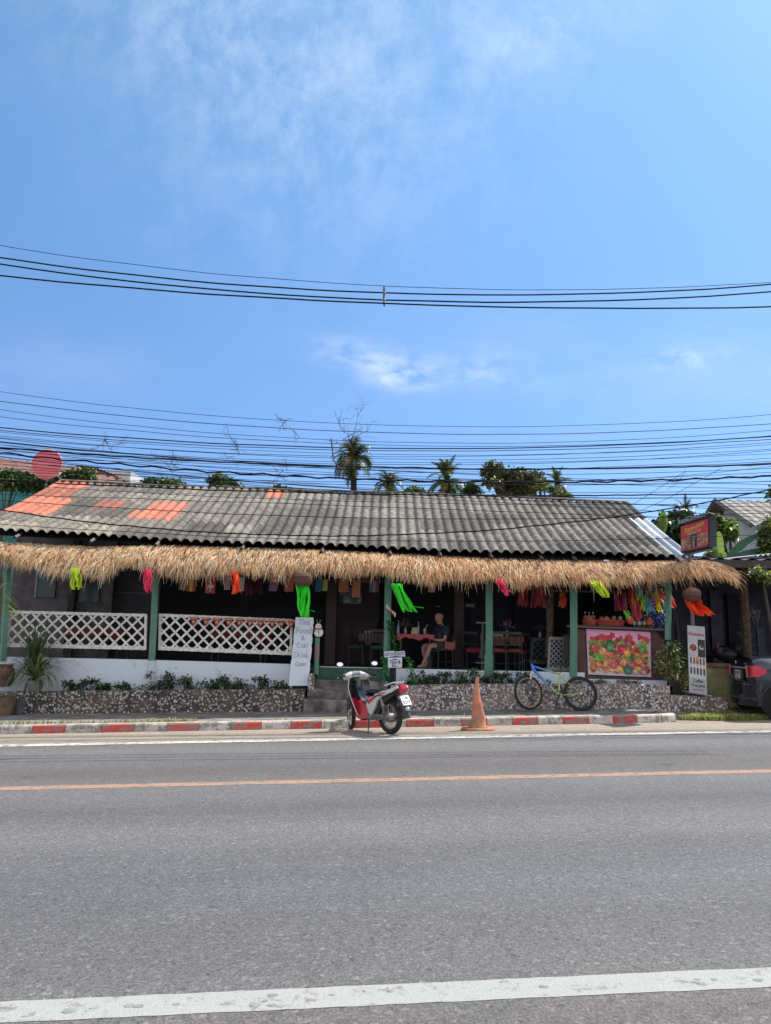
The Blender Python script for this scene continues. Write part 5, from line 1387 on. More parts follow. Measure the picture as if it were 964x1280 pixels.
# ------------------------------------------------------------------ bicycle leaning on the wall
def bicycle():
    Y = 15.05; O = W(698.5, 865, Y); s_ = Y/F
    gy = G(O.x)+KH
    t = thing('bicycle', 'blue and lime green mountain bicycle leaning against the pale pebble wall', 'bicycle', (O.x, Y, gy))
    lean = .20                      # metres of lean over one metre of height
    def P(x, z, y=0):               # x px-right in metres from the crank, z above ground
        return Vector((O.x+x, Y+y+lean*z*.9-.02, gy+z))
    r_ = .338
    bb = (0, .30)
    BLUE, LIME = (.008, .17, .66), (.30, .38, .06)
    def wheel(nm, cx, yaw, rimc):
        w = thing(nm, None, None)
        c_ = P(cx, r_)
        rot = Matrix.Rotation(yaw, 3, 'Z') @ Matrix.Rotation(-math.atan(lean*.9), 3, 'X')
        def C(a, rr, o=0): return c_+rot @ Vector((rr*math.cos(a), o, rr*math.sin(a)))
        w.parent = t; w.matrix_basis = wm(t).inverted() @ Matrix.Translation(c_); w.location = w.matrix_basis.translation
        A = [k*2*PI/40 for k in range(41)]
        mb = MB(); mb.tube([C(a, r_-.026) for a in A], .027, 8, cols=[(1, 1, 1)]*41, cap=False); mb.build('tyre', m_rubber, w)
        mb = MB(); mb.tube([C(a, r_-.060) for a in A], .013, 6, cols=[rimc]*41, cap=False, flat=1.4); mb.build('rim', m_vc, w)
        mb = MB()
        for k in range(28):
            a = k*2*PI/28; mb.tube([C(a+(.25 if k % 2 else -.25), .02, .02 if k % 2 else -.02), C(a, r_-.065)], .0016, 3, cols=[(.3, .3, .3)]*2)
        mb.build('spokes', m_metal, w)
        mb = MB(); mb.tube([C(a, .075, -.02) for a in A[::2]], .009, 5, cols=[(.6, .6, .6)]*21, cap=False, flat=.4); mb.tube([C(0, 0, -.05), C(0, 0, .05)], .022, 8)
        for k in range(5): mb.tube([C(k*1.257, .015, -.02), C(k*1.257+.4, .075, -.02)], .006, 3)
        mb.build('disc_hub', m_metal, w)
        return w
    wheel('front_wheel', -.592, .45, (.30, .22, .16)); wheel('rear_wheel', .44, 0, (.03, .03, .035))
    # frame
    ht, hb = (-.50, .89-.0), (-.478, .78)
    st_ = (.057, .70)
    ra = (.44, r_)
    def seg(mb, a, b, r0, r1, ca, cb, n_=8, y0=0, y1=0):
        K = 8; pts = [P(a[0]+(b[0]-a[0])*k/K, a[1]+(b[1]-a[1])*k/K, y0+(y1-y0)*k/K) for k in range(K+1)]
        cs = [tuple(ca[i]*(1-k/K)+cb[i]*k/K for i in range(3)) for k in range(K+1)]
        mb.tube(pts, [r0+(r1-r0)*k/K for k in range(K+1)], n_, cols=cs)
    mb = MB()
    seg(mb, ht, hb, .024, .026, BLUE, BLUE)
    seg(mb, (-.49, .85), st_, .022, .017, BLUE, LIME)
    seg(mb, (-.475, .79), bb, .030, .025, BLUE, LIME)
    seg(mb, (.062, .73), bb, .018, .020, LIME, LIME)
    for y in (-.045, .045):
        seg(mb, (.055, .66), ra, .010, .009, LIME, LIME, 6, y*.3, y*1.2); seg(mb, bb, ra, .012, .010, LIME, LIME, 6, y*.5, y*1.2)
    mb.build('frame', m_gloss, t)
    mb = MB()
    for y in (-.06, .06):
        seg(mb, (-.50, .76), (-.575, .52), .018, .018, (.5, .5, .5), (.5, .5, .5), 6, y, y); seg(mb, (-.55, .60), (-.592, r_), .024, .020, (.02, .02, .02), (.02, .02, .02), 6, y, y)
    seg(mb, (-.50, .77), (-.50, .77), .03, .03, (.02,)*3, (.02,)*3)
    mb.tube([P(-.50, .765, -.07), P(-.50, .765, .07)], .022, 6, cols=[(.02,)*3]*2); mb.build('fork', m_gloss, t)
    mb = MB(); c2 = Vector((.45, 0, 0))
    hbz = .955; hx = -.52
    mb.tube([P(-.50, .89), P(-.505, .94), P(hx-.03, hbz)], .016, 6, cols=[(.02,)*3]*3)
    ends = [P(hx+.16, hbz+.0, -.30), P(hx+.0, hbz+.01, -.12), P(hx-.03, hbz), P(hx-.06, hbz+.01, .12), P(hx-.10, hbz, .30)]
    mb.tube(ends, [.014, .011, .011, .011, .014], 6, cols=[(.02,)*3]*5); mb.build('handlebar', m_vc, t)
    for a, b in ((ends[0], ends[1]), (ends[4], ends[3])):
        mb = MB(); mb.tube([a, a.lerp(b, .55)], .018, 8, cols=[(.015,)*3]*2); mb.build('grip', m_rubber, t)
        mb = MB(); q = a.lerp(b, .6); mb.tube([q, q+Vector((-.03, -.02, -.03)), a.lerp(b, .15)+Vector((-.07, -.01, -.04))], .006, 4, cols=[(.1,)*3]*3); mb.build('brake_lever', m_vc, t)
    mb = MB(); mb.tube([P(.06, .72), P(.085, .90)], .014, 6, cols=[(.02,)*3]*2); mb.build('seat_post', m_vc, t)
    mb = MB()
    mb.grid(lambda u, v: P(-.06+.27*u, .915+.02*math.sin(u*3)*(1) - .03*abs(2*v-1)**2 + .012*u, (2*v-1)*(.02+.055*u**1.5)), 10, 6, (.015,)*3); mb.grid(lambda u, v: P(-.06+.27*u, .885+.03*u*(1-u)*0, (2*v-1)*(.02+.055*u**1.5)*.9), 6, 3, (.015,)*3)
    mb.build('saddle', m_vc, t)
    mb = MB(); A = [k*2*PI/20 for k in range(21)]
    mb.tube([P(.085*math.cos(a), .30+.085*math.sin(a), -.06) for a in A], .006, 4, cols=[(.03,)*3]*21); mb.tube([P(0, .30, -.08), P(0, .30, .08)], .02, 6, cols=[(.03,)*3]*2)
    for sg, an in ((-1, -1.9), (1, 1.24)):
        e = (.17*math.cos(an), .30+.17*math.sin(an)); mb.tube([P(0, .30, sg*.08), P(e[0], e[1], sg*.09)], .009, 5, cols=[(.03,)*3]*2)
    mb.build('crankset', m_vc, t)
    for sg, an in ((-1, -1.9), (1, 1.24)):
        mb = MB(); mb.box(P(.17*math.cos(an), .30+.17*math.sin(an), sg*.14), (.09, .08, .02), None, (.02,)*3); mb.build('pedal', m_vc, t, False)
    mb = MB(); mb.tube([P(.0, .385, -.06), P(.44, r_+.045, -.06), P(.48, r_, -.06), P(.44, r_-.045, -.06), P(0, .215, -.06)], .004, 4, cols=[(.05,)*3]*5); mb.tube([P(.44, r_-.03, -.06), P(.45, r_-.13, -.07)], .012, 4, cols=[(.04,)*3]*2); mb.build('chain', m_vc, t)
    mb = MB(); mb.tube([P(-.17, .47, -.005), P(-.20, .60, 0)], .03, 8, cols=[(.03, .10, .18)]*2) ; mb.build('bottle_cage', m_vc, t)
bicycle()

# ------------------------------------------------------------------ motorcycle
def motorcycle():
    rcx = GP(488.5, 917.6, 0)
    hd = Vector((-.66, .75, 0)).normalized(); sd = Vector((-hd.y, hd.x, 0))   # sd = rider's left
    t = thing('motorcycle', 'red, black and silver step-through motorcycle parked on its stand by the kerb', 'motorcycle', (rcx.x, rcx.y, G(rcx.x)))
    S_ = .95; lean = .07; gz = G(rcx.x)
    def P(x, z, y=0):      # x forward from the rear contact, z up, y to the rider's left
        x *= S_; z *= S_; y *= S_
        y2 = y+lean*z; z2 = z-lean*y*.5
        p = rcx+hd*x+sd*y2; return Vector((p.x, p.y, gz+z2+SL*hd.x*x))
    r_ = .298; WB = 1.09
    T = lambda v: P(v.x, v.z, v.y)
    def PS(x, z, y=0, a=-.40):      # the steered parts turn about the head stock
        ax = .93+.10*(.9-z)/.6
        dx = x-ax; return P(ax+dx*math.cos(a)-y*math.sin(a), z, dx*math.sin(a)+y*math.cos(a))
    def wheel(nm, cx, steer, rw, cz=r_):
        w = bpy.data.objects.new(nm, None); COL.objects.link(w); w.parent = t; c_ = P(cx, cz); w.matrix_basis = wm(t).inverted() @ Matrix.Translation(c_); w.location = w.matrix_basis.translation
        def C(a, rr, o=0):
            x, y = rr*math.cos(a), o
            return P(cx+x*math.cos(steer)-y*math.sin(steer), cz+rr*math.sin(a), x*math.sin(steer)+y*math.cos(steer))
        A = [k*2*PI/36 for k in range(37)]
        mb = MB(); mb.tube([C(a, r_-rw) for a in A], rw, 10, cols=[(1, 1, 1)]*37, cap=False); mb.build('tyre', m_rubber, w)
        mb = MB(); mb.tube([C(a, r_-rw*2+.004) for a in A], .016, 6, cols=[(.30, .27, .24)]*37, cap=False, flat=1.5); mb.build('rim', m_gloss, w)
        mb = MB()
        for k in range(24): a = k*2*PI/24; mb.tube([C(a+(.3 if k % 2 else -.3), .045, .03 if k % 2 else -.03), C(a, r_-rw*2)], .003, 3, cols=[(.6, .55, .5)]*2)
        mb.build('spokes', m_metal, w)
        mb = MB(); mb.tube([C(0, 0, -.07), C(0, 0, -.05), C(0, 0, .05), C(0, 0, .07)], [.03, .062, .062, .03], 12, cols=[(.28, .26, .25)]*4); mb.build('hub', m_gloss, w)
    wheel('rear_wheel', 0, 0, .045); wheel('front_wheel', WB-.0, -.5, .037)
    BLK, RED_, SLV, WHT = (.012, .013, .016), (.38, .02, .04), (.52, .52, .50), (.62, .62, .62)
    # leg shield: concave sheet facing the rider
    def shield(u, v, off=0):
        y = (u-.5)*2; z = .30+.66*v
        w = .165+.10*math.sin(min(1, v*1.25)*PI*.55)-(.05*max(0, v-.75)*4)
        x = .98-.20*(1-v)**1.3*(1)-.06*v - .10*y*y*(1-.2*v)
        return P(x+off, z, y*w)
    mb = MB()
    def sc_(u, v): return RED_ if v < .42-.10*abs(u-.5) else BLK
    mb.grid(lambda u, v: shield(u, v), 14, 16, sc_); mb.grid(lambda u, v: shield(1-u, v, .022), 14, 16, lambda u, v: (.33, .02, .035) if v < .7 else SLV)
    mb.build('leg_shield', m_gloss, t)
    mb = MB()
    for u in (0, 1): mb.tube([shield(u, v/12, .01) for v in range(13)], .008, 5, cols=[WHT]*13)
    mb.tube([shield(u/8, 1, .01) for u in range(9)], .011, 5, cols=[SLV]*9); mb.build('shield_trim', m_gloss, t)
    # glossy inner panel, spine, floor
    mb = MB(); mb.prism([(.93, .86), (.84, .86), (.76, .66), (.68, .56), (.52, .52), (.50, .42), (.66, .36), (.82, .44), (.90, .62)], -.085, .085, BLK, ins=.12, T=T); mb.build('inner_cover', m_gloss, t)
    mb = MB(); mb.prism([(.88, .54), (.70, .56), (.50, .50), (.40, .36), (.46, .22), (.74, .21), (.90, .30)], -.13, .13, RED_, ins=.1, T=T); mb.build('lower_fairing', m_gloss, t)
    mb = MB(); mb.ell(P(.70, .40, .108), (.02, .02, .02), 8, 5, BLK); mb.build('fuel_tap', m_vc, t)
    # seat
    mb = MB()
    def seat(u, v):
        x = .60-.86*u; z = .735+.075*u-.04*math.sin(PI*u)+.0; w = .10+.05*math.sin(PI*min(1, u*1.1)); y = (v-.5)*2
        return P(x, z-.05*abs(y)**3-(.05 if u in (0, 1) else 0)+.02, y*w)
    mb.grid(seat, 12, 8, BLK); mb.grid(lambda u, v: seat(u, v)-Vector((0, 0, .05)), 12, 8, BLK); 
    mb.build('seat', M('vinyl', (.014, .014, .016), .42, na=.1), t)
    # side body panels (silver with red flash)
    for sg in (-1, 1):
        mb = MB()
        pts = [(.50, .50), (.42, .60), (.18, .715), (-.15, .79), (-.33, .85), (-.36, .81), (-.20, .735), (.05, .66), (.20, .56), (.27, .42), (.36, .31), (.46, .36)]
        mb.prism(pts, sg*.095, sg*.135, SLV, ins=.12, T=T); mb.build('side_panel', m_gloss, t)
        mb = MB(); mb.prism([(.46, .56), (.18, .675), (-.05, .735), (-.03, .715), (.2, .64), (.42, .50)], sg*.137, sg*.141, (.45, .03, .04), T=T); mb.build('decal_stripe', m_gloss, t, False)
    mb = MB(); mb.prism([(.50, .50), (.30, .66), (.0, .74), (-.28, .80), (-.33, .76), (-.1, .62), (.12, .5), (.2, .36), (.45, .36)], -.094, .094, (.02, .02, .022), T=T); mb.build('inner_frame', m_vc, t, False)
    # tail light, plate, rear mudguard, grab rail
    mb = MB(); mb.prism([(-.26, .86), (-.36, .87), (-.40, .80), (-.36, .72), (-.28, .76)], -.075, .075, (.45, .012, .03), ins=.15, T=T); mb.build('tail_light', m_gloss, t)
    mb = MB(); mb.tube([P(-.02, .84, -.13), P(-.25, .90, -.12), P(-.34, .90, 0), P(-.25, .90, .12), P(-.02, .84, .13)], .012, 6, cols=[(.6,)*3]*5); mb.build('grab_rail', m_gloss, t)
    mb = MB()
    def fen(u, v):
        a = math.radians(55+95*u); rr = .345; y = (v-.5)*2
        return P(rr*math.cos(a)*1.0, r_+rr*math.sin(a)+.02-.02*y*y, y*.07)
    mb.grid(fen, 12, 6, BLK); mb.grid(lambda u, v: P(-.30-.12*u, .60-.30*u, (v-.5)*.14), 6, 4, BLK); mb.grid(lambda u, v: P(-.31-.12*u, .60-.30*u, (.5-v)*.14), 6, 4, BLK); mb.build('rear_mudguard', m_vc, t)
    # number plate
    c_ = P(-.415, .60); ux = (P(0, 0, -.1)-P(0, 0, .1)).normalized(); uz = (P(.12, .75)-P(-.03, .5)).normalized(); un = ux.cross(uz)
    def plq(w, h, off, col, mb): 
        o_ = c_+un*off; q = [o_-ux*w-uz*h, o_+ux*w-uz*h, o_+ux*w+uz*h, o_-ux*w+uz*h]; mb.poly(q, col); return q
    mb = MB(); a = plq(.095, .085, .006, (.80, .80, .78), mb); b = plq(.095, .085, -.002, (.3, .3, .3), mb)
    for k in range(4): mb.poly([a[k], b[k], b[(k+1) % 4], a[(k+1) % 4]], (.6, .6, .6))
    pl = mb.build('number_plate', m_vc, t, False)
    text('1 78', 'plate_lettering', m_ink, pl, c_+un*.009+uz*.035, ux, uz, .06, .0008); text('5217', 'plate_lettering', m_ink, pl, c_+un*.009-uz*.04, ux, uz, .075, .0008)
    # clear reflector hanging below the plate
    mb = MB(); mb.ell(P(-.45, .46), (.045, .045, .035), 10, 6, (.42, .48, .55)); mb.build('reflector', m_gloss, t)
    # engine, exhaust, swing arm, shock, chain case
    mb = MB(); mb.ell(P(.50, .30), (.13, .12, .09), 14, 8, (.14, .13, .13)); mb.tube([P(.45, .30, -.12), P(.45, .30, .12)], .085, 12, cols=[(.16, .15, .15)]*2); mb.tube([P(.60, .32), P(.78, .36)], [.07, .06], 10, cols=[(.12,)*3]*2); mb.build('engine', m_gloss, t)
    mb = MB(); mb.tube([P(.42, .28, .08), P(.0, r_, .08)], [.022, .018], 6, cols=[(.25,)*3]*2); mb.tube([P(.42, .28, -.08), P(.0, r_, -.08)], [.022, .018], 6, cols=[(.25,)*3]*2); mb.build('swing_arm', m_gloss, t)
    for sg in (-1, 1): mb = MB(); mb.tube([P(.02, r_+.02, sg*.10), P(.06, .48, sg*.10), P(.12, .62, sg*.10)], [.026, .03, .02], 8, cols=[(.10, .04, .035), (.22, .22, .22), (.1,)*3]); mb.build('shock_absorber', m_gloss, t)
    mb = MB(); mb.tube([P(.66, .26, -.08), P(.45, .17, -.13), P(.2, .20, -.15)], .018, 6, cols=[(.4,)*3]*3); mb.tube([P(.22, .20, -.15), P(.10, .22, -.155), P(-.32, .33, -.165)], [.03, .048, .045], 10, cols=[(.10,)*3]*3); mb.build('exhaust', m_gloss, t)
    mb = MB(); mb.prism([(.42, .33), (.02, .34), (-.05, .30), (-.02, .25), (.42, .22)], .085, .11, (.10, .10, .10), T=T, ins=.1); mb.build('chain_case', m_gloss, t)
    mb = MB(); mb.tube([P(.44, .24, .12), P(.36, .12, .20), P(.30, 0.01-lean*.3, .27)], .011, 5, cols=[(.03,)*3]*3); mb.build('kickstand', m_vc, t)
    for sg in (-1, 1):
        mb = MB(); mb.tube([P(.52, .22, sg*.10), P(.52, .23, sg*.24)], .016, 6, cols=[(.02,)*3]*2); mb.build('footrest', m_vc, t)
    # front fork, mudguard
    mb = MB()
    for sg in (-1, 1): mb.tube([PS(1.0, .62, sg*.07), PS(WB, r_, sg*.075)], [.025, .022], 6, cols=[(.05,)*3]*2)
    mb.build('front_fork', m_vc, t)
    mb = MB(); mb.grid(lambda u, v: PS(WB+.325*math.cos(math.radians(35+110*u)), r_+.325*math.sin(math.radians(35+110*u))-.03*(2*v-1)**2, (v-.5)*.13, -.5), 12, 6, (.33, .02, .035)); mb.build('front_mudguard', m_gloss, t)
    # handlebar cowl, instruments, bars, mirrors
    mb = MB()
    mb.grid(lambda u, v: PS(.965-.10*math.sin(PI*v)-.03*abs(2*u-1), .90+.17*math.sin(PI*v*.5)*(1-.35*abs(2*u-1)**2)+.0, (u-.5)*.44), 14, 8, lambda u, v: (.66, .67, .68) if abs(u-.5) > .2 else (.25, .27, .30))
    mb.grid(lambda u, v: PS(.965+.11*math.sin(PI*v), .90+.17*math.sin(PI*v*.5)*(1-.35*abs(2*u-1)**2), (.5-u)*.44), 14, 8, (.6, .6, .62)); mb.build('handlebar_cowl', m_gloss, t)
    mb = MB(); mb.grid(lambda u, v: PS(.858-.012+.07*v, .965+.085*v, (u-.5)*.17*(1-.2*v)), 6, 4, (.22, .26, .30)); mb.build('instrument_panel', M('glass_grey', (1, 1, 1), .08, na=0, coat=1), t)
    mb = MB(); mb.tube([PS(.86, .90, -.03), PS(.82, .78, -.03), PS(.84, .66, -.03)], .05, 8, cols=[(.02,)*3]*3); mb.build('steering_column', m_gloss, t)
    for sg in (-1, 1):
        mb = MB(); mb.tube([PS(.92, .98, sg*.15), PS(.88, .985, sg*.24), PS(.82, .975, sg*.34)], [.016, .014, .014], 6, cols=[(.03,)*3]*3); mb.build('handlebar', m_vc, t)
        mb = MB(); mb.tube([PS(.86, .982, sg*.27), PS(.81, .973, sg*.36)], .02, 8, cols=[(.02,)*3]*2); mb.build('grip', m_rubber, t)
        mb = MB(); mb.tube([PS(.93, .97, sg*.20), PS(.92, .96, sg*.28), PS(.86, .95, sg*.37)], .008, 5, cols=[(.6,)*3]*3); mb.build('brake_lever', m_gloss, t)
        mb = MB(); mb.tube([PS(.90, 1.0, sg*.18), PS(.91, 1.10, sg*.24), PS(.89, 1.16, sg*.30)], .007, 5, cols=[(.03,)*3]*3); ms = mb.build('mirror_stem', m_vc, t)
        c2 = PS(.88, 1.19, sg*.335); rot = Matrix.Rotation(math.atan2(hd.y, hd.x)-.40, 3, 'Z')
        mb = MB(); mb.ell(c2, (.022, .062, .040), 14, 8, (.03,)*3, rot=rot); mi_ = mb.build('mirror', m_gloss, t)
        mb = MB(); q = rot @ Vector((-1, 0, .25)).normalized(); a1 = rot @ Vector((0, 1, 0)); a2 = q.cross(a1)
        mb.poly([c2+q*.023+a1*.056*math.cos(k*PI/8)+a2*.035*math.sin(k*PI/8) for k in range(16)], (1, 1, 1)); mb.build('mirror_glass', M('mirror_silver', (.85, .87, .9), .06, metal=1, na=0), mi_, False)
motorcycle()

# ------------------------------------------------------------------ traffic cone
def cone():
    p = GP(597.5, 911.8, .004); z0 = G(p.x)+.006; H = .885
    t = thing('traffic_cone', 'tall faded orange traffic cone with dented tip standing by the kerb', 'traffic cone', (p.x, p.y, z0))
    mco = M('faded_orange', (.52, .205, .12), .75, ns=7, na=.4, bump=.2, bs=20, col2=(.30, .15, .10), lo=.35, hi=.6)
    c_ = Vector((p.x, p.y, z0))
    mb = MB(); n_ = 18
    pr = [(.178, .03), (.172, .05), (.155, .09), (.140, .18), (.128, .27), (.118, .32), (.112, .40), (.094, .50), (.078, .58), (.068, .66), (.050, .74), (.040, .80), (.036, .86), (.030, H), (.0, H)]
    cols = []
    for r_, z in pr:
        cols.append((1.25, 1.0, .9) if .32 < z < .50 else ((.85, 1.25, .8) if z < .06 else (1, 1, 1)))
    rings = []
    for k, (r_, z) in enumerate(pr):
        i = len(mb.v)
        for j in range(n_):
            a = 2*PI*j/n_; rr = r_*.84*(1+.05*math.sin(a*2+z*9)); mb.v.append((c_.x-.02*z/H+.012*math.sin(z*8)+rr*math.cos(a), c_.y+rr*math.sin(a), c_.z+z))
        rings.append(i)
    for k in range(len(pr)-1):
        for j in range(n_): mb.face((rings[k]+j, rings[k]+(j+1) % n_, rings[k+1]+(j+1) % n_, rings[k+1]+j), cols[k])
    mb.build('cone_body', mco, t)
    mb = MB(); w = .27; i = len(mb.v)
    top = []; bot = []
    for k in range(24):
        a = 2*PI*k/24; q = (abs(math.cos(a))**6+abs(math.sin(a))**6)**(-1/6); x, y = w*math.cos(a)*q*1.0, w*math.sin(a)*q*.9
        lift = .014*math.sin(a*2+1)+.01
        top.append(Vector((c_.x+x, c_.y+y, c_.z+.022+max(0, lift)))); bot.append(Vector((c_.x+x, c_.y+y, c_.z+.0)))
    mid = [c_+Vector((.17*math.cos(2*PI*k/24), .17*math.sin(2*PI*k/24), .035)) for k in range(24)]
    for k in range(24):
        j = (k+1) % 24; mb.poly([bot[k], bot[j], top[j], top[k]]); mb.poly([top[k], top[j], mid[j], mid[k]], (.9, .9, .85))
    mb.build('cone_base', mco, t)
cone()

# ------------------------------------------------------------------ parked car
def car():
    hd = Vector((.985, -.17, 0)).normalized(); sd = Vector((-hd.y, hd.x, 0))   # sd = away from the street
    rearc = GP(944, 899.5, .02)     # near rear corner of the bumper on the ground
    O = Vector((rearc.x+.02, rearc.y, 0))+sd*.89
    gz = G(O.x)+.05
    t = thing('parked_car', 'dark blue saloon car parked at the right edge, rear corner and boot in view', 'car', (O.x, O.y, gz))
    def P(x, y, z): p = O+hd*x-sd*y; return Vector((p.x, p.y, gz+z+SL*x*.9))     # y>0 towards the street
    paint = M('navy_paint', (.010, .012, .022), .24, na=.05, coat=.6, spec=.45)
    glass = M('car_glass', (.015, .018, .022), .04, na=0, coat=1)
    # stations: x, half width at belt, z bottom, z belt/shoulder, z top(roof or deck), half width at top
    ST = [(0.0, .78, .42, .92, .96, .70), (.05, .85, .33, .94, 1.06, .74), (.22, .88, .26, .95, 1.10, .74), (.50, .89, .22, .95, 1.10, .72), (.75, .89, .20, .95, 1.12, .70), (1.20, .89, .18, .94, 1.36, .60), (1.55, .89, .18, .94, 1.44, .58), (2.3, .89, .18, .93, 1.46, .58), (2.9, .89, .18, .92, 1.38, .60), (3.45, .88, .18, .90, 1.02, .70), (4.1, .86, .20, .82, .90, .68), (4.45, .80, .24, .70, .78, .60), (4.55, .70, .30, .60, .66, .5)]
    def ring(st_):
        x, w, zb, zs, zt, wt = st_
        h = [(0, zb), (w*.80, zb), (w*.96, zb+.08), (w, zb+.26), (w*.995, zs-.18), (w*.985, zs-.10), (w*.965, zs), (wt+(w*.95-wt)*.08+.0, zt-.06), (wt*.93, zt-.012), (wt*.5, zt+.012), (0, zt+.015)]
        return [(x, a, b) for a, b in h]+[(x, -a, b) for a, b in h[-2:0:-1]]
    mb = MB(); rs = []
    for s_ in ST:
        i = len(mb.v); mb.v += [tuple(P(*q)) for q in ring(s_)]; rs.append(i)
    n_ = 20
    for k, (a, b) in enumerate(zip(rs, rs[1:])):
        for j in range(n_): mb.face((a+j, a+(j+1) % n_, b+(j+1) % n_, b+j)[::-1], (1, 1, 1))
    mb.face([rs[0]+j for j in range(n_)]); mb.face([rs[-1]+j for j in range(n_)][::-1])
    body = mb.build('body', paint, t, True, 40)
    # boot lip spoiler
    mb = MB(); mb.grid(lambda u, v: P(.05-.09*v+.05*abs(2*u-1)**3*v, (u-.5)*1.36, 1.075+.035*v), 14, 3); mb.grid(lambda u, v: P(.05-.09*v+.05*abs(2*u-1)**3*v, (.5-u)*1.36, 1.055+.030*v), 14, 3); mb.build('boot_spoiler', paint, t)
    # bumper
    mb = MB()
    def bump(u, v):
        y = (u-.5)*2; z = .30+.36*v; x = -.12+.26*abs(y)**4 + .02*(1-math.sin(PI*v))
        return P(x, y*(.895), z)
    mb.grid(bump, 20, 8, (1, 1, 1)); mb.grid(lambda u, v: P(-.12+.26*abs((u-.5)*2)**4+.14*v, (u-.5)*2*.89*(1-.04*v), .66+.01*v), 20, 2)
    mb.grid(lambda u, v: P(-.10+.26*abs((u-.5)*2)**4, (u-.5)*2*.88, .19+.11*v), 20, 2, (.4, .4, .4)); mb.build('rear_bumper', paint, t)
    for z in (.335, .60): mb = MB(); mb.tube([bump(k/20, (z-.30)/.36)+(-hd)*.006 for k in range(21)], .008, 4, cols=[(.10, .10, .12)]*21); mb.build('bumper_crease', m_gloss, t)
    # plate and recess
    def rp(y, z): return P(-.012, y, z)
    mb = MB(); mb.poly([rp(-.34, .68), rp(.34, .68), rp(.34, .86), rp(-.34, .86)], (.02, .02, .025)); mb.build('plate_recess', m_gloss, t, False)
    yc = -.05; c_ = P(-.03, yc, .765)
    ux = -sd*-1; ux = (P(0, -.1, 0)-P(0, .1, 0)).normalized()*-1
    # seen from behind, the right-hand side of the picture is the street side (y>0)
    uz = Vector((0, 0, 1)); un = ux.cross(uz)
    q = [c_-ux*.17-uz*.085, c_+ux*.17-uz*.085, c_+ux*.17+uz*.085, c_-ux*.17+uz*.085]
    mb = MB(); mb.poly(q, (.52, .52, .52)); mb.poly([p+hd*.012 for p in q][::-1], (.3,)*3)
    for k in range(4): mb.poly([q[k], q[k]+hd*.012, q[(k+1) % 4]+hd*.012, q[(k+1) % 4]], (.4,)*3)
    pl = mb.build('number_plate', m_vc, t, False)
    text('59  175', 'plate_lettering', m_ink, pl, c_-hd*.004+uz*.03, ux, uz, .085, .001); text('101', 'plate_lettering', m_ink, pl, c_-hd*.004-uz*.05, ux, uz, .05, .001)
    mb = MB(); mb.grid(lambda u, v: P(-.02-.012*math.sin(PI*v), -.60+1.20*u, .885+.03*v), 10, 3, (.45, .47, .5)); mb.build('chrome_strip', m_gloss, t)
    # emblem ring and small lettering strip
    e = P(-.012, -.16, 1.0)
    mb = MB(); mb.tube([e+ux*.055*math.cos(a)+uz*.045*math.sin(a) for a in [k*PI/8 for k in range(17)]], .008, 5, cols=[(.6,)*3]*17); mb.tube([e-ux*.02+uz*.03, e-ux*.02-uz*.03], .007, 4, cols=[(.6,)*3]*2); mb.tube([e+ux*.02+uz*.03, e+ux*.02-uz*.03], .007, 4, cols=[(.6,)*3]*2); mb.tube([e-ux*.02, e+ux*.02], .007, 4, cols=[(.6,)*3]*2); mb.build('badge', m_metal, t)
    for k in range(5): pass
    text('1.8 E', 'badge_lettering', m_metal, t, P(-.012, .40, .985), ux, uz, .05, .003)
    # lamps
    for sg in (-1, 1):
        mb = MB()
        def lamp(u, v):
            # wraps from the boot lid round the corner to the side
            s_ = u; z = .715+.24*v*(1-.25*s_)+.05*s_; z = .84+(z-.84)*(1-.65*max(0, (s_-.6)/.4))
            if s_ < .45: y = .50+.30*(s_/.45)+(.06*(1-v) if s_ < .01 else 0); x = -.018
            elif s_ < .6: k = (s_-.45)/.15; y = .80+.085*math.sin(k*PI/2); x = -.018+.12*(1-math.cos(k*PI/2))
            else: k = (s_-.6)/.4; y = .889; x = .10+.13*k
            return P(x-(0 if s_ > .6 else .01), sg*y, z)
        mb.grid(lamp, 20, 5, lambda u, v: (.55, .40, .38) if u < .18 else (.50, .02, .04)); mb.build('tail_light', m_gloss, t)
    # glass
    def gl(pts, nm):
        mb = MB(); mb.poly([P(*p) for p in pts]); mb.build(nm, glass, t, False)
    gl([(.80, .60, 1.135), (.80, -.60, 1.135), (1.20, -.54, 1.37), (1.20, .54, 1.37)], 'rear_window')
    for sg in (-1, 1):
        gl([(1.0, sg*.845, .98), (1.28, sg*.68, 1.30), (2.1, sg*.655, 1.375), (2.1, sg*.86, .97)], 'side_window'); gl([(2.16, sg*.86, .97), (2.16, sg*.655, 1.375), (2.75, sg*.665, 1.32), (3.2, sg*.82, .97)], 'side_window')
    gl([(3.42, .66, 1.05), (3.42, -.66, 1.05), (2.95, -.58, 1.37), (2.95, .58, 1.37)], 'windscreen')
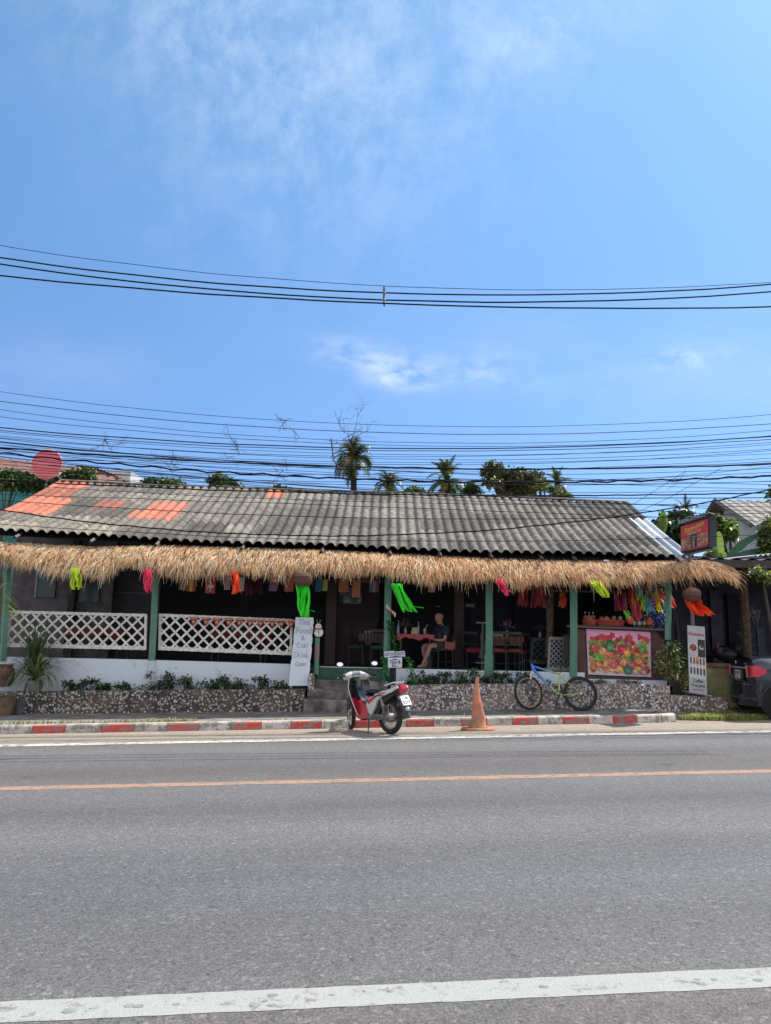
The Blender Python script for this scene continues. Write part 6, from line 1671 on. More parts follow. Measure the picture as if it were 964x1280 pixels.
    for x in (.44, 3.45):
        for sg in (-1, 1):
            w = bpy.data.objects.new('wheel', None); COL.objects.link(w); w.parent = t; c2 = P(x, sg*.80, .31-.05); w.matrix_basis = wm(t).inverted() @ Matrix.Translation(c2); w.location = w.matrix_basis.translation
            A = [k*2*PI/28 for k in range(29)]
            mb = MB(); mb.tube([P(x+.225*math.cos(a), sg*.80, .26+.225*math.sin(a)) for a in A], .09, 10, cap=False, cols=[(1, 1, 1)]*29); mb.build('tyre', m_rubber, w)
            mb = MB(); mb.tube([P(x+.185*math.cos(a), sg*.86, .26+.185*math.sin(a)) for a in A], .018, 6, cap=False, cols=[(.5,)*3]*29)
            for k in range(7): a = k*2*PI/7; mb.tube([P(x+.03*math.cos(a), sg*.87, .26+.03*math.sin(a)), P(x+.18*math.cos(a), sg*.865, .26+.18*math.sin(a))], .016, 5, cols=[(.5,)*3]*2)
            mb.build('rim', m_gloss, w)
            mb = MB(); mb.tube([P(x+.335*math.cos(a), sg*.895, .28+.335*math.sin(a)) for a in A[:15]], .02, 5, cols=[(.02,)*3]*15); mb.build('wheel_arch', m_vc, t)
            mb = MB(); mb.lathe([(0, 0), (.33, 0), (.33, .004), (0, .004)], (0, 0, 0), 24, cols=[(.02,)*3]*3)
            mb.v = [tuple(P(x+v[0], sg*(.893+v[2]*.5), .28+v[1])) for v in mb.v]; mb.build('wheel_well', m_rubber, t)
car()
# ------------------------------------------------------------------ plants by the street
def rosette(c_, n, L_, w, cols, label, cat='plant', name='spiky_plant', upb=.6, droop=.5, parent=None, spread=1.0):
    t = parent or thing(name, label, cat, c_)
    mb = MB(); c_ = Vector(c_)
    for i in range(n):
        a = R.uniform(0, 2*PI); el = R.uniform(.15, 1.45) if R.random() > .3 else R.uniform(1.0, 1.5)
        L2 = L_*R.uniform(.55, 1.1); d = Vector((math.cos(a)*math.cos(el)*spread, math.sin(a)*math.cos(el)*.8*spread, math.sin(el)*upb+.2)).normalized()
        sd = d.cross(Vector((0, 0, 1))); sd = sd.normalized() if sd.length > .01 else Vector((1, 0, 0))
        K = 6; prev = c_+Vector((R.uniform(-.02, .02), R.uniform(-.02, .02), 0)); col = rc(R.choice(cols), .25); dd = d.copy(); ww = w*R.uniform(.7, 1.2)
        for k in range(K):
            nd = (dd+Vector((0, 0, -droop*(1-abs(dd.z)*.3)*.16*(k+.5)))).normalized(); nx = prev+nd*L2/K
            w0 = ww*(1-(k/K)**2); w1 = ww*(1-((k+1)/K)**2)
            up_ = nd.cross(sd)*.3*ww
            mb.poly([prev-sd*w0+up_*0, prev+Vector(up_)*-.4, nx+Vector(up_)*-.4, nx-sd*w1], col); mb.poly([prev+Vector(up_)*-.4, prev+sd*w0, nx+sd*w1, nx+Vector(up_)*-.4], tuple(v*.9 for v in col))
            prev, dd = nx, nd
    o = mb.build('foliage', m_leaf, t, False)
    return t
def pot(c_, prof, cols, label, name='plant_pot', cat='plant pot', soil=True):
    t = thing(name, label, cat, c_)
    mb = MB(); mb.lathe(prof, c_, 20, cols=cols); mb.build('pot_body', M('terracotta', (1, 1, 1), .85, ns=9, na=.35, bump=.3), t)
    mb = MB(); r_, z = prof[-1]; mb.lathe([(0, z-.03), (r_*.97, z-.03)], c_, 20, cols=[(.05, .04, .03)]); mb.build('soil', m_vc, t)
    return t
g = W(40, 862, 15.72)
rosette(W(42, 847, 15.75), 150, 1.25, .022, [(.05, .09, .045), (.07, .12, .05), (.10, .13, .06), (.16, .17, .08)], 'large spiky dark green plant growing before the left lattice screen', upb=1.25, droop=.7, spread=.85)
rosette(W(44, 850, 15.55), 50, .95, .026, [(.30, .30, .12), (.22, .24, .08), (.14, .18, .07)], 'arching yellow green strap leaves spilling over the pebble wall at the left', upb=.5, droop=1.3, name='strap_leaf_plant')
pot(W(43, 865, 15.62), [(.0, .0), (.10, .0), (.15, .1), (.16, .22), (.13, .24)], [(.20, .21, .22)]*4, 'small grey pot under the large spiky plant')
pot(GP(25, 891.5, KH), [(0, 0), (.15, 0), (.18, .28), (.19, .30), (.17, .30)], [(.13, .13, .135)]*4, 'dark grey pot of dry stalks standing on the pavement at the left')
t = thing('dry_plant', 'tangle of dead brown stalks drooping over the dark grey pot', 'plant', GP(25, 891, KH)+Vector((0, 0, .27)))
mb = MB(); c0 = GP(25, 891, KH)+Vector((0, 0, .28))
for _ in range(120):
    a = R.uniform(0, 6.28); r_ = R.uniform(.08, .26); p1 = c0+Vector((r_*math.cos(a)*.6, r_*math.sin(a)*.5, R.uniform(.02, .14))); p2 = c0+Vector((r_*math.cos(a), r_*math.sin(a)*.7, R.uniform(-.12, .05)))
    s_ = Vector((.006, 0, .003)); cc = rc((.34, .24, .16), .4); mb.poly([c0-s_, c0+s_, p1+s_, p1-s_], cc); mb.poly([p1-s_, p1+s_, p2+s_, p2-s_], cc)
mb.build('stalks', m_leaf, t, False)
pot(GP(3, 894, KH), [(0, 0), (.16, 0), (.21, .15), (.23, .33), (.20, .36), (.19, .34)], [(.16, .11, .06), (.20, .14, .08), (.17, .12, .07), (.1, .08, .05), (.1, .08, .05)], 'brown woven basket pot at the left edge of the pavement')
pot(W(3, 859, 15.75), [(0, 0), (.14, .02), (.20, .15), (.22, .28), (.19, .38), (.15, .41), (.18, .45), (.17, .46)], [(.11, .07, .06), (.17, .09, .075), (.12, .08, .07), (.20, .10, .08), (.22, .08, .07), (.26, .09, .07), (.2, .1, .08)], 'ribbed terracotta jar standing behind the basket pot at the left edge', name='terracotta_jar', cat='jar')
rosette(W(-14, 765, 15.1), 60, .85, .022, [(.30, .40, .07), (.40, .48, .10), (.18, .28, .05)], 'bright yellow green palm leaves hanging in from the left edge of the picture', cat='plant', name='areca_palm', upb=.5, droop=1.1)
rosette(W(-22, 708, 15.2), 40, .75, .018, [(.07, .13, .04), (.10, .18, .05)], 'dark green palm leaves above, at the left end of the straw fringe', name='palm_frond_cluster', upb=.3, droop=.9)
mb = MB()
def leafcloud(mb, centers, n, size, cols, sx_=1.0, aspect=.5):
    tot = sum(r[0]*r[1]*r[2] for _, r in centers)
    for c_, r_ in centers:
        k = max(3, int(n*r_[0]*r_[1]*r_[2]/tot)); col0 = R.choice(cols)
        for _ in range(k):
            v = Vector((R.gauss(0, 1), R.gauss(0, 1), R.gauss(0, 1))).normalized()*(R.random()**.45)
            p = Vector(c_)+Vector((v.x*r_[0], v.y*r_[1], v.z*r_[2]))
            d = Vector((R.gauss(0, 1), R.gauss(0, 1), R.gauss(0, .8)-.3)); col = rc(col0 if R.random() < .6 else R.choice(cols), .3)
            L_ = size*R.uniform(.6, 1.3); mb.leaf(p, d, L_, L_*aspect, col, up=Vector((R.gauss(0, .5), R.gauss(0, .5), 1)), droop=.15)
def bush(cx, cy, cz, rx, ry, rz, n, size, cols, label, name='shrub', cat='shrub', group=None, stems=4, lumps=6):
    t = thing(name, label, cat, (cx, cy, cz), 0, group)
    mb = MB(); cen = []
    for i in range(lumps):
        a = R.uniform(0, 6.28); q = R.random()**.5*.65
        cen.append(((cx+rx*q*math.cos(a), cy+ry*q*math.sin(a), cz+rz*(1+R.uniform(-.6, .6))), (rx*R.uniform(.3, .5), ry*R.uniform(.3, .5), rz*R.uniform(.3, .5))))
    leafcloud(mb, cen, n, size, cols); mb.build('foliage', m_leaf, t, False)
    mb = MB()
    for i in range(stems):
        c_ = cen[i % lumps][0]; mb.tube([(cx+R.uniform(-.04, .04), cy, cz-.05), ((cx+c_[0])/2, cy, cz+rz*.5), c_], [.012, .009, .005], 4, cols=[(.08, .06, .04)]*3)
    mb.build('stem', m_vc, t); return t
DG = [(.03, .075, .03), (.045, .10, .035), (.02, .05, .025), (.07, .13, .05)]
pl = [(88, 12, .16), (112, 12, .20), (130, 8, .14), (155, 11, .18), (196, 14, .30), (213, 10, .34), (231, 8, .26), (262, 12, .20), (283, 11, .26), (303, 12, .20), (325, 10, .22), (350, 9, .14)]
for i, (px, w, h) in enumerate(pl):
    Y = 15.85; x = W(px, 860, Y).x; z = zt1(x)-.04
    bush(x, Y, z, w/58*1.5, .18, h*.75, 220, .075, DG, 'low dark green plant before the white wall, %s from the left in the planter' % ORD[i], group='plants in the left planter', name='planter_shrub')
pr = [(520, 9, .26), (540, 10, .16), (553, 8, .22), (575, 12, .24), (592, 10, .28), (612, 10, .22), (628, 12, .20), (643, 10, .20), (660, 11, .22)]
for i, (px, w, h) in enumerate(pr):
    Y = 15.85; x = W(px, 855, Y).x; z = zt2(x)-.04
    bush(x, Y, z, w/58*1.4, .18, h*.7, 220, .07, DG, 'dark green plant on the pale pebble wall planter, %s from the left' % ORD[i], group='plants in the right planter', name='planter_shrub')
mb = MB()
for i in range(1700):
    if R.random() < .62: px = R.uniform(80, 362); zf = zt1
    else: px = R.uniform(505, 690); zf = zt2
    if mnoise.noise(Vector((px*.05, 1.7, 0))) < -.25: continue
    Y = R.uniform(15.64, 15.95); x = W(px, 858, Y).x
    mb.leaf(Vector((x, Y, zf(x)-.03+abs(R.gauss(0, .05)))), Vector((R.gauss(0, 1), R.gauss(0, 1), R.uniform(-.2, 1))), .07, .035, rc(R.choice(DG), .3))
o = mb.build('ground_cover', m_leaf, None, False); tag(o, 'continuous low dark leaves filling the planter soil behind the pebble walls', 'ground cover', kind='stuff')
for i, (px, w, h) in enumerate(((750, 16, .14), (785, 18, .12), (722, 12, .14))):
    Y = 15.8; x = W(px, 852, Y).x; z = zt2(x)-.03
    bush(x, Y, z, w/58*1.3, .14, h*.6, 220, .05, [(.10, .13, .05), (.16, .18, .08), (.06, .09, .04)], ('pale low ground cover under the left of the fruit poster', 'pale low ground cover under the right of the fruit poster', 'pale low leaves behind the bicycle rear wheel')[i], name='ground_cover_plant', cat='plant')
x = W(835, 850, 15.85).x
bush(x+.05, 15.85, zt2(x)+.02, .50, .35, .48, 900, .085, [(.16, .22, .06), (.34, .36, .14), (.07, .11, .04), (.55, .52, .30)], 'pale leafy variegated shrub growing between the counter and the breakfast banner', lumps=14, stems=8)
bush(W(856, 860, 15.7).x, 15.7, zt3(W(856, 866, 15.5).x)-.1, .18, .2, .40, 260, .06, [(.16, .20, .07), (.3, .3, .14)], 'thin pale shrub at the left foot of the breakfast banner', lumps=6)
# fallen leaves
mb = MB()
for _ in range(90):
    px = R.uniform(20, 860); p = GP(px, 895, KH+.006); y = R.uniform(YK+TS*p.x+.2, YW-.05); a = R.uniform(0, 6.28)
    mb.leaf(Vector((p.x, y, G(p.x)+KH+.004)), Vector((math.cos(a), math.sin(a), .05)), .05, .03, rc(R.choice([(.30, .2, .08), (.14, .09, .05), (.3, .27, .14)]), .3))
for _ in range(70):
    p = GP(R.uniform(0, 960), 915, 0); a = R.uniform(0, 6.28); y = YK+TS*p.x-abs(R.gauss(0, .35))-.02
    mb.leaf(Vector((p.x, y, G(p.x)+.012)), Vector((math.cos(a), math.sin(a), .08)), .05, .03, rc(R.choice([(.30, .2, .08), (.14, .09, .05), (.3, .27, .14)]), .3))
o = mb.build('fallen_leaves', m_leaf, None, False); tag(o, 'small dry leaves scattered along the pavement and gutter', 'leaves', kind='stuff')

# ------------------------------------------------------------------ standing banner and street sign board
def banner():
    q = [W(859.5, 781.5, 15.62), W(881, 783.5, 15.55), W(884.2, 869, 15.45), W(862, 864.5, 15.52)]
    t = thing('breakfast_banner', 'tall grey standing banner headed Breakfast with food photos and drinks', 'sign', (q[2]+q[3])/2)
    def T(u, v, off=0): return q[0]*(1-u)*(1-v)+q[1]*u*(1-v)+q[3]*(1-u)*v+q[2]*u*v+Vector((0, -off, 0))
    ux = (q[1]-q[0]).normalized(); uz = (q[0]-q[3]).normalized()
    GR = (.40, .42, .44)
    mb = MB(); mb.grid(lambda u, v: T(u, v), 6, 20, GR); mb.grid(lambda u, v: T(1-u, v, -.02), 6, 20, (.3, .3, .3)); mb.grid(lambda u, v: T(1, v, -.02*u), 1, 10, GR); mb.grid(lambda u, v: T(0, v, -.02*(1-u)), 1, 10, GR)
    sh = mb.build('printed_panel', m_vc, t, False)
    mb = MB()
    def rect(u0, u1, v0, v1, col, off=.003): mb.poly([T(u0, v0, off), T(u0, v1, off), T(u1, v1, off), T(u1, v0, off)], col)
    rect(.56, .97, .20, .46, (.022, .018, .018)); 
    rect(.03, .97, .47, .775, (.62, .62, .64))
    def disc(u, v, r_, col, off, sxx=1): mb.poly([T(u+r_*sxx*math.cos(a), v+r_*.26*math.sin(a)*1.0, off) for a in [-k*PI/9 for k in range(18)]], col)
    disc(.28, .33, .27, (.62, .62, .62), .0045); disc(.28, .33, .22, (.22, .05, .03), .006)
    for k in range(14): a = R.uniform(0, 6.28); q_ = R.uniform(0, .17); disc(.28+q_*math.cos(a), .33+q_*.26*math.sin(a), R.uniform(.03, .06), rc(R.choice([(.35, .07, .03), (.12, .02, .02), (.4, .15, .05)]), .3), .0065+k*.0002)
    disc(.76, .31, .10, (.55, .53, .5), .006, 1.3); disc(.78, .305, .075, (.03, .02, .02), .007, 1.3); rect(.64, .9, .335, .345, (.5, .48, .46), .006)
    DC = [(.22, .03, .06), (.08, .13, .05), (.50, .13, .05), (.05, .09, .05), (.16, .04, .04), (.03, .07, .04), (.05, .06, .07), (.05, .02, .04), (.16, .04, .03), (.12, .03, .03)]
    for k in range(10):
        u = .13+.185*(k % 5); v = .485+.15*(k//5)
        w = .055+(.03 if k == 2 else 0); rect(u-w, u+w, v, v+.09, DC[k], .006); rect(u-w*.7, u+w*.7, v+.105, v+.115, (.25, .22, .32), .006); disc(u, v, w, tuple(min(1, c*1.4) for c in DC[k]), .0062)
    mb.build('printed_pictures', m_vc, sh, False)
    text('Breakfast', 'lettering', M('red_ink', (.45, .02, .05), .6, na=.02), sh, T(.49, .125, .005), ux, uz, .092, .001, sx=.88)
    text('Coffee', 'lettering', m_ink, sh, T(.5, .82, .005), ux, uz, .09, .001, sx=.8); text('Fruit Juice', 'lettering', m_ink, sh, T(.5, .885, .005), ux, uz, .085, .001, sx=.75); text('iced drinks', 'lettering', M('pink_ink', (.35, .18, .26), .6, na=.02), sh, T(.5, .945, .005), ux, uz, .065, .001, sx=.8)
    mb = MB(); mb.tube([T(.03, 0, -.03), T(.03, 1.03, -.03)], .012, 5, cols=[(.25,)*3]*2); mb.build('frame_leg', m_vc, t); mb = MB(); mb.tube([T(.97, 0, -.03), T(.97, 1.03, -.03)], .012, 5, cols=[(.25,)*3]*2); mb.build('frame_leg', m_vc, t)
    mb = MB(); b0 = T(-.1, 1.01, .05); mb.tube([b0, T(1.2, 1.0, .05), T(1.2, 1.0, -.3), T(-.1, 1.01, -.3), b0], .014, 5, cols=[(.3,)*3]*5); mb.build('base_frame', m_vc, t)
banner()
def signboard():
    Y = 15.9
    q = [W(851, 661, 15.75), W(886.5, 647.5, 15.2), W(887, 683.5, 15.2), W(852.5, 694.5, 15.75)]
    q = [W(850.8, 657.5, 15.9), W(887, 646.5, 15.0), W(887.2, 683.5, 15.0), W(851.2, 691.5, 15.9)]
    t = thing('sign_board', 'red roadside box sign with gold script and food pictures above the right roof end', 'sign', (q[2]+q[3])/2)
    ux = (q[1]-q[0]).normalized(); up = Vector((0, 0, 1)); un = ux.cross(up).normalized()   # towards the street
    if un.y > 0: un = -un
    H1 = (q[0]-q[3]).length
    def T(u, v, off=0): return q[0]*(1-u)*(1-v)+q[1]*u*(1-v)+q[3]*(1-u)*v+q[2]*u*v+un*off
    dep = .17
    mb = MB(); DK = (.03, .032, .045)
    mb.poly([T(0, 0, -dep), T(1, 0, -dep), T(1, 1, -dep), T(0, 1, -dep)][::-1], DK)
    for a, b in (((0, 0), (1, 0)), ((1, 0), (1, 1)), ((1, 1), (0, 1)), ((0, 1), (0, 0))):
        mb.poly([T(*a, 0), T(*b, 0), T(*b, -dep), T(*a, -dep)], DK)
    mb.poly([T(0, 0), T(0, 1), T(1, 1), T(1, 0)], DK)
    bx = mb.build('box', m_vc, t, False)
    mb = MB(); e = .03
    def FT(u, v, o): return T(e+(1-2*e)*u, e*1.2+(1-2.4*e)*v, o)
    def bgc(u, v): return (.66, .055, .05) if v < .52 else (.60, .22, .17)
    mb.grid(lambda u, v: FT(u, 1-v, .012), 10, 10, lambda u, v: bgc(u, 1-v)); 
    k = [0]
    def rect(u0, u1, v0, v1, col, off=.016): mb.poly([FT(u0, v0, off), FT(u0, v1, off), FT(u1, v1, off), FT(u1, v0, off)], col)
    def disc(u, v, r_, col, off): mb.poly([FT(u+r_*math.cos(a), v+r_*math.sin(a)*1.1, off) for a in [-i*PI/7 for i in range(14)]], col)
    rect(.38, .60, .44, .93, (.02, .035, .03), .018); rect(.40, .46, .50, .9, (.03, .10, .04), .02); rect(.50, .54, .5, .92, (.28, .03, .04), .02); rect(.46, .50, .66, .92, (.45, .38, .28), .02); disc(.5, .56, .07, (.12, .26, .22), .021)
    for i in range(70):
        u = R.choice([R.uniform(.03, .36), R.uniform(.63, .97)]); disc(u, R.uniform(.50, .92), R.uniform(.015, .045), rc(R.choice([(.45, .28, .22), (.5, .42, .38), (.40, .14, .05), (.25, .05, .04), (.14, .16, .05), (.48, .30, .10)]), .3), .018+.0002*i)
    rect(.0, 1, .93, 1, (.40, .05, .10), .018)
    mb.build('printed_face', m_vc, bx, False)
    gold = M('gold_letters', (.72, .48, .12), .5, na=.05); pnk = M('pale_letters', (.70, .40, .38), .5, na=.05)
    text('Restaurant', 'lettering', gold, bx, FT(.52, .17, .02), ux+Vector((0, 0, .10)), up, .145, .002, sx=.98)
    text('Thai food  bar', 'lettering', pnk, bx, FT(.50, .36, .02), ux+Vector((0, 0, .06)), up, .095, .002, sx=.9)
    # corrugated rain cap and lower rail, mounting pole
    mb = MB(); mb.grid(lambda u, v: T(-.02+1.04*u, -.10*(1-v)-.02, .06-(dep+.12)*v)+Vector((0, 0, .012*math.sin(u*60)+.03)), 60, 3, (.22, .25, .29)); mb.grid(lambda u, v: T(-.02+1.04*u, -.10*(v)+.0, .055)+Vector((0, 0, .03+.012*math.sin(u*60))), 60, 1, (.22, .25, .29)); mb.build('rain_cap', m_vc, t)
    mb = MB(); mb.tube([T(-.02, 1.04, -.1), T(1.03, 1.04, -.1)], .03, 4, cols=[(.20, .22, .22)]*2); mb.build('lower_rail', m_vc, t, False)
    mb = MB(); b_ = T(.20, 1.0, -.12); mb.tube([Vector((b_.x, b_.y+.1, G(b_.x)+.1)), Vector((b_.x, b_.y+.1, b_.z+H1))], .04, 8, cols=[(.15, .16, .16)]*2); mb.build('pole', m_vc, t)
signboard()

# ------------------------------------------------------------------ neighbouring shed at the right
m_rust = M('rusty_sheet', (.10, .075, .065), .8, ns=4, na=.5, bump=.2)
def shed():
    x0 = W(838, 800, 17).x; x1 = 16.0
    t = thing('open_shed', 'dark open fronted shed with low sheet roof between the restaurant and the car', 'shed', (10, 19, G(10)))
    gz = G(8)
    zt = W(930, 703, 16.6).z
    mb = MB(); mb.grid(lambda u, v: (7.0+9*u, 16.4+4.8*v, zt+.05+.35*v+.02*math.sin(u*160)), 200, 3, (1, 1, 1)); mb.grid(lambda u, v: (7.0+9*u, 21.2-4.8*v, zt+.37-.35*v), 4, 3, (.5, .5, .5)); mb.build('roof', m_rust, t)
    mb = MB(); mb.bb(7.0, 16, 16.4, 16.46, zt-.14, zt+.03); mb.build('fascia_board', M('grey_board', (.075, .06, .06), .85, ns=5, na=.4), t, False)
    mb = MB(); mb.bb(x0-.2, 16, 20.6, 20.75, 0, zt+.6, (3.2, 3.0, 3.0)); mb.build('rear_wall', m_dark, t, False)
    mb = MB(); mb.bb(x0-.35, x0-.2, 17.2, 20.6, 0, zt+.3, (1.5, 1.4, 1.6)); mb.build('side_wall', m_dark, t, False)
    mb = MB(); mb.bb(15.8, 16, 17, 20.6, 0, zt+.3, (1.5, 1.4, 1.6)); mb.build('side_wall', m_dark, t, False)
    mb = MB()
    mb.bb(W(890, 800, 20.5).x, W(905, 800, 20.5).x, 20.5, 20.59, .9, 3.1, (4.6, 4.2, 4.2)); mb.bb(W(913, 800, 20.4).x, W(928, 800, 20.4).x, 20.45, 20.59, .9, 3.0, (1, 1, 1.4)); mb.build('wall_panel', m_dark, t, False)
    mb = MB(); a = W(945, 785, 19.8); b = W(957, 830, 19.8); mb.bb(a.x, b.x, 19.75, 19.82, b.z-.3, a.z, (6.5, 6.2, 6)); mb.build('leaning_board', m_dark, t, False)
    for px, w in ((934.5, .09),):
        B = W(px, 830, 16.9); mb = MB(); mb.tube([(B.x, 16.9, .1), (B.x+.02, 16.9, 1.7), (B.x, 16.9, zt+.02)], w, 6, cols=[(.85, .75, .65)]*3); mb.build('timber_post', m_bark, t)
    mb = MB(); mb.grid(lambda u, v: (x0-.1+(16-x0)*u, 16.75+3.9*v, .78), 4, 4, (1, 1, 1)); mb.grid(lambda u, v: (x0-.1+(16-x0)*u, 16.75, .78-.7*v), 4, 2, (.6, .6, .6)); mb.build('earth_floor', m_dirt, t, False)
    return zt
ZS = shed()
# clutter in the shed
t = thing('junk_pile', 'dim heap of stored things on the floor at the back of the shed', 'clutter', W(900, 826, 18.5))
t['label'] = 'dim covered heap of stored things inside the dark open shed'
mb = MB(); c0 = W(900, 822, 18.6)
for i in range(16): mb.ell(c0+Vector((R.uniform(-.9, .9), R.uniform(-.3, .3), R.uniform(-.1, .25))), (R.uniform(.1, .3), .2, R.uniform(.08, .2)), 9, 6, rc((.02, .02, .025), .4))
mb.build('tarpaulin', m_vc, t)
c1 = W(898, 812, 18.2)
t = thing('red_pot', 'small dull red pot with a white candle-like stick inside the dark shed', 'pot', c1)
mb = MB(); mb.lathe([(0, -.1), (.08, -.1), (.11, .02), (.10, .05), (0, .05)], c1, 12, cols=[(.12, .02, .03)]*4); mb.build('pot_body', m_vc, t); mb = MB(); mb.tube([c1+Vector((0, 0, .04)), c1+Vector((0, 0, .17))], .012, 5, cols=[(.3, .3, .3)]*2); mb.build('stick', m_vc, t)
for k, (px, py, rr) in enumerate(((940, 768, .30), (932, 795, .22))):
    t = thing('wire_coil', ('tangled pale dry branches hung on the shed wall beside the post', 'small bundle of pale wire at the foot of the shed post')[k], ('branches', 'wire')[k], W(px, py, 17.2))
    mb = MB(); c0 = W(px, py, 17.1)
    for _ in range(12):
        pts = [c0+Vector((R.gauss(0, rr*.5), R.gauss(0, .05), R.gauss(0, rr*.5))) for _ in range(3)]; mb.tube(pts, .006, 3, cols=[(.16, .14, .12)]*3)
    mb.build('strands', m_vc, t)
# hanging trousers on the corner post
t = thing('hanging_trousers', 'dark grey trousers hanging beside the right corner post', 'clothes', W(843, 830, 16.3))
for i, px in enumerate((839.5, 846.5)):
    mb = MB(); a = W(842.5, 757, 16.3); b = W(px, 790, 16.3); c_ = W(px+1, 826, 16.3); mb.tube([a, b, c_], [.06, .085, .075], 8, cols=[(.045, .045, .052)]*3, flat=.5); mb.build('trouser_leg', m_cloth, t)
# yellow-green low wall and crossing slab
def lowwall():
    t = thing('yellow_wall', 'low peeling yellow green wall with a rusty brown coping beside the car', 'wall', W(903, 880, 16.4))
    my = M('peeling_lime_paint', (.46, .44, .20), .85, ns=2.2, na=.5, bump=.4, bs=30, col2=(.26, .21, .12), lo=.36, hi=.60)
    a, b = W(884, 860, 16.4).x, W(920, 860, 16.4).x; zt = W(900, 833.5, 16.4).z
    mb = MB(); mb.bb(a, b, 16.4, 16.56, 0, zt); mb.build('wall_body', my, t, False)
    mb = MB(); mb.bb(a-.05, b+.02, 16.35, 16.9, zt+.001, zt+.07); mb.build('coping', M('rust_coping', (.26, .15, .09), .9, ns=6, na=.5, col2=(.12, .06, .04)), t, False)
    mb = MB(); p0 = W(910, 836, 16.3).x; mb.bb(p0, p0+.17, 16.2, 16.395, 0, zt-.005); mb.build('end_pier', my, t, False)
lowwall()
# creeper over the low shed roof at the right
def tree(name, label, cat, base, trunk_h, cen, n, size, cols, group=None, tr=.15, limbs=6, tcol=(.10, .08, .06)):
    base = Vector(base); t = thing(name, label, cat, base, 0, group)
    mb = MB(); leafcloud(mb, cen, n, size, cols, aspect=.55); mb.build('crown', m_leaf, t, False)
    mb = MB(); top = base+Vector((R.uniform(-.2, .2), 0, trunk_h)); mb.tube([base, base.lerp(top, .5)+Vector((.1, 0, 0)), top], [tr, tr*.8, tr*.6], 7, cols=[tcol]*3)
    for i in range(limbs):
        c_ = Vector(cen[i % len(cen)][0]); mb.tube([top-Vector((0, 0, .2)), top.lerp(c_, .5)+Vector((0, 0, .1)), c_], [tr*.5, tr*.3, tr*.12], 5, cols=[tcol]*3)
    mb.build('trunk', M('trunk_bark', (1, 1, 1), .9, ns=12, na=.4), t); return t
def lumps(px, py, rx, ry, Y, n, jit=.75, rs=(.28, .5)):
    s_ = Y/F*1.03; c_ = W(px, py, Y); out = []
    for _ in range(n):
        a = R.uniform(0, 6.28); q = R.random()**.5*jit
        r_ = R.uniform(*rs)
        out.append(((c_.x+rx*s_*q*math.cos(a), Y+R.uniform(-.5, .5)*rx*s_, c_.z+ry*s_*q*math.sin(a)), (rx*s_*r_, rx*s_*r_*.9, ry*s_*r_)))
    return out
GM = [(.06, .12, .03), (.10, .17, .04), (.16, .22, .05), (.04, .08, .025)]
GY = [(.12, .18, .04), (.20, .25, .06), (.28, .30, .08), (.07, .12, .03)]
GD = [(.02, .05, .022), (.035, .075, .03), (.05, .10, .035)]
t = tree('creeper_tree', 'leafy yellow green creeper tree at the right edge beside the white house', 'tree', (W(966, 700, 21.6).x, 21.6, .2), 5, lumps(960, 668, 17, 30, 21.6, 16)+lumps(968, 620, 8, 14, 21.6, 5), 3000, .17, GY)
tree('hanging_creeper', 'leafy creeper spray hanging over the low shed roof edge at the far right', 'plant', (W(962, 760, 16.3).x, 16.3, .3), 3.0, lumps(952, 716, 20, 11, 16.2, 9), 900, .11, GY, tr=.05)
# shed roof sheet bright streak (second pale sheet)
o = MB(); a, b = W(935, 700, 17.2), W(985, 690, 17.2)
o.grid(lambda u, v: (a.x+(b.x-a.x)*u, 16.9+1.6*v, a.z+.06+.10*v+.12*u+.02*math.sin(u*50)), 50, 2, (.50, .53, .58)); o.grid(lambda u, v: (a.x+(b.x-a.x)*u, 18.5-1.6*v, a.z+.12-.1*v+.12*u), 2, 1, (.3, .3, .3)); o = o.build('roofing_sheet', m_vc); tag(o, 'pale corrugated metal sheet lying on the shed roof at the right edge', 'sheet')

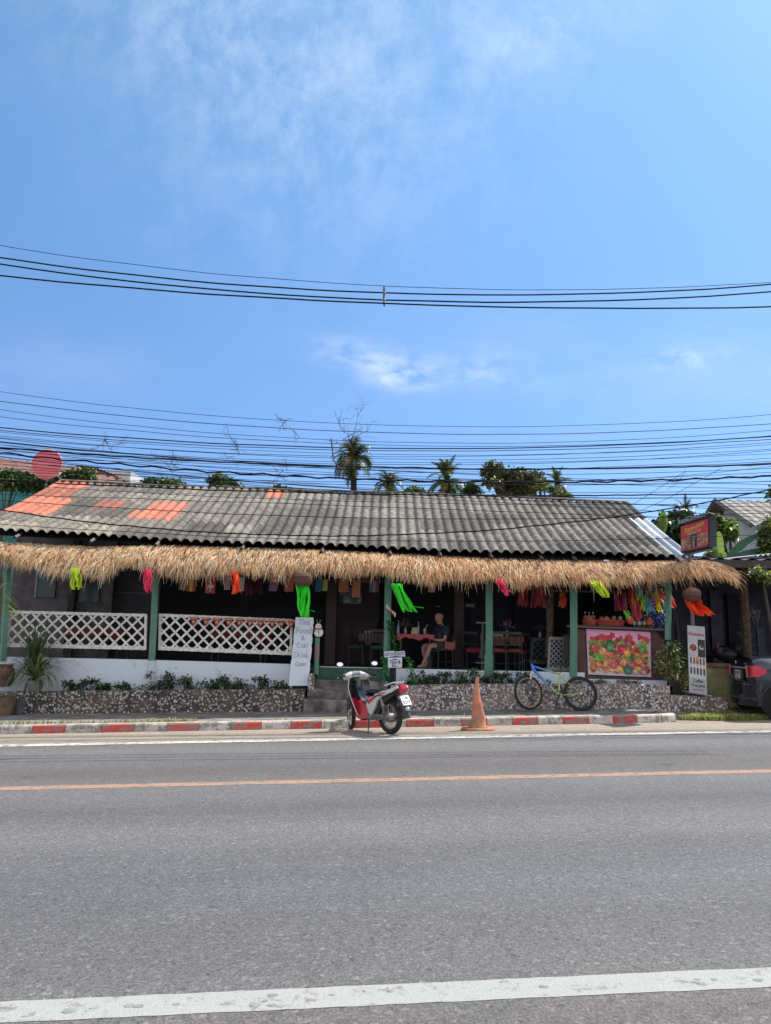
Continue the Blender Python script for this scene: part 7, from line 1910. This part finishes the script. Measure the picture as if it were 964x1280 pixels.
# white house behind at the right
def house():
    X0 = 13.0; Yf, Yr, Yb = 26.1, 28.8, 31.4
    zf = W(945, 655, Yf).z; zr = W(902, 625, Yr).z; zb = zf+.1
    t = thing('white_house', 'pale walled house with grey corrugated gable roof behind the red sign', 'house', (X0+3, 28.5, 0))
    mw = M('house_plaster', (.52, .50, .51), .85, ns=1.5, na=.18)
    xw = X0+.55
    mb = MB(); k = .35
    P_ = [(xw, Yf+.5, 0), (xw, Yf+.5, zf+.5*(zr-zf)/(Yr-Yf)-.12), (xw, Yr, zr-.12), (xw, Yb-.4, zb+.05), (xw, Yb-.4, 0)]
    mb.poly(P_); mb.poly([(xw, Yf+.5, 0), (X0+12, Yf+.5, 0), (X0+12, Yf+.5, zf+.3), (xw, Yf+.5, zf+.3)]); mb.build('wall', mw, t, False)
    mr = M('grey_corrugated', (.30, .27, .25), .8, ns=5, na=.3)
    mb = MB(); L2 = 12
    mb.grid(lambda u, v: (X0+L2*u, Yr+(Yf-Yr)*v, zr+(zf-zr)*v+.05*math.cos(u*L2*2*PI/.36)), 264, 5, lambda u, v: rc((1, 1, 1), .15)); mb.grid(lambda u, v: (X0+L2*u, Yr+(Yb-Yr)*v, zr+(zb-zr)*v), 6, 3, (.6, .6, .6)); mb.build('roof', mr, t, True, 80)
    mb = MB(); mb.tube([(X0-.02, Yf-.05, zf-.06), (X0-.02, Yr, zr-.02), (X0-.02, Yb, zb-.06)], .10, 4, cols=[(.09, .085, .09)]*3)
    for q in range(5): mb.tube([(X0, Yr+(Yb-Yr)*q/4.5, zr+(zb-zr)*q/4.5-.12), (xw, Yr+(Yb-Yr)*q/4.5, zr+(zb-zr)*q/4.5-.12)], .05, 4, cols=[(.10, .09, .09)]*2)
    mb.build('bargeboard', m_vc, t, False)
    mb = MB()
    for q in range(16): mb.box((xw-.01, Yr-1.3+R.uniform(0, 2.2), zr-.75-R.uniform(0, .35)), (.02, .10, .06), None, (.12, .12, .12))
    mb.build('vent_blocks', m_vc, t, False)['kind'] = 'stuff'
house()
# banana plants
def banana(px, py, Y, leaves, label):
    c_ = W(px, py, Y); t = thing('banana_plant', label, 'banana plant', (c_.x, Y, .3))
    mb = MB(); mb.tube([(c_.x, Y, .3), (c_.x, Y, c_.z)], [.13, .07], 8, cols=[(.12, .16, .06)]*2); mb.build('trunk', m_vc, t)
    for ex, ey, w, col, dz in leaves:
        e = W(ex, ey, Y-.3); mb = MB(); K = 12
        def ctr(s_): p = c_.lerp(e, s_); p.z += dz*4*s_*(1-s_); return p
        for k in range(K):
            a, b = ctr(k/K), ctr((k+1)/K); d = (b-a).normalized(); up_ = Vector((0, -.5, 1)).cross(d).cross(d) if False else d.cross(Vector((0, -1, .25))).normalized()
            wa = w*math.sin(PI*min(.98, (k/K)*.92+.06))**.6; wb = w*math.sin(PI*min(.98, ((k+1)/K)*.92+.06))**.6
            fold = Vector((0, .12*w, 0)); j = R.uniform(.75, 1)
            mb.poly([a, b, b+up_*wb*j+fold, a+up_*wa+fold], rc(col, .15)); mb.poly([a, a-up_*wa+fold, b-up_*wb*j+fold, b], rc(tuple(v*.8 for v in col), .15))
        mb.build('leaf_blade', m_leaf, t, False)
banana(903, 706, 22.0, [(950, 668, .12, (.03, .10, .05), .12), (966, 688, .13, (.03, .09, .05), .10), (940, 700, .12, (.04, .12, .05), .05)], 'banana plant with long dark leaves reaching right below the white house')
banana(899, 706, 21.6, [(899, 664, .17, (.30, .45, .10), 0), (893, 684, .1, (.16, .30, .07), .05), (907, 690, .12, (.22, .36, .08), .05), (886, 700, .12, (.2, .32, .08), .05)], 'banana plant with a broad upright light green leaf beside the red sign')
banana(829, 668, 22.5, [(829, 637, .14, (.16, .26, .05), 0), (832, 642, .12, (.2, .3, .06), .02), (823, 648, .1, (.1, .2, .05), .02)], 'slim banana plant with upright green leaves behind the right roof end')
tree('green_tree', 'bright green tree between the red sign and the white house wall', 'tree', (W(905, 660, 23).x, 23, .2), 3.5, lumps(900, 660, 22, 17, 23, 12), 1900, .2, [(.12, .2, .04), (.2, .3, .06), (.3, .36, .16), (.08, .14, .04)])
tree('dark_tree', 'dark dense tree behind the right roof end and red sign', 'tree', (W(848, 665, 26).x, 26, .2), 3.5, lumps(850, 662, 34, 24, 26, 22), 4200, .22, GD+[(.08, .13, .05)])
tree('green_tree', 'low pale leafed bush showing above the straw at the right end', 'tree', (W(890, 700, 21.4).x, 21.4, .2), 2.8, lumps(890, 698, 14, 8, 21.4, 8), 700, .12, GY, tr=.05)

# ------------------------------------------------------------------ left background
def leftblock():
    Y = 24.0
    t = thing('tiled_building', 'neighbouring building with dark red corrugated roof and teal upper wall at the left', 'building', (W(30, 620, Y).x, Y, 0))
    mr = M('dark_red_tile', (.16, .07, .06), .85, ns=4, na=.5)
    a = W(-60, 572, 27); b = W(150, 600, 27); b2 = W(152, 600, 27)
    def rl(u): x = a.x+(W(158, 606, 27).x-a.x)*u; z = W(-60+218*u, interp([(-60, 570), (0, 573), (60, 580), (110, 586), (158, 603)], -60+218*u), 27).z; return x, z
    mb = MB(); NN = 260
    mb.grid(lambda u, v: (rl(u)[0], 27-2.6*v, rl(u)[1]-.85*v+.05*math.cos(u*NN*.5)), NN, 3, lambda u, v: rc((1, 1, 1), .2)); mb.grid(lambda u, v: (rl(u)[0], 29.6-2.6*v, rl(u)[1]-.85*(1-v)), 10, 2, (.6, .6, .6)); mb.build('roof', mr, t, True, 60)
    mb = MB(); mb.bb(a.x, W(118, 590, 25.2).x, 25.2, 25.4, 0, W(40, 592, 25.2).z, (1, 1, 1)); mb.build('upper_wall', M('shadowed_brown_wall', (.07, .05, .05), .8, ns=2, na=.3), t, False)
    tl = M('teal_paint', (.03, .26, .26), .6, ns=2, na=.5); mb = MB(); mb.bb(a.x, W(42, 640, 22.9).x, 22.9, 23.0, 0, W(20, 614, 22.9).z); mb.build('teal_wall', tl, t, False)
    mb = MB(); mb.bb(a.x, W(5, 641, 22.8).x, 22.7, 22.88, 0, W(0, 636, 22.8).z, (.2, .2, .22)); mb.build('window', m_vc, t, False)
leftblock()
def whiteblock():
    Y = 30.0; t = thing('white_building', 'small white building wall showing under the dark red roof behind the orange tiles', 'building', (W(130, 600, Y).x, Y, 0))
    mb = MB(); mb.bb(W(101, 600, Y).x, W(163, 600, Y).x, Y, Y+2, 0, W(130, 588, Y).z, (.85, .85, .85)); mb.build('wall', m_white, t, False)
    mb = MB(); mb.grid(lambda u, v: (W(98, 600, Y).x+(W(176, 600, Y).x-W(98, 600, Y).x)*u, Y-.5+3*v, W(98, 585, Y).z-.9*u*u+.03*math.sin(u*120)), 80, 2, (1.3, .9, .8)); mb.build('roof', MATS['dark_red_tile'], t)
whiteblock()
for i, (px, py, rx, ry, n_, lb) in enumerate(((14, 600, 26, 12, 1500, 'dark green creeper clump below the dark red roof at the far left'), (48, 607, 28, 9, 1400, 'dark green creeper clump directly below the round red sign'), (98, 594, 22, 11, 1300, 'green creeper clump just right of the round red sign'))):
    Y = 21.9; tree('creeper_bush', lb, 'creeper', (W(px, 640, Y).x, Y, .2), 4.4, lumps(px, py, rx, ry, Y, 12), n_, .13, GM+GD, tr=.06)
for px, py, rx, ry, Y, lb in ((210, 605, 26, 6, 26, 'low green hedge top showing above the left part of the roof ridge'), (282, 604, 24, 11, 26, 'dark green tree top above the ridge between the orange tile patches'), (352, 612, 12, 4, 27, 'small green tree top just above the ridge over the single orange patch')):
    tree('tree_top', lb, 'tree', (W(px, 630, Y).x, Y, .2), 4.3, lumps(px, py, rx, ry, Y, 9), int(40*rx), .18, GM+GD, tr=.08)
# round red sign on a pole behind the roof
def redsign():
    Y = 21.3; c_ = W(59, 580.5, Y); r_ = 19*Y/F*1.03
    t = thing('round_sign', 'round faded red disc sign on a pole behind the orange roof tiles', 'sign', (c_.x, Y, G(c_.x)))
    mb = MB(); mb.lathe([(0, -.02), (r_*.96, -.02), (r_, 0), (r_*.96, .03), (0, .03)], c_, 40, 'Y', cols=[(.80, .20, .24)]*4); mb.build('disc', m_cloth, t)
    mb = MB(); mb.lathe([(r_*.95, -.024), (r_*1.0, -.03), (r_*1.03, -.0), (r_*1.0, .03)], c_, 40, 'Y', cols=[(.85, .35, .38)]*3); mb.build('rim', m_cloth, t)
    mb = MB(); mb.bb(c_.x-r_*.9, c_.x+r_*.93, Y-.028, Y-.022, c_.z-.01, c_.z+.012, (.55, .38, .38)); mb.build('white_stripe', m_vc, t, False)
    mb = MB(); mb.tube([(c_.x, Y+.06, G(c_.x)), (c_.x, Y+.06, c_.z+.2)], .035, 8, cols=[(.12, .12, .12)]*2); mb.build('pole', m_vc, t)
redsign()

# ------------------------------------------------------------------ palms and trees behind the ridge
def palm(px, py, Y, L_, label, n=22, leafc=(.07, .11, .035), droopy=1.0, w=.55):
    c_ = W(px, py, Y); t = thing('coconut_palm', label, 'palm tree', (c_.x, Y, .2), 0, 'palms behind the roof')
    mb = MB(); mb.tube([(c_.x+.6, Y, .2), (c_.x+.2, Y, c_.z*.5), (c_.x, Y, c_.z)], [.26, .19, .15], 8, cols=[(.13, .11, .09)]*3); mb.build('trunk', m_bark, t)
    mb = MB()
    for i in range(n):
        a = i*2.399+R.uniform(-.3, .3); el = R.uniform(-.5, 1.45); L2 = L_*R.uniform(.8, 1.1)
        d = Vector((math.cos(a)*math.cos(el), math.sin(a)*math.cos(el), math.sin(el))); K = 9; p = c_.copy(); dd = d.copy(); old = R.random() < .12; cc0 = (.20, .15, .07) if old else rc(leafc, .35)
        for k in range(K):
            nd = (dd+Vector((0, 0, -.05-.035*k*droopy))).normalized(); nx = p+nd*L2/K
            sd = nd.cross(Vector((0, 0, 1))); sd = sd.normalized() if sd.length > .01 else Vector((1, 0, 0))
            mb.poly([p-sd*.02, p+sd*.02, nx+sd*.02, nx-sd*.02], (.15, .16, .06))
            ll = w*math.sin(PI*(.12+.82*(k+.5)/K))*L_*.36
            for q in range(4):
                s0 = p.lerp(nx, (q+.5)/4)
                for sg in (-1, 1):
                    ld = (sd*sg+nd*.5+Vector((0, 0, -.30+R.uniform(-.2, .2)))).normalized(); wd_ = nd*(.017*L_)
                    e = s0+ld*ll*R.uniform(.8, 1.1); mb.poly([s0-wd_, s0+wd_, e], rc(cc0, .25))
            p, dd = nx, nd
    mb.build('crown', m_leaf, t, False)
    mb = MB()
    for _ in range(7): mb.ell(c_+Vector((R.uniform(-.3, .3), R.uniform(-.3, .1), R.uniform(-.55, -.15))), (.13, .13, .16), 7, 5, rc((.16, .14, .04), .3))
    mb.build('coconuts', m_vc, t)
palm(442, 573, 38, 1.55, 'tallest coconut palm rising above the ridge left of centre', 34, w=.8, droopy=1.6)
palm(486, 602, 42, 1.15, 'small palm crown just right of the tallest palm above the ridge', 24, w=.75)
palm(559, 600, 40, 1.55, 'spreading palm crown above the ridge left of the broad tree', 30, w=.7)
palm(697, 604, 38, .95, 'small palm crown just right of the broad leafy tree', 24, leafc=(.08, .12, .04), w=.75)
tree('broad_tree', 'broad leafy tree with brownish foliage above the roof ridge', 'tree', (W(642, 640, 34).x, 34, .2), 6.0, lumps(625, 590, 22, 16, 34, 12)+lumps(640, 604, 36, 18, 34, 16)+lumps(665, 602, 20, 14, 34, 8), 7500, .21, [(.08, .11, .035), (.13, .15, .05), (.05, .08, .03), (.20, .19, .07), (.10, .09, .05)], tr=.3, limbs=12)
tree('tree_top', 'yellow green leafy tree top beside the small right palm', 'tree', (W(688, 640, 33).x, 33, .2), 5.0, lumps(682, 608, 14, 9, 33, 6)+lumps(705, 618, 16, 5, 33, 5), 900, .2, GY, tr=.12)
for px, py, rx, ry, lb in ((520, 613, 14, 5, 'low green tree top between two palms above the ridge'), (590, 612, 14, 5, 'low green tree top between the spreading palm and broad tree')):
    tree('tree_top', lb, 'tree', (W(px, 640, 36).x, 36, .2), 5.0, lumps(px, py, rx, ry, 36, 6), 500, .22, GM+GD, tr=.1)
for px, py, rx, ry, lb in ((742, 640, 16, 5, 'x'),):
    pass
# small palm tops over the dark tree at the right
palm(857, 637, 34, .8, 'tiny palm crown over the dark tree beside the red sign', 18, leafc=(.05, .09, .03))
# far wood closing the horizon
mb = MB()
for i in range(110):
    x = -70+140*i/109; 
    leafcloud(mb, [((x, 62+R.uniform(-3, 3), R.uniform(.5, 2.0)), (1.6, 1.2, 1.5))], 70, .9, GD+GM)
o = mb.build('distant_trees', m_leaf, None, False); tag(o, 'distant mass of green trees far behind the buildings', 'trees', kind='stuff')

# ------------------------------------------------------------------ overhead cables
m_cable = M('cable_black', (.006, .006, .008), .8, na=.05, spec=.1)
def cable(y0, y1, y2, r_, Y, label, group=None, name='overhead_cable', wob=0, xm=482, x0=0, x2=964):
    # parabola through three picture points, carried on beyond the frame on its vertical plane
    def py(px):
        return y0*(px-xm)*(px-x2)/((x0-xm)*(x0-x2))+y1*(px-x0)*(px-x2)/((xm-x0)*(xm-x2))+y2*(px-x0)*(px-xm)/((x2-x0)*(x2-xm))
    A = [W(px, py(px), Y) for px in (x0, xm, x2)]
    def z(x):
        a, b, c_ = [p.x for p in A]; za, zb, zc = [p.z for p in A]
        return za*(x-b)*(x-c_)/((a-b)*(a-c_))+zb*(x-a)*(x-c_)/((b-a)*(b-c_))+zc*(x-a)*(x-b)/((c_-a)*(c_-b))
    e0 = A[0].x-2.2 if x0 < 5 else A[0].x; e1 = A[2].x+2.2 if x2 > 950 else A[2].x
    N = 40 if not wob else 90; ph = R.uniform(0, 6); rnd = R.random()
    pts = []
    for k in range(N+1):
        x = e0+(e1-e0)*k/N
        pts.append((x, Y+(.02*math.sin(x*9+ph) if wob else 0), z(x)+(wob*math.sin(x*9+ph+1) if wob else 0)+.012*mnoise.noise(Vector((x*.7, ph, 0)))))
    mb = MB(); mb.tube(pts, r_, 5); o = mb.build(name, m_cable); tag(o, label, 'cable', group)
hv = 'four main power lines'
cable(307, 357.5, 353, .006, 13.6, 'thin topmost wire above the three thick black power lines', hv)
cable(322, 366.3, 355.5, .0155, 13.85, 'upper of the three thick black power lines joined by the clamp', hv)
cable(330, 375, 364.8, .0155, 13.5, 'middle of the three thick black power lines joined by the clamp', hv)
cable(344.5, 379.5, 383.3, .0155, 13.15, 'lowest of the three thick black power lines, sagging to the right', hv)
c_ = W(480, 371, 13.47); t = thing('cable_spacer', 'small vertical spacer clamp holding the power lines together', 'clamp', c_)
mb = MB(); mb.tube([W(480, 358, 13.47), W(480.3, 365, 13.47), W(479.8, 372, 13.47), W(480.4, 383.5, 13.47)], [.02, .028, .022, .012], 6, cols=[(.12, .10, .09)]*4); mb.build('clamp_bar', m_vc, t)
for py in (366.3, 375, 379.5): mb = MB(); mb.ell(W(480.4, py, 13.46), (.03, .03, .028), 8, 6, (.25, .23, .22)); mb.build('clip', m_vc, t)
low = [  # y at left, centre, right, radius, distinct label
 (489.5, 531.5, 518.5, .0055), (501.5, 541, 529.5, .0075), (512, 552.5, 538, .0055), (521, 556.5, 545, .006), (534.5, 560.5, 545.5, .0125), (538, 563.5, 549, .008), (545, 574, 561, .0055),
 (540, 568, 556, .005), (552, 584.5, 579, .0105), (548, 589, 585, .006), (556, 597, 594, .006), (561, 601, 601, .0065), (566, 607, 583, .0055), (571, 613, 622, .010), (575, 611, 612, .006), (580, 617, 634, .007), (585, 603, 590, .006),
 (556, 578, 567, .005), (590, 592, 573, .005), (596, 606, 602, .005), (563, 586, 577, .006), (568, 594, 612, .0055), (600, 615, 640, .006), (577, 599, 596, .006), (547, 571, 553, .006), (553, 581, 563, .006), (559, 588, 606, .006), (593, 620, 647, .006), (604, 628, 628, .006)]
grp = 'bundle of cables above the roof ridge'
uniq = {0: 'topmost thin wire of the cable bundle above the roof', 1: 'second wire from the top of the cable bundle above the roof', 4: 'thick black cable in the upper part of the bundle above the roof', 8: 'thick black cable in the middle of the bundle just above the palms', 13: 'thick black cable touching the ridge line at the right'}
for i, (a, b, c_, r_) in enumerate(low):
    cable(a, b, c_, r_*.92, 14.0+.035*i, uniq.get(i, 'thin black cable within the dense bundle crossing above the roof ridge'), grp if i not in uniq else grp)
cable(566, 600, 595, .017, 14.1, 'twisted thick cable pair rising to the right in the bundle', grp, wob=.022)
cable(560, 584.5, 580, .016, 14.25, 'thick lashed black cable just above the palm crowns', grp, wob=.008)
cable(600, 618, 616, .014, 14.4, 'thick lashed black cable crossing in front of the sky at the lower right', grp, wob=.006)
cable(637, 669, 612, .013, 14.2, 'thick black cable crossing in front of the grey roof tiles', grp, wob=.006)
cable(625, 648, 641, .007, 14.3, 'thin cable crossing in front of the upper roof tiles', grp)
cable(618, 634, 652, .006, 14.35, 'thin cable crossing the roof tiles near the ridge', grp)
cable(655, 676, 668, .006, 14.4, 'thin cable crossing the lowest roof tiles', grp)
for (xa, ya, xb, yb, lb) in ((857, 589, 742, 655, 'leftmost thin drop wire slanting down to the right roof end'), (902, 585, 775, 650, 'middle thin drop wire slanting down to the right roof end'), (858, 589, 834, 612, 'short thin drop wire hanging from the thick cable at the right')):
    mb = MB(); a, b = W(xa, ya, 14.2), W(xb, yb, 15.8); mb.tube([a, a.lerp(b, .5)-Vector((0, 0, .06)), b], .0045, 4); o = mb.build('drop_wire', m_cable); tag(o, lb, 'wire', 'drop wires at the right roof end')
# dry creeper twigs caught on the cables
def twigs(px, py, sz, n, label, Y=14.0, seedv=1):
    rnd = random.Random(seedv); c_ = W(px, py, Y); t = thing('dry_creeper', label, 'twigs', c_); mb = MB(); s_ = Y/F
    def grow(p, d, L_, depth, r_):
        pts = [p]; 
        for k in range(4):
            d = (d+Vector((rnd.gauss(0, .28), rnd.gauss(0, .1), rnd.gauss(0, .28)))).normalized(); pts.append(pts[-1]+d*L_/4)
        mb.tube(pts, [r_, r_*.9, r_*.75, r_*.6, r_*.4], 3, cols=[(.05, .035, .03)]*5)
        if depth > 0:
            for _ in range(3): grow(pts[rnd.randint(1, 4)], (d+Vector((rnd.gauss(0, .8), rnd.gauss(0, .2), rnd.gauss(0, .8)))).normalized(), L_*.6, depth-1, r_*.65)
    for i in range(n):
        a = rnd.uniform(-.2, PI+.2) if rnd.random() > .25 else rnd.uniform(PI, 2*PI); grow(c_+Vector((rnd.uniform(-.3, .3)*sz*s_, 0, rnd.uniform(-.3, .3)*sz*s_)), Vector((math.cos(a), 0, math.sin(a))), sz*s_*rnd.uniform(.5, 1), 2, .0065)
    mb.build('branches', m_vc, t)
twigs(432, 550, 34, 7, 'largest dry creeper tangle caught on the cables beside the tall palm', seedv=3)
mb = MB(); mb.tube([W(414, 548, 13.95), W(417, 575, 13.95), W(424, 585, 13.95), W(432, 585, 13.95)], [.012, .016, .013, .007], 5, cols=[(.05, .035, .03)]*4); o = mb.build('dead_twig', m_vc); tag(o, 'thick dead stem hanging from the cables left of the tall palm', 'twig')
twigs(362, 528, 18, 4, 'small dry creeper tangle on the upper cables left of centre', seedv=5)
twigs(293, 565, 24, 4, 'dry creeper strands caught on the cables above the dark tree top', seedv=8)
twigs(213, 586, 26, 5, 'dry creeper tangle hanging over the ridge near the orange patches', seedv=12)
twigs(357, 592, 22, 4, 'hooked dry creeper strands above the single orange patch', seedv=13)
twigs(130, 556, 22, 4, 'dry creeper strands on the cables at the left above the red roof', seedv=14)
